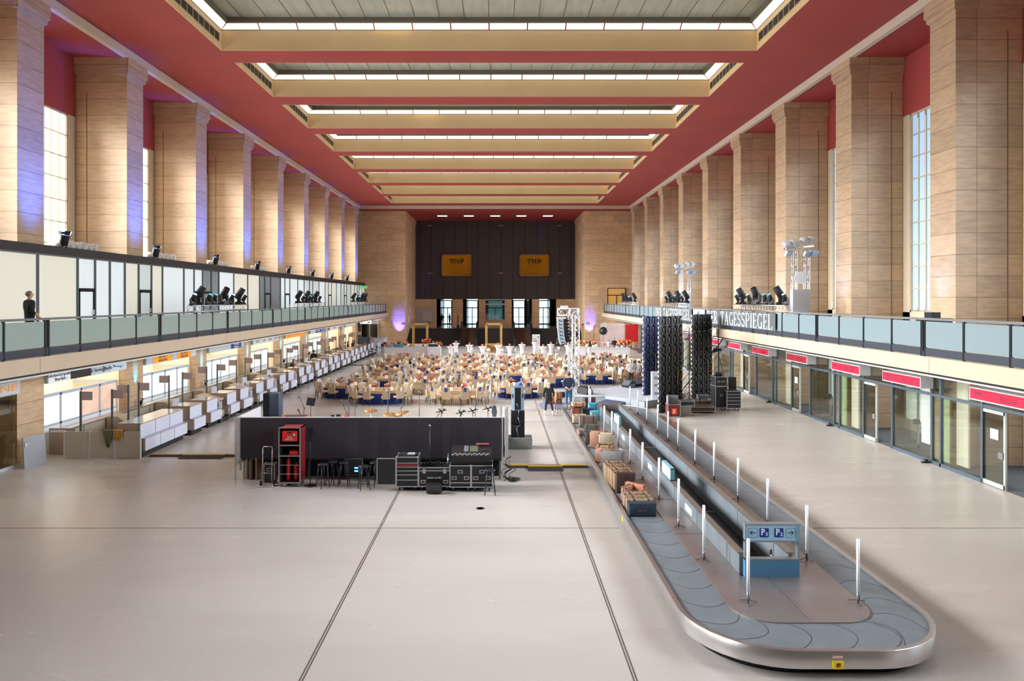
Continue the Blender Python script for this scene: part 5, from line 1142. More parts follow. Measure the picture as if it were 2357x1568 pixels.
bottle(831, 22.7, .73, 'clear water bottle on the platform edge before the dark backdrop'); bottle(1032, 21.9, .72, 'glass water bottle on the audio case beside the mixing desk', .32)
# drawer case with open door
cd = 21.6
r = case('drawer_case', .66, .55, .14, 1.04, (XD(940,cd), cd, 0), 'tall black flight case with drawers and a lidded top, door swung open', handles=())
q = MB()
for z_ in (.34,.5,.62,.74,.86): q.box(-.32,.32,-.288,-.275,z_-.012,z_+.012)
q.build('drawer_edge', STL, r); MB().box(-.3,.3,-.27,-.26,.77,.82).build('red_lining', M('lining_red', (150,30,40), .6), r)
d = MB().box(-.92,-.35,-.29,-.25,.2,1.0).build('door', M('case_body_24', (24,25,30), .5), r); q = MB()
for x in (-.92,-.35): q.box(x-.012,x+.012,-.31,-.25,.2,1.0)
for z_ in (.2,1.0): q.box(-.92,-.35,-.31,-.25,z_-.012,z_+.012)
q.build('edge_frame', STL, d)
MB().rbox(-.1,.12,-.1,.12,0,.05,.01).build('folded_papers', M('paper_grey', (170,172,176), .6), None, (XD(946,cd), cd, 1.055), label='small stack of papers on top of the drawer flight case', cat='papers')
r = case('audio_case', .96, .62, .15, .72, (XD(1002,cd), cd+.02, 0), 'wide black audio flight case with white lettering and two recessed handles', handles=((-.72,.25),(.72,.25)), lidline=.63)
text('lettering', 'sense audio', .085, M('case_white', (190,190,194), .5), (0,-.325,.42), (PI/2,0,0), r, 1.1, .002, bold=.002)
for s_ in (-.66,.66): MB().box(s_*.48-.05,s_*.48+.05,-.33,-.3,.55,.68).build('latch', STL, r)
q = MB()
for i in range(8): q.lathe([(.03,0),(.03,.07),(.02,.08)], (-.2+.09*i, -.05+.08*(i % 3), 0), 10, mi=0)
q.build('microphone', M('mic_black', (26,26,28), .4), None, (XD(990,cd), cd, .75), label='cluster of black microphones and adapters lying on the audio case', cat='microphone', kind='stuff')
case('mixing_desk_case', .63, .7, .15, .80, (XD(1061,cd), cd-.02, 0), 'black flight case with three handles under the check-in side half of the mixing desk', handles=((0,.72),(-.6,.42),(.6,.42)), lidline=.28)
case('mixing_desk_case', .63, .7, .15, .80, (XD(1061,cd)+.66, cd-.02, 0), 'black flight case with three handles under the stage side half of the mixing desk', handles=((0,.72),(-.6,.42),(.6,.42)), lidline=.28)
r = E('mixing_desk', 'black digital mixing desk with screen and rows of faders on two flight cases', 'mixing desk', (XD(1061,cd)+.33, cd, .82))
MB().loft([[(-.62,-.36,.1),(-.62,.3,.0),(-.62,.36,.46),(-.62,-.3,.26)],[(.62,-.36,.1),(.62,.3,.0),(.62,.36,.46),(.62,-.3,.26)]], 0, True, False).build('console', M('console_black', (34,32,34), .4), r)
MB().box(-.6,.6,-.3,.3,-.0,.1).build('stand', BLACK, r)
def sl(x0,x1,v0,v1,mt,nm,e=.008):
    A = Vector((0,-.3,.26)); B_ = Vector((0,.36,.46)); a = A.lerp(B_, v0); c = A.lerp(B_, v1); u = Vector((0,-.05,.2)).normalized()*e; u = Vector((0,-.29,.957))*e
    return MB().loft([[(x0,a.y,a.z),(x1,a.y,a.z),(x1,c.y,c.z),(x0,c.y,c.z)],[(x0,a.y+u.y,a.z+u.z),(x1,a.y+u.y,a.z+u.z),(x1,c.y+u.y,c.z+u.z),(x0,c.y+u.y,c.z+u.z)]], 0, True, False)
sl(-.06,.2,.38,.92,None,'').build('screen', M('desk_screen', (96,98,84), .2), r)
sl(-.24,-.1,.4,.92,None,'').build('button_field', M('button_grey', (110,112,116), .5, noise=.7, scale=60), r)
for i in range(24):
    x = -.58+i*.049; q = sl(x-.012, x+.012, .04+.05*((i*7) % 3), .12+.05*((i*7) % 3), None, '', .02); q.build('fader', M('fader_pale', (190,190,190), .4), r)
for i in range(6): sl(.3+.04*i, .32+.04*i, .5, .56, None, '', .015).build('knob', GREYM, r)
MB().rbox(-.2,.2,-.02,.05,0,.04,.01).build('red_papers', M('paper_red', (190,90,90), .6), None, (XD(1110,cd), cd+.3, 1.3), label='thin red and white papers behind the mixing desk', cat='papers')
r = E('shoulder_bag', 'black soft shoulder bag on the floor before the audio case', 'bag', (XD(999,21.1), 21.05, 0)); MB().rbox(-.24,.24,-.1,.12,0,.3,.06).build('body', M('bag_black', (34,34,38), .5, bump=.6, scale=9), r); MB().tube([(-.2,-.02,.28),(-.1,-.06,.34),(.1,-.06,.34),(.2,-.02,.28)], .012).build('strap', BLACK, r); MB().box(-.22,.22,-.115,-.1,.12,.29).build('flap', M('bag_flap', (48,48,52), .35), r)
q = MB(); rnd = random.Random(3)
for i in range(9):
    x, y_ = rnd.uniform(-.15,.25), rnd.uniform(-.2,.25); P = []
    for j in range(14): P.append((x+.12*math.cos(j*.9+i), y_+.12*math.sin(j*.9+i), .02+max(0, .75-.06*j-.05*i)*(1 if i < 5 else .1)))
    q.tube(P, .011, 5)
q.build('cable_heap', M('cable_black', (28,26,26), .6), None, (XD(1172,22.4), 22.6, 0), label='tangle of black cables hanging and lying at the backdrop corner', cat='cables', kind='stuff')
# ================================================================ CATWALK STAGE AND SCREEN TOWERS
r = E('catwalk_stage', 'low pale grey show stage with angled edge beyond the carousel', 'stage', (0,0,0))
poly = [(4.3,39.3),(6.0,39.0),(7.85,37.3),(9.5,38.6),(10.9,40.6),(10.9,45.6),(8.2,44.4),(5.4,41.6)]
MB().prism(poly, .0, .4, 0, 1).build('deck', [M('stage_fascia', (160,168,174), .4), M('stage_carpet', (176,178,186), .75)], r)
m = MB()
for a, b2 in zip(poly, poly[1:]+poly[:1]): m.cyl((*a, .4), (*b2, .4), .018, n=4)
m.build('edge_trim', WHITE, r)
MB().prism([(5.3,37.3),(6.2,36.4),(6.9,37.6),(6.0,38.7)], 0, .32).build('stage_ramp', M('ramp_navy', (74,80,104), .6), None, None, label='dark blue sloping cover between carousel end and stage', cat='stage cover')
for (x, y_) in ((1452,925),):
    pass
LB = M('led_back_black', (24,25,30), .45); LBB = M('led_back_blue', (22,40,84), .45); LN = M('led_latch', (150,152,150), .4, .3); YT = M('led_yellow_tag', (140,146,70), .5)
def led_tower(x, y, z, rz, cols, rows, lab, mat, side_white=True):
    r = E('screen_tower', lab, 'LED wall', (x, y, z), rz)
    for c in range(cols):
        for q in range(rows):
            x0, z0_ = c*.5, q*.5
            b2 = MB().box(x0+.005, x0+.495, 0, .06, z0_+.005, z0_+.495).box(x0+.03, x0+.2, -.05, 0, z0_+.03, z0_+.47).box(x0+.2, x0+.45, -.03, 0, z0_+.1, z0_+.4).box(x0+.24, x0+.4, -.07, -.03, z0_+.14, z0_+.38)
            for (dx, dz) in ((.04,.46),(.44,.46),(.04,.02),(.44,.02)): b2.box(x0+dx-.03, x0+dx+.03, -.09, 0, z0_+dz-.03, z0_+dz+.03)
            b2 = b2.build('led_panel', mat, r)
            MB().box(x0+.28, x0+.36, -.073, -.07, z0_+.3, z0_+.33).build('tag', YT, b2); MB().box(x0+.1, x0+.13, -.1, -.09, z0_+.44, z0_+.47).box(x0+.36, x0+.4, -.1, -.09, z0_+.01, z0_+.04).build('latch', LN, b2)
    m = MB()
    if side_white:
        for q in range(rows): m.box(-.012, -.0, .0, .06, q*.5+.08, q*.5+.2).box(-.012, 0, .0, .06, q*.5+.36, q*.5+.46)
        m.build('side_marking', WHITE, r)
    t = MB().tube([(cols*.5-.1,-.1,0),(cols*.5-.1,-.1,rows*.5-.3)], .025).tube([(cols*.5-.1,-.55,0),(cols*.5-.1,-.55,rows*.5-.6)], .025)
    for i in range(rows-1): t.tube([(cols*.5-.1,-.1,i*.5),(cols*.5-.1,-.55,i*.5+.5)], .012)
    t.tube([(cols*.5-.1,-.55,2.6),(cols*.5+.6,-.9,0)], .02)
    t.build('support_truss', BLACK, r)
    q = MB()
    for i, xx in enumerate((cols*.5-.55, cols*.5-.15)): q.tube([(xx,-.1,2.3),(xx+.05,-.14,1.9),(xx-.02,-.14,1.6),(xx+.06,-.13,1.35)], .018)
    q.build('power_cable', M('cable_yellow', (220,170,40), .5), r)
    return r
led_tower(8.27, 35.8, 0, .72, 4, 10, 'nearest black LED wall tower seen from behind, reaching down to the floor', LB)
led_tower(8.27, 39.6, .4, .72, 3, 9, 'dark blue LED wall tower seen from behind, standing on the stage', LBB)
led_tower(11.2, 40.2, 0, .72, 4, 10, 'black LED wall tower standing alone toward the shop fronts', LB)
r = MB().box(-.22,.22,0,.3,0,1.5,0).box(-.1,.1,-.01,0,1.1,1.25,1).box(-.1,.1,-.01,0,.7,.85,1).box(-.1,.1,-.01,0,.25,.4,1).build('power_cabinet', [WHITE, M('cabinet_blue', (140,160,180), .4)], None, (XD(1510,38), 38.0, .4), label='white power cabinet with three small panels between two LED towers', cat='cabinet')
MB().tube([(0,0,0),(-1.0,0,-1.6),(-3.1,0,-4.2)], .03).tube([(.5,0,-.1),(-.6,0,-1.7),(-3.0,0,-4.3)], .015).build('bracing_strut', BLACK, None, (XD(1694,41), 41, ZD(731,41)), label='thin black slanted strut running up beside the lone LED tower', cat='strut')
MB().loft([[(-.2,0,-.15),(.25,0,-.05),(.3,0,.1),(-.1,0,.08)],[(-.2,.3,-.15),(.25,.3,-.05),(.3,.3,.1),(-.1,.3,.08)]],0,True,False).build('spotlight', BLACK, None, (XD(1650,41), 41, ZD(806,41)), label='black lamp clamped at the side of the lone LED tower', cat='stage light')
# cases at the towers
rcd = 34.6
x_ = lambda p, D: XD(p, D)
r = case('electric_case', .6, .5, .02, .62, (x_(1549,34.9), 34.9, 0), 'maroon flight case with orange danger mark, lid open', (110,40,44), wheels=False, handles=())
MB().box(-.12,.12,-.262,-.25,.15,.42).build('danger_plate', M('danger_orange', (226,92,40), .4, emit=.2), r); q = MB(); q.tube([(.05,-.268,.4),(-.04,-.268,.28),(.03,-.268,.29),(-.05,-.268,.17)], .012).build('bolt_symbol', WHITE, r)
MB().box(-.27,.3,.1,.14,.64,1.05).box(-.3,-.27,-.2,.14,.64,1.05).rot(.0).build('lid', M('lid_grey', (126,130,134), .5), r)
case('small_case', .62, .5, .02, .5, (x_(1577,34.5)+.1, 35.2, 0), 'silver-grey low flight case beside the maroon danger case', (150,150,146), wheels=False, handles=())
case('small_case', .7, .5, .5, .72, (x_(1577,34.5)+.3, 35.4, 0), 'black equipment crate with blue cloth on the silver-grey case', (40,44,52), wheels=False, handles=())
for i, (px_, D, w_, h_, lab) in enumerate(((1606,38.0,1.3,.28,'empty aluminium dolly tray between the LED towers'), (1612,36.2,1.3,.22,'flat wheeled dolly standing nearest in front of the lone LED tower'))):
    r = case('dolly', w_, .8, .1, .1+h_, (x_(px_,D), D, 0), lab, (74,58,48), wheels=True, cat='dolly', handles=())
case('small_case', .55, .45, .02, .55, (x_(1625,37.5)+.15, 38.6, 0), 'small grey equipment case behind the wheeled dolly', (90,92,96), wheels=False, handles=((0,.5),))
D = 37.2
r = case('rack_case', .62, .8, .12, 1.25, (x_(1655,D), D, 0), 'tall black rack flight case beside the lone LED tower', handles=((0,.6),))
r = case('rack_case', .62, .7, 1.27, 1.75, (x_(1655,D), D, 0), 'black amplifier rack stacked on the tall rack flight case', handles=((-.4,.5),(.3,.5)), wheels=False)
MB().rbox(-.2,.2,-.15,.15,0,.2,.04).build('equipment_bag', M('bag_black', (34,34,38), .5), None, (x_(1655,D)-.05, D, 1.77), label='small black bag lying on top of the stacked rack cases', cat='bag')
r = case('drawer_case', .72, .7, .16, 1.05, (x_(1684,36.8), 36.8, 0), 'black drawer flight case with raised lid, nearest the shop fronts', handles=())
q = MB()
for z_ in (.36,.55,.72,.88): q.box(-.34,.34,-.362,-.35,z_-.012,z_+.012)
q.build('drawer_edge', STL, r); MB().box(-.05,.36,.33,.37,1.06,1.72).build('lid', M('case_body_24', (24,25,30), .5), r)
MB().tube([(-.3,0,0),(-.2,.1,.3),(-.1,0,.1),(-.3,.1,.4),(-.2,0,.5)], .015).build('cable_loops', GREYM, None, (x_(1684,36.8)-.1, 36.8, 1.07), label='grey looped cables on the raised-lid drawer case', cat='cables', kind='stuff')
# stage monitors
def monitor(loc, rz, lab, s=1, mat=None):
    r = E('stage_monitor', lab, 'stage monitor', loc, rz); r.scale = (s,s,s)
    MB().loft([[(-.3,-.22,0),(-.3,.22,0),(-.3,.18,.3),(-.3,-.05,.36),(-.3,-.25,.1)],[(.3,-.22,0),(.3,.22,0),(.3,.18,.3),(.3,-.05,.36),(.3,-.25,.1)]], 0, True, False).build('cabinet', BLACK, r)
    MB().loft([[(-.25,-.256,.12),(-.25,-.065,.345),(-.25,-.075,.355),(-.25,-.266,.13)],[(.25,-.256,.12),(.25,-.065,.345),(.25,-.075,.355),(.25,-.266,.13)]], 0, True, False).build('grille', M('grille_grey', (70,76,84), .5), r)
    for s_ in (-1,1): MB().box(s_*.301-.003, s_*.301+.003, -.2,.15,.03,.2).build('side_panel', M('monitor_side', (110,122,134), .5), r)
monitor((XD(1334,40.2)+.3, 40.2, .4), 2.3, 'black wedge stage monitor lying right behind the white truss tower', 1.25)
monitor((XD(1449,43), 43.2, .4), -1.0, 'black wedge stage monitor with grey side on the far stage edge', 1.2)
monitor((XD(1464,43.5), 43.8, .4), .6, 'black wedge stage monitor turned backwards beside the grey-sided one', 1.3)
monitor((10.3, 41.4, .4), 1.2, 'black wedge stage monitor between the LED towers', 1.1)
# white truss tower with line array
def vtruss(x, y, h_, w_=.47, n=13):
    m = MB(); c = [(-w_/2,-w_/2),(w_/2,-w_/2),(w_/2,w_/2),(-w_/2,w_/2)]
    for a in c: m.cyl((x+a[0], y+a[1], 0), (x+a[0], y+a[1], h_), .038, n=8)
    for i in range(n):
        z_a, z_b = h_*i/n, h_*(i+1)/n
        for p in range(4):
            A, B_ = c[p], c[(p+1) % 4]
            if i % 2: A, B_ = B_, A
            m.cyl((x+A[0], y+A[1], z_a), (x+B_[0], y+B_[1], z_b), .019, n=5)
    return m
TW = M('truss_white', (222,228,234), .4, .1)
tD = 41.8; tx = XD(1320.5, tD)
r = E('truss_tower', 'tall white truss tower with cross arm standing at the stage corner', 'truss tower', (tx, tD, .0)); vtruss(0, 0, ZD(726,tD)).rot(.42).build('column_truss', TW, r)
a = truss_mb(1.25, .4, 3, .036); a.v = [(-p[1]+.3, p[0]+.0, p[2]) for p in a.v]; a.rot(0, (0,0,ZD(726,tD)+.0)).build('arm_truss', TW, r)
vtruss(0,0,.4,.5,1).rot(0,(0,0,ZD(726,tD))).build('corner_block', TW, r); MB().box(-.6,.6,-.6,.6,0,.03).build('base_plate', TW, r)
MB().box(-.22,.22,-.15,.15,0,.2).build('chain_hoist', TW, None, (XD(1299,tD), tD, ZD(711.5,tD)), label='white motor hoist box sitting on the truss tower arm', cat='hoist')
ax = XD(1290, tD-.2)
r = E('line_array_speaker', 'curved line array of pale grey speaker boxes hanging from the truss arm', 'line array', (ax, tD-.1, 0)); zt = ZD(733, tD)
MB().box(-.22,.3,-.2,.2,zt-.02,zt+.06).build('flying_frame', TW, r)
xx, zz_, an = 0, zt-.04, 0
for i in range(7):
    h_ = .215; an = [0.03,.05,.07,.09,.12,.18,.3][i]
    q = MB().box(-.19,.16,-.22,.22,-h_+.01,0,0); q.rot(0,(xx,0,zz_),ry=-an); bxx = q.build('speaker_box', M('array_grey', (176,190,200), .35), r)
    q = MB().box(-.1,.08,-.226,-.22,-.13,-.09).box(-.1,-.06,-.226,-.22,-.13,-.03).box(.05,.08,-.226,-.22,-.17,-.09).rot(0,(xx,0,zz_),ry=-an); q.build('rigging_mark', DARK, bxx)
    q = MB().box(.16,.42,-.2,.2,-h_+.03,-.01).box(.42,.5,-.1,.1,-h_+.06,-.06).rot(0,(xx,0,zz_),ry=-an); q.build('driver_back', BLACK, bxx)
    xx += math.sin(an)*h_; zz_ -= math.cos(an)*h_
MB().box(0,.4,-.15,.15,-.1,.3).build('motor', M('motor_navy', (22,30,44), .4), r); bpy.data.objects[-1] if False else None
MB().tube([(.05,0,zt+.06),(.05,0,zt+.35)], .015).build('chain', GREYM, r)
# ================================================================ DINING TABLES
CHU = M('chair_upholstery', (184,161,133), .7, noise=.05, scale=6); CHL = M('chair_leg_dark', (48,38,38), .4)
BLC = M('tablecloth_blue', (18,50,128), .75, noise=.12, scale=3); CRC = M('tablecloth_cream', (206,184,152), .75, noise=.05, scale=4); OVL = M('overlay_beige', (184,150,116), .7, noise=.06, scale=4)
def chair_parts():
    seat = MB().rbox(-.23,.23,-.24,.22,.38,.50,.04)
    pr = []
    for z_, y_, w_ in ((.36,-.235,.205),(.5,-.25,.215),(.75,-.28,.225),(.98,-.315,.23),(1.0,-.33,.225)):
        pr.append([(-w_,y_,z_),(w_,y_,z_),(w_,y_+(.07 if z_ < .9 else .05),z_),(-w_,y_+(.07 if z_ < .9 else .05),z_)])
    back = MB().loft(pr, 0, True, False)
    legs = [MB().cyl((sx*.19, sy, .38), (sx*(.21 if sy < 0 else .19), sy-(.07 if sy < 0 else -.01), 0), .024, .014, 6) for sx in (-1,1) for sy in (-.2,.18)]
    return seat, back, legs
seat, back, legs = chair_parts()
chairP = E('dining_chair', '', 'chair')
seat.build('seat', CHU, chairP); back.build('backrest', CHU, chairP)
for l in legs: l.build('leg', CHL, chairP)
m = MB()
s2, b2, l2 = chair_parts(); n0 = len(s2.m); s2.add(b2); n1 = len(s2.f)
for l in l2: s2.add(l)
s2.m[n1:] = [1]*(len(s2.m)-n1)
chairM = s2.build('dining_chair', [CHU, CHL])
chairM['category'] = 'chair'
def ell(a, b_, n, t0=0, p=2.6):
    P = []
    for k in range(n):
        t = t0+2*PI*k/n; c, s_ = math.cos(t), math.sin(t); P.append((a*abs(c)**(2/p)*(1 if c >= 0 else -1), b_*abs(s_)**(2/p)*(1 if s_ >= 0 else -1)))
    return P
def skirt(a, b_, z1, mat, folds):
    n = 96; top = ell(a, b_, n); rg = []
    for z_, fl in ((z1, 0), (z1-.03, .2), (z1*.5, .6), (.01, 1)):
        rg.append([(x*(1+.03*fl+.02*fl*math.sin(k*folds*2*PI/n)), y*(1+.04*fl+.03*fl*math.sin(k*folds*2*PI/n)), z_) for k, (x, y) in enumerate(top)])
    return MB().loft(list(reversed(rg)), 0, False)
TA, TB = 1.18, .82
clothB = skirt(TA, TB, .742, BLC, 24).prism(ell(TA, TB, 48), .735, .745).build('tablecloth', BLC); clothC = skirt(TA, TB, .742, CRC, 24).prism(ell(TA, TB, 48), .735, .745).build('tablecloth', CRC)
def ovl():
    n = 48; P = ell(TA+.015, TB+.015, n); m = MB().prism(P, .746, .755); m.loft([[(x, y, .755) for x, y in P], [(x*1.015, y*1.015, .6+.012*math.sin(k*1.9)) for k, (x, y) in enumerate(P)]], 0, False); return m
ov = ovl().build('cloth_overlay', OVL)
tabM = MB().prism(ell(TA-.02, TB-.02, 32), .70, .734).cyl((-.5,0,0),(-.5,0,.7),.05).cyl((.5,0,0),(.5,0,.7),.05).box(-.9,-.1,-.03,.03,0,.04).box(.1,.9,-.03,.03,0,.04).build('banquet_table', M('table_wood', (150,120,90), .6)); tabM['category'] = 'table'
NB, NC = M('napkin_blue', (26,66,136), .7), M('napkin_cream', (226,210,184), .7); NDK = M('napkin_dark', (24,34,70), .7)
def napm(mt):
    m = MB(); a = [(-.3,.78),(-.335,.99),(-.33,1.012),(-.27,1.012),(-.262,.99),(-.245,.85)]
    return m.loft([[(-.07,y,z) for y,z in a]+[(-.07,y-.008,z+.004) for y,z in reversed(a)], [(.07,y,z) for y,z in a]+[(.07,y-.008,z+.004) for y,z in reversed(a)]], 0, True, False).build('napkin', mt)
napB, napC = napm(NB), napm(NC)
cardM = MB().loft([[(-.09,-.05,0),(.09,-.05,0),(.09,-.045,0),(-.09,-.045,0)],[(-.09,0,.2),(.09,0,.2),(.09,.005,.2),(-.09,.005,.2)]], 0, True, False).loft([[(-.09,.05,0),(.09,.05,0),(.09,.055,0),(-.09,.055,0)],[(-.09,0,.2),(.09,0,.2),(.09,.005,.2),(-.09,.005,.2)]], 0, True, False).build('menu_card', M('card_cream', (240,224,206), .6))
glassM = MB().lathe([(.035,0),(.035,.004),(.006,.012),(.006,.09),(.03,.12),(.038,.16),(.032,.21)], n=10, cap=False).build('wine_glass', glass('wine_glass_clear', (232,238,240), .25))
def flower(cols, seed, s=1.0):
    rnd = random.Random(seed); v = MB().lathe([(.045*s,0),(.06*s,.05*s),(.045*s,.12*s)], n=12); g = MB(); f = [MB() for c in cols]
    for i in range(14):
        a, ra, h_ = rnd.uniform(0,2*PI), rnd.uniform(.02,.2)*s, rnd.uniform(.12,.3)*s
        g.tube([(0,0,.1*s),(ra*math.cos(a),ra*math.sin(a),h_)], .006*s, 4); f[i % len(cols)].ball((ra*math.cos(a),ra*math.sin(a),h_), .045*s, 6)
        g.ball((ra*.8*math.cos(a+.5),ra*.8*math.sin(a+.5),h_*.8), (.05*s,.03*s,.012*s), 5)
    return v, g, f
def mk_flower(name, cols, seed, s, lab='', vm=None):
    v, g, f = flower(cols, seed, s); r = E(name, lab, 'flowers')
    v.build('vase', vm or M('vase_clay', (120,84,64), .6), r); g.build('leaves', M('leaf_green', (76,86,52), .7), r)
    for c, ff in zip(cols, f): ff.build('blossoms', M('blossom_%d_%d_%d' % c, c, .6), r)
    return r
fl = [mk_flower('flower_centrepiece', ((206,60,50),(150,90,70)), 1, 1), mk_flower('flower_centrepiece', ((214,120,60),(150,60,50)), 2, 1), mk_flower('flower_centrepiece', ((196,150,110),(190,80,70)), 5, 1)]
flu = [False]*3
rows = [ # (D, list of (X, blue?)), D may be shifted per table
 (39.6, [(-6.7,1),(-2.35,0)]), (41.9, [(-9.2,1),(1.2,1)]), (43.7, [(-4.6,0)]), (45.6, [(-7.8,1),(-1.3,0)]), (46.9, [(3.4,1)]), (48.7, [(-4.9,0),(.7,1),(6.9,1)]),
 (51.3, [(-8.2,0),(-2.1,1),(3.9,0),(9.6,0)]), (54.0, [(-5.4,1),(.9,0),(6.8,1)]), (56.6, [(-8.6,1),(-2.4,0),(3.9,1),(9.8,0)]), (59.2, [(-5.6,0),(.6,1),(6.9,0)]), (61.8, [(-8.4,1),(-2.6,0),(3.5,1),(9.6,0)])]
CHP = []; ch_no = 0; usedP = False; usedM = False; fi = 0; uB = uC = ucl = utab = uov = False
use = {}
def inst(proto, loc, rz, lab, grp, parent=None):
    k = proto.name
    if proto not in use: use[proto] = 1; o = proto
    else: o = proto.copy(); COL.objects.link(o)
    o.location = loc; o.rotation_euler = (0,0,rz); o['label'] = lab; o['group'] = grp
    return o
def side(a):
    d = math.degrees(a) % 360
    return 'near side' if 235 < d < 305 else 'far side' if 55 < d < 125 else 'stage end' if (d <= 55 or d >= 305) else 'counter end'
ti = 0
for ri, (D, ts) in enumerate(rows):
    for (X, bl) in ts:
        ti += 1
        tn = '%s-clothed table number-free' % ''
        pos = ['front','second','third','fourth','fifth','sixth','seventh','eighth','ninth','tenth','farthest'][ri]
        order = sorted([t[0] for t in ts]).index(X); wh_ = ['west','middle','east','far east'][order] if len(ts) > 2 else ['west','east'][order] if len(ts) == 2 else 'only'
        tn = '%s-clothed dining table, the %s one in the %s row' % ('blue' if bl else 'cream', wh_, pos)
        tilt = .0 if ri < 2 else .12*math.sin(ti*1.7)
        inst(tabM, (X,D,0), tilt, 'wooden table under the cloth of the %s %s table, %s row' % (wh_, 'blue' if bl else 'cream', pos), 'dining tables')
        cl = inst(clothB if bl else clothC, (X,D,0), tilt, '%s floor-length tablecloth with beige overlay on the %s table of the %s row' % ('deep blue' if bl else 'cream', wh_, pos), 'tablecloths')
        cl['category'] = 'tablecloth'
        o = ov if not uov else ov.copy(); 
        if uov: COL.objects.link(o)
        uov = True; o.parent = cl
        n = 12 if ri < 2 else 10
        P = ell(TA+.34, TB+.36, n, PI/2/ (3 if n == 12 else 2) if False else (PI/12 if n == 12 else PI/10), 2.3)
        for k, (cx, cy) in enumerate(P):
            if ch_no >= 298: break
            if any((X+cx-q_[0])**2+(D+cy-q_[1])**2 < .34 for q_ in CHP): continue
            CHP.append((X+cx, D+cy)); ang = math.atan2(cy*1.5, cx); face = ang+PI/2+random.uniform(-.08,.08)
            ca, sa = math.cos(tilt), math.sin(tilt); wx, wy = X+cx*ca-cy*sa, D+cx*sa+cy*ca
            tq = '%s %s table, %s row' % (wh_, 'blue' if bl else 'cream', pos)
            lab = 'cream high-backed chair at the %s of the %s' % (side(math.atan2(cy, cx)), tq)
            gp = 'chairs at the %s of the %s' % (side(math.atan2(cy, cx)), tn)
            if ri < 2 or (ri == 5 and X > 6) or (ri == 4):
                if not usedP: c = chairP; usedP = True; c.location = (wx,wy,0); c.rotation_euler = (0,0,face+tilt); c['label'] = lab; c['group'] = gp
                else: c = dup(chairP, (wx,wy,0), face+tilt, lab, gp)
            else: inst(chairM, (wx,wy,0), face+tilt, lab, gp)
            nb = (bl == 0) if ri % 2 == 0 else (k % 3 == 0)
            npk = inst(napB if (nb and ri) or (not bl) else napC, (wx,wy,0.0), face+tilt, '%s napkin on chair back, %s of the %s' % ('blue' if (nb and ri) or (not bl) else 'cream', side(math.atan2(cy, cx)), tq), 'napkins '+gp[6:])
            npk['category'] = 'napkin'
            ch_no += 1
            if ri < 9 and k % 2 == 0:
                q = .62; cd_ = inst(cardM, (X+(cx*q)*ca-cy*q*sa, D+cx*q*sa+cy*q*ca, .757), ang+PI/2, 'cream folded menu card on the '+tq, 'menu cards on the '+tn); cd_['category'] = 'menu card'
            if ri < 5 and k % 2 == 1:
                q = .66; g_ = inst(glassM, (X+cx*q, D+cy*q, .757), 0, 'clear wine glass on the '+tq, 'wine glasses on the '+tn); g_['category'] = 'glass'
        for dx, j in ((-.38, ti % 3), (.36, (ti+1) % 3)):
            lab = '%s flower arrangement on the %s' % (('red','orange','peach')[j], tq)
            if not flu[j]: flu[j] = True; c = fl[j]; c.location = (X+dx,D,.757); c['label'] = lab; c['group'] = 'table flowers on the '+tn
            else: dup(fl[j], (X+dx,D,.757), ti, lab, 'table flowers on the '+tn, (1,1,1))
print('chairs', ch_no, 'tables', ti)
# ================================================================ BUFFETS, COCKTAIL TABLES, FRAMES
BW = M('buffet_white', (232,228,232), .5)
def buffet(x0, x1, D, ztop, lab, panels):
    r = E('buffet_counter', lab, 'buffet counter', (XD(x0,D), D, 0)); L_ = XD(x1,D)-XD(x0,D)
    MB().box(0, L_, 0, .9, 0, ztop-.03).build('body', BW, r); MB().box(-.03, L_+.03, -.04, .94, ztop-.03, ztop).build('top', WHITE, r)
    for i in range(panels):
        a, b_ = L_*i/panels+.12, L_*(i+1)/panels-.12; q = MB()
        q.box(a,b_,-.02,0,.12,.15).box(a,b_,-.02,0,ztop-.2,ztop-.17).box(a,a+.03,-.02,0,.12,ztop-.17).box(b_-.03,b_,-.02,0,.12,ztop-.17); q.build('panel_moulding', M('moulding_grey', (214,210,214), .5), r)
    return r, L_
buffet(884, 982, 71, .95, 'white panelled buffet counter nearer the check-in side', 2)
buffet(983, 1014, 70.5, 1.0, 'plain white bar block attached to the west buffet', 1)
buffet(1327, 1352, 71, .98, 'white buffet section partly behind the truss tower', 1)
buffet(1355, 1450, 69.5, 1.0, 'long white buffet counter nearer the shop fronts', 1)
bigf = [(888,71.4,.95,1.0,((220,80,60),(230,110,90)),'coral flowers at the west end of the west buffet'),(903,71.6,.95,1.1,((226,90,70),(200,60,50)),'red blossoms second on the west buffet'),(932,71.4,.95,1.3,((220,110,90),(230,150,120)),'peach and red flowers mid-way along the west buffet'),(980,71.3,.97,2.0,((214,50,40),(226,100,60),(120,30,40)),'tall red flower arrangement on the west buffet'),(1011,71,1.0,1.2,((224,110,60),(200,80,60)),'orange flowers at the east end of the west buffet'),
 (1333,71.4,.98,1.6,((232,140,110),(236,170,130)),'salmon flowers beside the truss tower on the east buffet'),(1351,71.4,.98,1.5,((236,130,100),(240,200,160)),'orange flowers in a white vase on the east buffet'),(1366,70,1.0,1.6,((228,110,90),(240,160,130)),'coral flowers behind the east buffet centre'),(1388,70,1.0,1.2,((238,200,170),(240,170,150)),'pale pink flowers on the east buffet'),(1432,70,1.0,1.9,((244,130,80),(240,160,110)),'large orange flower arrangement at the east end of the east buffet'),(1446,70,1.0,1.8,((246,140,90),(230,110,70)),'orange lilies in the corner of the east buffet')]
for i, (x, D, z_, s_, cols, lab) in enumerate(bigf):
    r = mk_flower('flower_arrangement', cols, 20+i, s_*1.35, lab, M('vase_white', (232,232,236), .4)); r.location = (XD(x,D), D, z_); r['label'] = lab
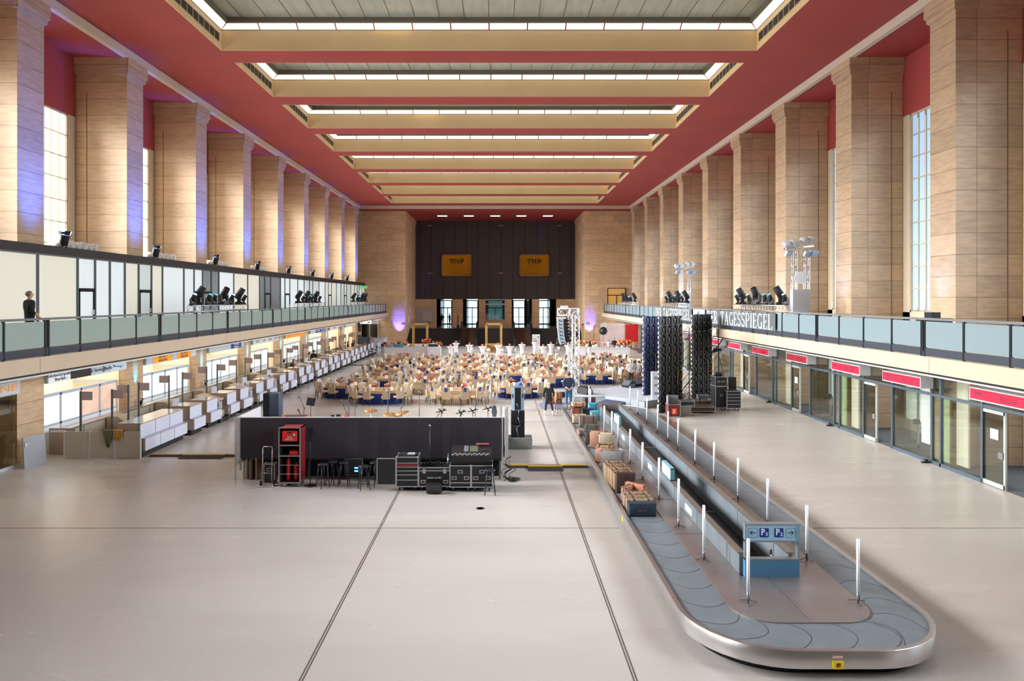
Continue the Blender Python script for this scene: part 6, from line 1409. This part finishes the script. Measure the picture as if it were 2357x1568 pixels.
for i, (x, w_, c, lab) in enumerate(((896,.7,(150,150,150),'grey stacked plates on the west buffet'),(917,.9,(80,140,150),'teal stacked crates of glasses on the west buffet'),(962,.8,(210,210,214),'white serving stand on the west buffet'),(1000,1.2,(30,28,32),'black drinks crates on the white bar block'))):
    MB().rbox(-w_/2,w_/2,-.2,.2,0,.3 if i != 3 else .25,.02).box(-w_/2+.05,w_/2-.05,-.21,-.2,.05,.08,0).build('buffet_crate', M('crate_%d' % c[0], c, .5, noise=.3, scale=9), None, (XD(x,71.2), 71.2, .955 if i < 3 else 1.005), label=lab, cat='crate')
m = MB(); rnd = random.Random(9)
for i in range(26): a = rnd.uniform(.3, 3.9); m.lathe([(.09,0),(.1,.03),(.07,.06+rnd.random()*.08)], (a, rnd.uniform(.2,.6), 0), 8)
m.build('tableware', M('tableware_pale', (206,204,200), .3, noise=.5, scale=5), None, (XD(1355,69.5), 69.5, 1.0), label='pale bowls and plates spread along the east buffet top', cat='tableware', kind='stuff')
ctp = E('cocktail_table', '', 'cocktail table', (0,0,0), 0, 'white covered cocktail tables before the stairs')
MB().lathe([(.4,1.1),(.41,1.085),(.30,1.0),(.22,.85),(.18,.6),(.19,.3),(.28,.0)][::-1], n=20).build('stretch_cover', M('stretch_white', (238,232,232), .6), ctp); MB().lathe([(.41,1.1),(.41,1.115)], n=20).build('table_top', WHITE, ctp)
fs = E('small_bouquet', '', 'flowers'); v, g, f = flower(((210,120,110),(220,180,150)), 44, .8); v.build('vase', WHITE, fs); g.build('leaves', M('leaf_green', (76,86,52), .7), fs); f[0].add(f[1]).build('blossoms', M('blossom_mix', (214,130,110), .6), fs)
ct = [(936,796,74),(997.5,797,74.5),(1037.5,801.5,69.6),(1049.5,792,75),(1080.5,796.5,72),(1110.5,801.5,69.6),(1146.5,796.5,71.5),(1173,801.5,69.8),(1201.5,797,73),(1232,792,76),(1250,801.5,69.5),(1268,797,73),(1307,796,72),(1373,790,76),(1402,789,77)]
for i, (x, yt, D) in enumerate(ct):
    lab = 'white stretch-covered cocktail table with small bouquet, %s from the check-in side' % ORD[i]
    if i == 0: ctp.location = (XD(x,D),D,0); ctp['label'] = lab; t_ = ctp
    else: dup(ctp, (XD(x,D),D,0), 0, lab)
    l2_ = 'small bouquet in a white vase on the %s cocktail table from the check-in side' % ORD[i]
    if i == 0: fs.location = (XD(x,D),D,1.116); fs['label'] = l2_; fs['group'] = 'bouquets on the cocktail tables'
    else: dup(fs, (XD(x,D),D,1.116), i, l2_, 'bouquets on the cocktail tables')
wc = E('white_chair', '', 'chair'); q = MB().rbox(-.2,.2,-.2,.2,.42,.46,.015).build('seat', WHITE, wc); MB().rbox(-.2,.2,.17,.2,.55,.82,.01).build('backrest', WHITE, wc)
for sx in (-1,1):
    for sy in (-1,1): MB().cyl((sx*.17,sy*.17,.42),(sx*.19,sy*.19,0),.012,n=6).build('leg', CHROME, wc)
for i, (x, D, rz) in enumerate(((1057,70,1.4),(1085,72.5,.3),(1122,71,-.6),(1155,70.5,.2),(1191,71.5,1.3),(1256,73,.9),(1283,73.5,-.9))):
    lab = 'white plastic chair with chrome legs among the cocktail tables, %s from the check-in side' % ORD[i]
    if i == 0: wc.location = (XD(x,D),D,0); wc['label'] = lab; wc['group'] = 'white chairs among the cocktail tables'; wc.rotation_euler = (0,0,rz)
    else: dup(wc, (XD(x,D),D,0), rz, lab, 'white chairs among the cocktail tables')
GF = M('gilded_frame', (206,170,104), .45, .25, noise=.12, scale=3)
for x0, x1, D, yt, lab in ((949,986,77,744,'large gilded picture frame with steps, nearer the check-in side'), (1117,1156,77,744,'large gilded picture frame with steps in the hall axis'), (1318,1344,77,744.5,'large gilded picture frame behind the truss tower')):
    r = E('golden_frame_gate', lab, 'golden frame', (XD((x0+x1)/2,D), D, 0)); W = (XD(x1,D)-XD(x0,D))/2; T = ZD(yt,D)
    q = MB()
    for s_ in (-1,1): q.box(s_*W, s_*(W-.22), -.1,.1,0,T).box(s_*W, s_*(W-.08), -.16,.1,0,T).box(s_*(W-.22), s_*(W-.25), -.13,.05,.95,T-.22)
    q.box(-W,W,-.1,.1,T-.22,T).box(-W,W,-.16,.1,T-.08,T).box(-W,W,-.15,.1,.75,.95).build('frame', GF, r)
    q = MB()
    for i in range(4): q.box(-.7,.7,-1.2+.3*i,-.1,.2*i,.2*(i+1)-.02)
    q.build('steps', M('gilded_steps', (176,142,86), .5), r)
    q = MB().box(-.95,-.75,-1.3,-.1,0,.95).box(.75,.95,-1.3,-.1,0,.95).build('side_cheek', GF, r)
# photo corner, signs, wardrobe things
r = E('photo_backdrop', 'pale pink blurred photo backdrop wall in the far shop-side corner', 'photo backdrop', (XD(1410,82), 82, 0)); MB().box(-1.4,1.4,0,.1,0,3.0).build('panel', M('photo_pink', (226,206,204), .5, noise=.12, scale=.6), r)
r = E('octagonal_softbox', 'black octagonal photo softbox on a stand before the pink backdrop', 'softbox', (XD(1388.5,76), 76, ZD(762,76))); MB().lathe([(.47,0),(.2,.35),(.08,.4)], n=8).rot(0,(0,.0,0),rx=-PI/2+PI).rot(0,rx=0).build('umbrella', M('softbox_black', (34,36,40), .5), r); q = MB()
for a in range(8): q.tube([(0,-.0,0),(.46*math.cos(a*PI/4),-.02,.46*math.sin(a*PI/4))], .012, 4)
q.build('rib', GREYM, r); MB().cyl((0,.1,-2.35),(0,.1,0),.02).build('stand', BLACK, r)
r = E('led_light_panel', 'pale tilted light panel on a stand beside the violet wall wash', 'light panel', (XD(1367,78), 78, 0)); MB().box(-.18,.18,-.03,.03,2.4,3.3).rot(0,(.6,0,0),ry=.2).build('panel', WHITE, r); MB().cyl((0,0,0),(0,0,2.9),.02).tube([(0,0,2.6),(.15,0,3.0)], .03).build('stand', BLACK, r)
r = E('ornate_sign', 'white ornamental pierced board beside the cocktail tables', 'sign board', (XD(1234,79), 79, 0)); MB().box(-.44,.44,-.02,.02,0,1.85).build('board', WHITE, r)
q = MB(); rnd = random.Random(4)
for i in range(26): a, c = rnd.uniform(-.36,.3), rnd.uniform(.7,1.7); q.box(a, a+.08, -.03,-.02, c, c+.09)
q.build('ornament', M('ornament_grey', (110,104,100), .6), r)
for x, D, z_, lab in ((1054,91,1.75,'black loudspeaker on a pole standing on the stairs, nearer the check-in side'), (1222.5,91,1.75,'black loudspeaker on a pole standing on the stairs, nearer the stage side')):
    r = E('pole_speaker', lab, 'loudspeaker', (XD(x,D), D, 1.75)); MB().rbox(-.17,.17,-.15,.15,.0,.75,.03).build('cabinet', BLACK, r); MB().box(-.06,.06,-.05,.05,.8,2.1).build('column', BLACK, r); MB().cyl((0,0,.7),(0,0,.9),.02).build('pole', BLACK, r)
for x0, D, z_, lab in ((928,87.15,2.72,'small green exit sign on the stone wall above the violet light'), (1353,87.15,2.75,'small dark exit sign on the stone wall by the photo corner')):
    r = E('exit_sign', lab, 'exit sign', (XD(x0,D), D, z_)); MB().box(-.2,.2,-.05,.02,-.1,.1).build('box', M('exit_green', (24,90,60), .4, emit=.3), r); MB().box(-.13,-.05,-.06,-.05,-.06,.06).box(.0,.14,-.06,-.05,-.02,.02).build('pictogram', WHITE, r)
r = E('exit_sign', 'lit green exit sign hanging at the end of the gallery partition', 'exit sign', (-16.2, 84, 7.25)); MB().box(-.9,.35,-.05,.05,-.1,.2).build('box', emis('exit_lit_green', (60,200,120), 1.0), r); MB().box(.0,.3,-.06,-.05,-.05,.15).build('pictogram', WHITE, r)
r = E('gallery_door', 'glazed double door at the end of the shop-side gallery with warm light behind', 'door', (XD(1419,87.1), 87.15, 4.35)); MB().box(-1.1,1.1,-.04,.02,0,2.9).build('opening', M('warm_room', (214,168,96), .6, emit=.25), r); q = MB()
for x in (-1.1,-.0,1.1): q.box(x-.04,x+.04,-.07,0,0,2.9 if x else 2.0)
q.box(-1.1,1.1,-.07,0,1.95,2.05).box(-1.1,1.1,-.07,0,2.84,2.92).build('frame', DARK, r)
MB().box(-.02,.02,-.14,.14,-.3,.3).build('safety_sign', M('sign_turq', (60,160,160), .5), None, (16.0, 60.75, 5.8), label='small turquoise safety sign on a shop-side pillar, farther one', cat='sign')
MB().box(-.02,.02,-.14,.14,-.3,.3).build('safety_sign', M('sign_turq', (60,160,160), .5), None, (16.05, 46.6, 6.1), label='small turquoise safety sign on a shop-side pillar, nearer one', cat='sign')
# ================================================================ PEOPLE
SK = (206,160,134)
def person(lab, loc, rz, hgt, pose={}, top=(30,30,34), bot=(30,30,36), shoe=(30,28,28), hair=(60,44,34), long_hair=False, skin=SK, grp=None, sleeves=True, sub=2):
    s = hgt/1.78; J = dict(pelvis=(0,0,.95), waist=(0,0,1.1), chest=(0,.01,1.32), neck=(0,.01,1.5), head0=(0,-.01,1.58), head=(0,-.015,1.66), top=(0,0,1.745), nose=(0,-.125,1.645))
    for sd, q in (('l',-1),('r',1)):
        J.update({'sh'+sd:(q*.2,.01,1.43),'el'+sd:(q*.265,.03,1.14),'wr'+sd:(q*.27,-.04,.9),'pa'+sd:(q*.27,-.06,.83),'hip'+sd:(q*.09,0,.9),'kn'+sd:(q*.1,-.01,.5),'an'+sd:(q*.1,.03,.09),'to'+sd:(q*.11,-.13,.035),'ear'+sd:(q*.088,.0,1.65)})
    J.update(pose)
    R = dict(pelvis=.155, waist=.15, chest=.17, neck=.055, head0=.06, head=.092, top=.07, nose=.012)
    RR = dict(sh=.085, el=.058, wr=.036, pa=.036, hip=.1, kn=.062, an=.045, to=.038, ear=.014)
    ed = [('pelvis','waist'),('waist','chest'),('chest','neck'),('neck','head0'),('head0','head'),('head','top'),('head','nose')]
    for sd in 'lr':
        ed += [('chest','sh'+sd),('sh'+sd,'el'+sd),('el'+sd,'wr'+sd),('wr'+sd,'pa'+sd),('pelvis','hip'+sd),('hip'+sd,'kn'+sd),('kn'+sd,'an'+sd),('an'+sd,'to'+sd),('head','ear'+sd)]
    names = list(J); pts = [Vector(J[n_])*s for n_ in names]; rad = [(R[n_] if n_ in R else RR[n_[:-1]])*s for n_ in names]
    lines = [(names.index(a), names.index(b_)) for a, b_ in ed]
    tag_ = {n_: (0 if n_ in ('neck','head0','head','top','nose') or n_[:-1] in ('pa','ear') or (n_[:-1] == 'wr') or (not sleeves and n_[:-1] == 'el') else 3 if n_[:-1] in ('to','an') else 2 if n_ == 'pelvis' or n_[:-1] in ('hip','kn') else 1) for n_ in names}
    for sd, q in (('l',-1),('r',1)):       # five fingers from each palm
        w_, p_ = Vector(J['wr'+sd]), Vector(J['pa'+sd]); d = (p_-w_).normalized(); u = d.orthogonal().normalized()
        for i in range(5):
            th = i == 4; o = u*(-.024+.016*i) if not th else u*-.03; ln = (.075,.085,.08,.065,.05)[i]
            a = (p_+o*.9+(d*.012 if not th else d*-.02))*s; b_ = (p_+o*(1.15 if not th else 2.0)+d*ln*(.55 if not th else .5))*s; c = b_+(d*ln*.45+Vector((0,-.01,0)))*s
            for k, pt in enumerate((a, b_, c)):
                names.append('fi'); pts.append(pt); rad.append((.011,.0095,.008)[k]*s); tag_['fi'] = 0
            n_ = len(pts); lines += [(names.index('pa'+sd), n_-3), (n_-3, n_-2), (n_-2, n_-1)]
    me = bpy.data.meshes.new('person'); me.from_pydata([tuple(p) for p in pts], lines, []); ob = bpy.data.objects.new('person', me); COL.objects.link(ob)
    md = ob.modifiers.new('skin', 'SKIN'); md.use_smooth_shade = True
    for i, v in enumerate(me.skin_vertices[0].data): v.radius = (rad[i]*(1.0 if names[i] not in ('pelvis','waist','chest') else 1.12), rad[i]*(1.0 if names[i] not in ('pelvis','waist','chest') else .78)); v.use_root = (i == 0)
    sb = ob.modifiers.new('sub', 'SUBSURF'); sb.levels = sub; sb.render_levels = sub
    dg = bpy.context.evaluated_depsgraph_get(); nm = bpy.data.meshes.new_from_object(ob.evaluated_get(dg)); ob.modifiers.clear(); ob.data = nm; nm.materials.clear()
    def CM(c, n_='cloth'): return M('%s_%d_%d_%d' % ((n_,)+tuple(c)), c, .8 if n_ == 'cloth' else .55)
    for mt in (CM(skin, 'skin'), CM(top), CM(bot), CM(shoe)): nm.materials.append(mt)
    tg = [tag_[n_] for n_ in names]
    for p in nm.polygons:
        c = p.center; best, bi = 9, 0
        for i, q in enumerate(pts):
            dd = (c-q).length-rad[i]*.9
            if dd < best: best, bi = dd, i
        t = tg[bi]
        if names[bi] in ('waist','pelvis') : t = 1 if c.z > pts[0].z+.02*s else 2
        if names[bi][:2] == 'sh': t = 1
        if names[bi] == 'neck': t = 0 if c.z > pts[names.index('neck')].z+.01*s else 1
        p.material_index = t; p.use_smooth = True
    tag(ob, lab, 'person', grp); ob.location = loc; ob.rotation_euler = (0,0,rz)
    hd = Vector(J['head'])*s; tp = Vector(J['top'])*s; up = (tp-hd).normalized(); f = (Vector(J['nose'])*s-hd); f = (f-up*f.dot(up)).normalized(); c = hd+up*.03*s-f*.018*s
    q = MB().ball(tuple(c), (.1*s,.112*s,.098*s), 12)
    q.v = [tuple(Vector(v)) for v in q.v]
    q.v = [v if (Vector(v)-c).dot(f) < .045*s or (Vector(v)-c).dot(up) > .04*s else tuple(c+(Vector(v)-c)*.72) for v in q.v]
    if long_hair: q.ball(tuple(hd-f*.06*s-up*.1*s), (.085*s,.06*s,.17*s), 10)
    q.build('hair', CM(hair, 'hair'), ob)
    e = MB()
    sidev = up.cross(f)
    for sg in (-1,1): e.ball(tuple(hd+f*.083*s+sidev*.034*s*sg+up*.005*s), .012*s, 6)
    e.build('eyes', M('eye_dark', (40,30,28), .3), ob); MB().ball(tuple(hd+f*.085*s-up*.05*s), (.024*s,.012*s,.008*s), 6).build('mouth', M('lip', (150,84,76), .5), ob)
    return ob
# balcony man, seen from the back, looking toward the hall far end
D = 21.9
person('person in a black jacket with thinning grey hair leaning at the gallery railing', (XD(68,D), D, 4.35), 2.6, 1.80, dict(elr=(.27,-.05,1.14), wrr=(.3,-.28,1.05), par=(.31,-.34,1.05), ell=(-.28,.06,1.16), wrl=(-.27,-.1,1.0), pal=(-.27,-.14,.96)), (28,28,32), (26,26,30), hair=(120,112,106))
# woman in black beside the stool
person('person with blond hair in black clothes and white shoes standing by the bar stool', (XD(1263,35.1), 35.1, 0), 3.0, 1.69, dict(hipl=(-.09,0,.9), knl=(-.17,0,.5), anl=(-.24,.02,.09), tol=(-.27,-.13,.035), hipr=(.09,0,.9), knr=(.15,0,.5), anr=(.2,.02,.09), tor=(.23,-.12,.035), wrl=(-.26,-.06,.92), ell=(-.27,.03,1.16)), (26,26,30), (24,24,28), (236,232,228), (222,190,140), True)
# man in navy hoodie, hands behind the back
person('person in navy hoodie and blue jeans with hands clasped behind the back by the carousel', (XD(1309,34.5), 34.5, .41), 3.2, 1.86, dict(ell=(-.27,.06,1.16), wrl=(-.07,.17,1.0), pal=(-.02,.18,.97), elr=(.27,.06,1.16), wrr=(.08,.19,1.02), par=(.03,.2,.98)), (42,50,78), (44,96,140), (150,120,100), (90,64,50))
# man in blue shirt bending behind the grey speaker
person('person in blue shirt with short grey hair bending down behind the grey loudspeaker', (XD(1190,36.8), 36.8, 0), 1.9, 1.80, dict(chest=(0,-.12,1.3), neck=(0,-.2,1.45), head0=(0,-.26,1.5), head=(0,-.31,1.56), top=(0,-.33,1.645), nose=(0,-.43,1.52), shl=(-.18,-.14,1.4), shr=(.18,-.14,1.4), earl=(-.088,-.29,1.56), earr=(.088,-.29,1.56), ell=(-.24,-.25,1.15), elr=(.24,-.25,1.15), wrl=(-.15,-.45,1.1), wrr=(.15,-.45,1.1), pal=(-.1,-.52,1.1), par=(.1,-.52,1.1)), (50,92,150), (30,40,70), hair=(96,96,100))
sit = dict(pelvis=(0,0,.5), waist=(0,0,.66), chest=(0,-.01,.9), neck=(0,-.02,1.07), head0=(0,-.04,1.15), head=(0,-.05,1.23), top=(0,-.045,1.315), nose=(0,-.165,1.21), shl=(-.18,-.01,1.0), shr=(.18,-.01,1.0), ell=(-.24,-.08,.75), elr=(.24,-.08,.75), wrl=(-.14,-.3,.78), wrr=(.14,-.3,.78), pal=(-.1,-.36,.78), par=(.1,-.36,.78), hipl=(-.09,-.05,.5), hipr=(.09,-.05,.5), knl=(-.11,-.45,.5), knr=(.11,-.45,.5), anl=(-.11,-.42,.09), anr=(.11,-.42,.09), tol=(-.12,-.56,.035), tor=(.12,-.56,.035), earl=(-.088,-.035,1.22), earr=(.088,-.035,1.22))
lean = dict(waist=(0,-.03,1.1), chest=(0,-.1,1.3), neck=(0,-.16,1.46), head0=(0,-.2,1.53), head=(0,-.23,1.6), top=(0,-.23,1.69), nose=(0,-.35,1.575), earl=(-.088,-.21,1.6), earr=(.088,-.21,1.6), shl=(-.18,-.1,1.4), shr=(.18,-.1,1.4), ell=(-.24,-.2,1.15), elr=(.24,-.2,1.15), wrl=(-.2,-.42,1.12), wrr=(.2,-.42,1.12), pal=(-.18,-.49,1.12), par=(.18,-.49,1.12))
folded = dict(ell=(-.25,0,1.14), wrl=(-.08,-.17,.97), pal=(-.03,-.18,.94), elr=(.25,0,1.14), wrr=(.08,-.18,.95), par=(.03,-.2,.92))
person('person with long reddish hair in grey patterned top standing among the dining tables', (XD(1230,54), 53.9, 0), .9, 1.66, lean, (104,100,98), (40,60,100), hair=(120,56,40), long_hair=True)
person('person in white shirt and black trousers with hands folded beside the screen towers', (XD(1452,47), 47.0, 0), .1, 1.8, folded, (208,208,214), (28,28,32), hair=(120,76,56))
person('person in grey patterned jumper with hand on hip beside the screen towers', (XD(1471,46.6), 46.6, 0), 2.0, 1.76, dict(elr=(.3,.16,1.2), wrr=(.16,.05,1.02), par=(.12,.02,1.0)), (92,88,92), (70,32,40), hair=(40,32,30))
person('person in black kitchen jacket behind the east buffet', (XD(1414,73), 73, 0), .0, 1.8, folded, (34,36,46), (28,28,32), hair=(50,40,36))
person('person with long dark hair in black behind the east buffet', (XD(1426,73), 73, 0), -.2, 1.68, folded, (40,38,44), (28,28,32), hair=(50,34,30), long_hair=True)
person('person in dark clothes bending behind the orange flowers of the east buffet', (XD(1440,72), 72, 0), .6, 1.7, lean, (36,38,46), (28,28,32), hair=(40,30,28))
person('person in black with pale bag walking behind the line array speaker', (XD(1286,79), 79, 0), -.8, 1.78, dict(knl=(-.1,-.12,.5), anl=(-.1,-.02,.12), knr=(.1,.02,.5), anr=(.1,.16,.1), tor=(.1,.02,.04)), (34,34,38), (28,28,32), hair=(160,120,90))
person('person silhouetted against the daylight with arm raised inside the entrance door', (XD(1035,101), 101, 2.0), 1.2, 1.78, dict(ell=(-.34,-.05,1.34), wrl=(-.55,-.08,1.36), pal=(-.62,-.08,1.36)), (30,32,38), (30,30,34), hair=(40,36,34))
person('person in dark coat walking among the vestibule screens inside the entrance', (XD(1017,100.5), 100.6, 2.0), .4, 1.74, {}, (36,36,44), (30,30,34), hair=(50,44,40))
# staff at the counters
person('person with dark brown hair in black leaning over the check-in desks', (-14.6, 48.9, 0), PI/2+.1, 1.72, lean, (34,38,46), (26,26,30), hair=(70,42,32), long_hair=True)
person('person in black waistcoat seen from behind between the check-in desks', (-14.75, 55.6, 0), 2.9, 1.82, {}, (26,26,30), (60,34,40), hair=(36,30,28))
for i, (x, D, rz, c, h_, lh, lab, ps) in enumerate(((800,69,1.9,(24,24,28),(30,26,26),True,'person in black seated at the far desks, back to the flag signs',sit),(812,71,1.2,(30,30,34),(60,40,34),True,'person with raised arm seated behind the far desks',sit),(826,74,1.6,(40,38,42),(214,200,196),False,'person with white hair standing behind the dark blue monitor',lean),(836,75.5,1.6,(26,26,30),(34,28,26),False,'person in black standing tallest behind the dark blue monitor',lean),(852,79,.8,(150,100,90),(150,90,70),False,'person with reddish hair behind the last counter block',sit),(845,77.5,.6,(170,110,90),(90,60,50),False,'person in a rust coloured top at the far counters',sit))):
    ps = dict(ps)
    if i == 1: ps.update(elr=(.25,-.05,1.2), wrr=(.2,-.05,1.48), par=(.2,-.05,1.56))
    zz_ = .35 if ps.get('pelvis', (0,0,1))[2] < .6 else 0
    person(lab, (XD(x,D) if x < 830 else XD(x,D), D, zz_), rz, 1.75, ps, c, (40,50,64), hair=h_, long_hair=lh, sub=1)
    if zz_: MB().rbox(-.22,.22,-.2,.2,.38,.44,.02).cyl((0,0,0),(0,0,.38),.03).lathe([(.2,0),(.2,.02)], n=12).build('office_stool', BLACK, None, (XD(x,D), D, .35-.02), label='black stool under the '+lab.split(' ',1)[0]+' '+' '.join(lab.split(' ')[1:8]), cat='stool')
MB().box(-1.6,-.2,0,12.4,0,.34).build('raised_floor', CB, None, (-13.9, 68, 0), label='beige raised floor behind the far check-in desks', cat='raised floor')
r = E('computer_monitor', 'pair of dark blue-grey monitor backs on the far check-in desks', 'monitor', (-13.6, 70.6, 1.27)); MB().box(-.55,-.0,-.04,.04,.08,.75).box(.05,.6,-.04,.04,.08,.75).build('screen_back', M('monitor_blue', (58,74,94), .4), r); MB().box(-.3,-.22,-.02,.06,0,.3).box(.3,.38,-.02,.06,0,.3).build('stand', BLACK, r)
r = E('tripod', 'camera tripod with pale bag standing behind the far check-in desks', 'tripod', (XD(784,66), 66, 0)); q = MB()
for a in (.3,2.4,4.5): q.tube([(0,0,1.5),(.45*math.cos(a),.45*math.sin(a),0)], .02)
q.build('legs', BLACK, r); MB().cyl((0,0,1.4),(0,0,3.3),.02).tube([(-.2,0,3.1),(.1,0,3.25),(0,0,2.9)], .03).build('pole', BLACK, r); MB().rbox(-.1,.12,-.1,.1,.5,1.1,.03).build('bag', M('bag_olive', (150,150,110), .7), r)
for i, (x, y_) in enumerate(((-12.6, 68.4), (-12.6, 71.2), (-12.5, 74.3), (-12.6, 77))):
    r = E('bar_chair', 'dark bar chair in front of the far check-in desks, %s of four' % ORD[i], 'chair', (x, y_, 0), .5*i, 'bar chairs at the far desks'); MB().rbox(-.2,.2,-.2,.2,.68,.74,.02).build('seat', BLACK, r); MB().rbox(.16,.2,-.2,.2,.8,1.1,.01).build('backrest', BLACK, r)
    for sx in (-1,1):
        for sy in (-1,1): MB().cyl((sx*.16,sy*.16,.68),(sx*.2,sy*.2,0),.014,n=6).build('leg', BLACK, r)
# desk clutter
m = MB()
for (y_, n_) in ((36.3, 7), (40.6, 7), (48.0, 9), (56.8, 8)):
    rnd = random.Random(int(y_))
    m2 = MB()
    for i in range(n_): m2.cyl((rnd.uniform(-.6,-.2), rnd.uniform(0,.9), 0), (rnd.uniform(-.6,-.2)*0+-.4+rnd.uniform(-.2,.2), rnd.uniform(0,.9)*0+.1*i, .13), .03, .03, 8) if False else m2.lathe([(.03,0),(.035,.14)], (rnd.uniform(-.6,-.2), rnd.uniform(0,.9), 0), 8)
    m2.build('drinking_cups', M('cup_pale', (214,220,224), .3), None, (-13.15, y_, 1.272), label='pale drinking cups on the desk %s, check-in row' % {36:'early',40:'a third of the way',48:'near the leaning person',56:'beyond the standing person'}[int(y_)], cat='cups', kind='stuff')
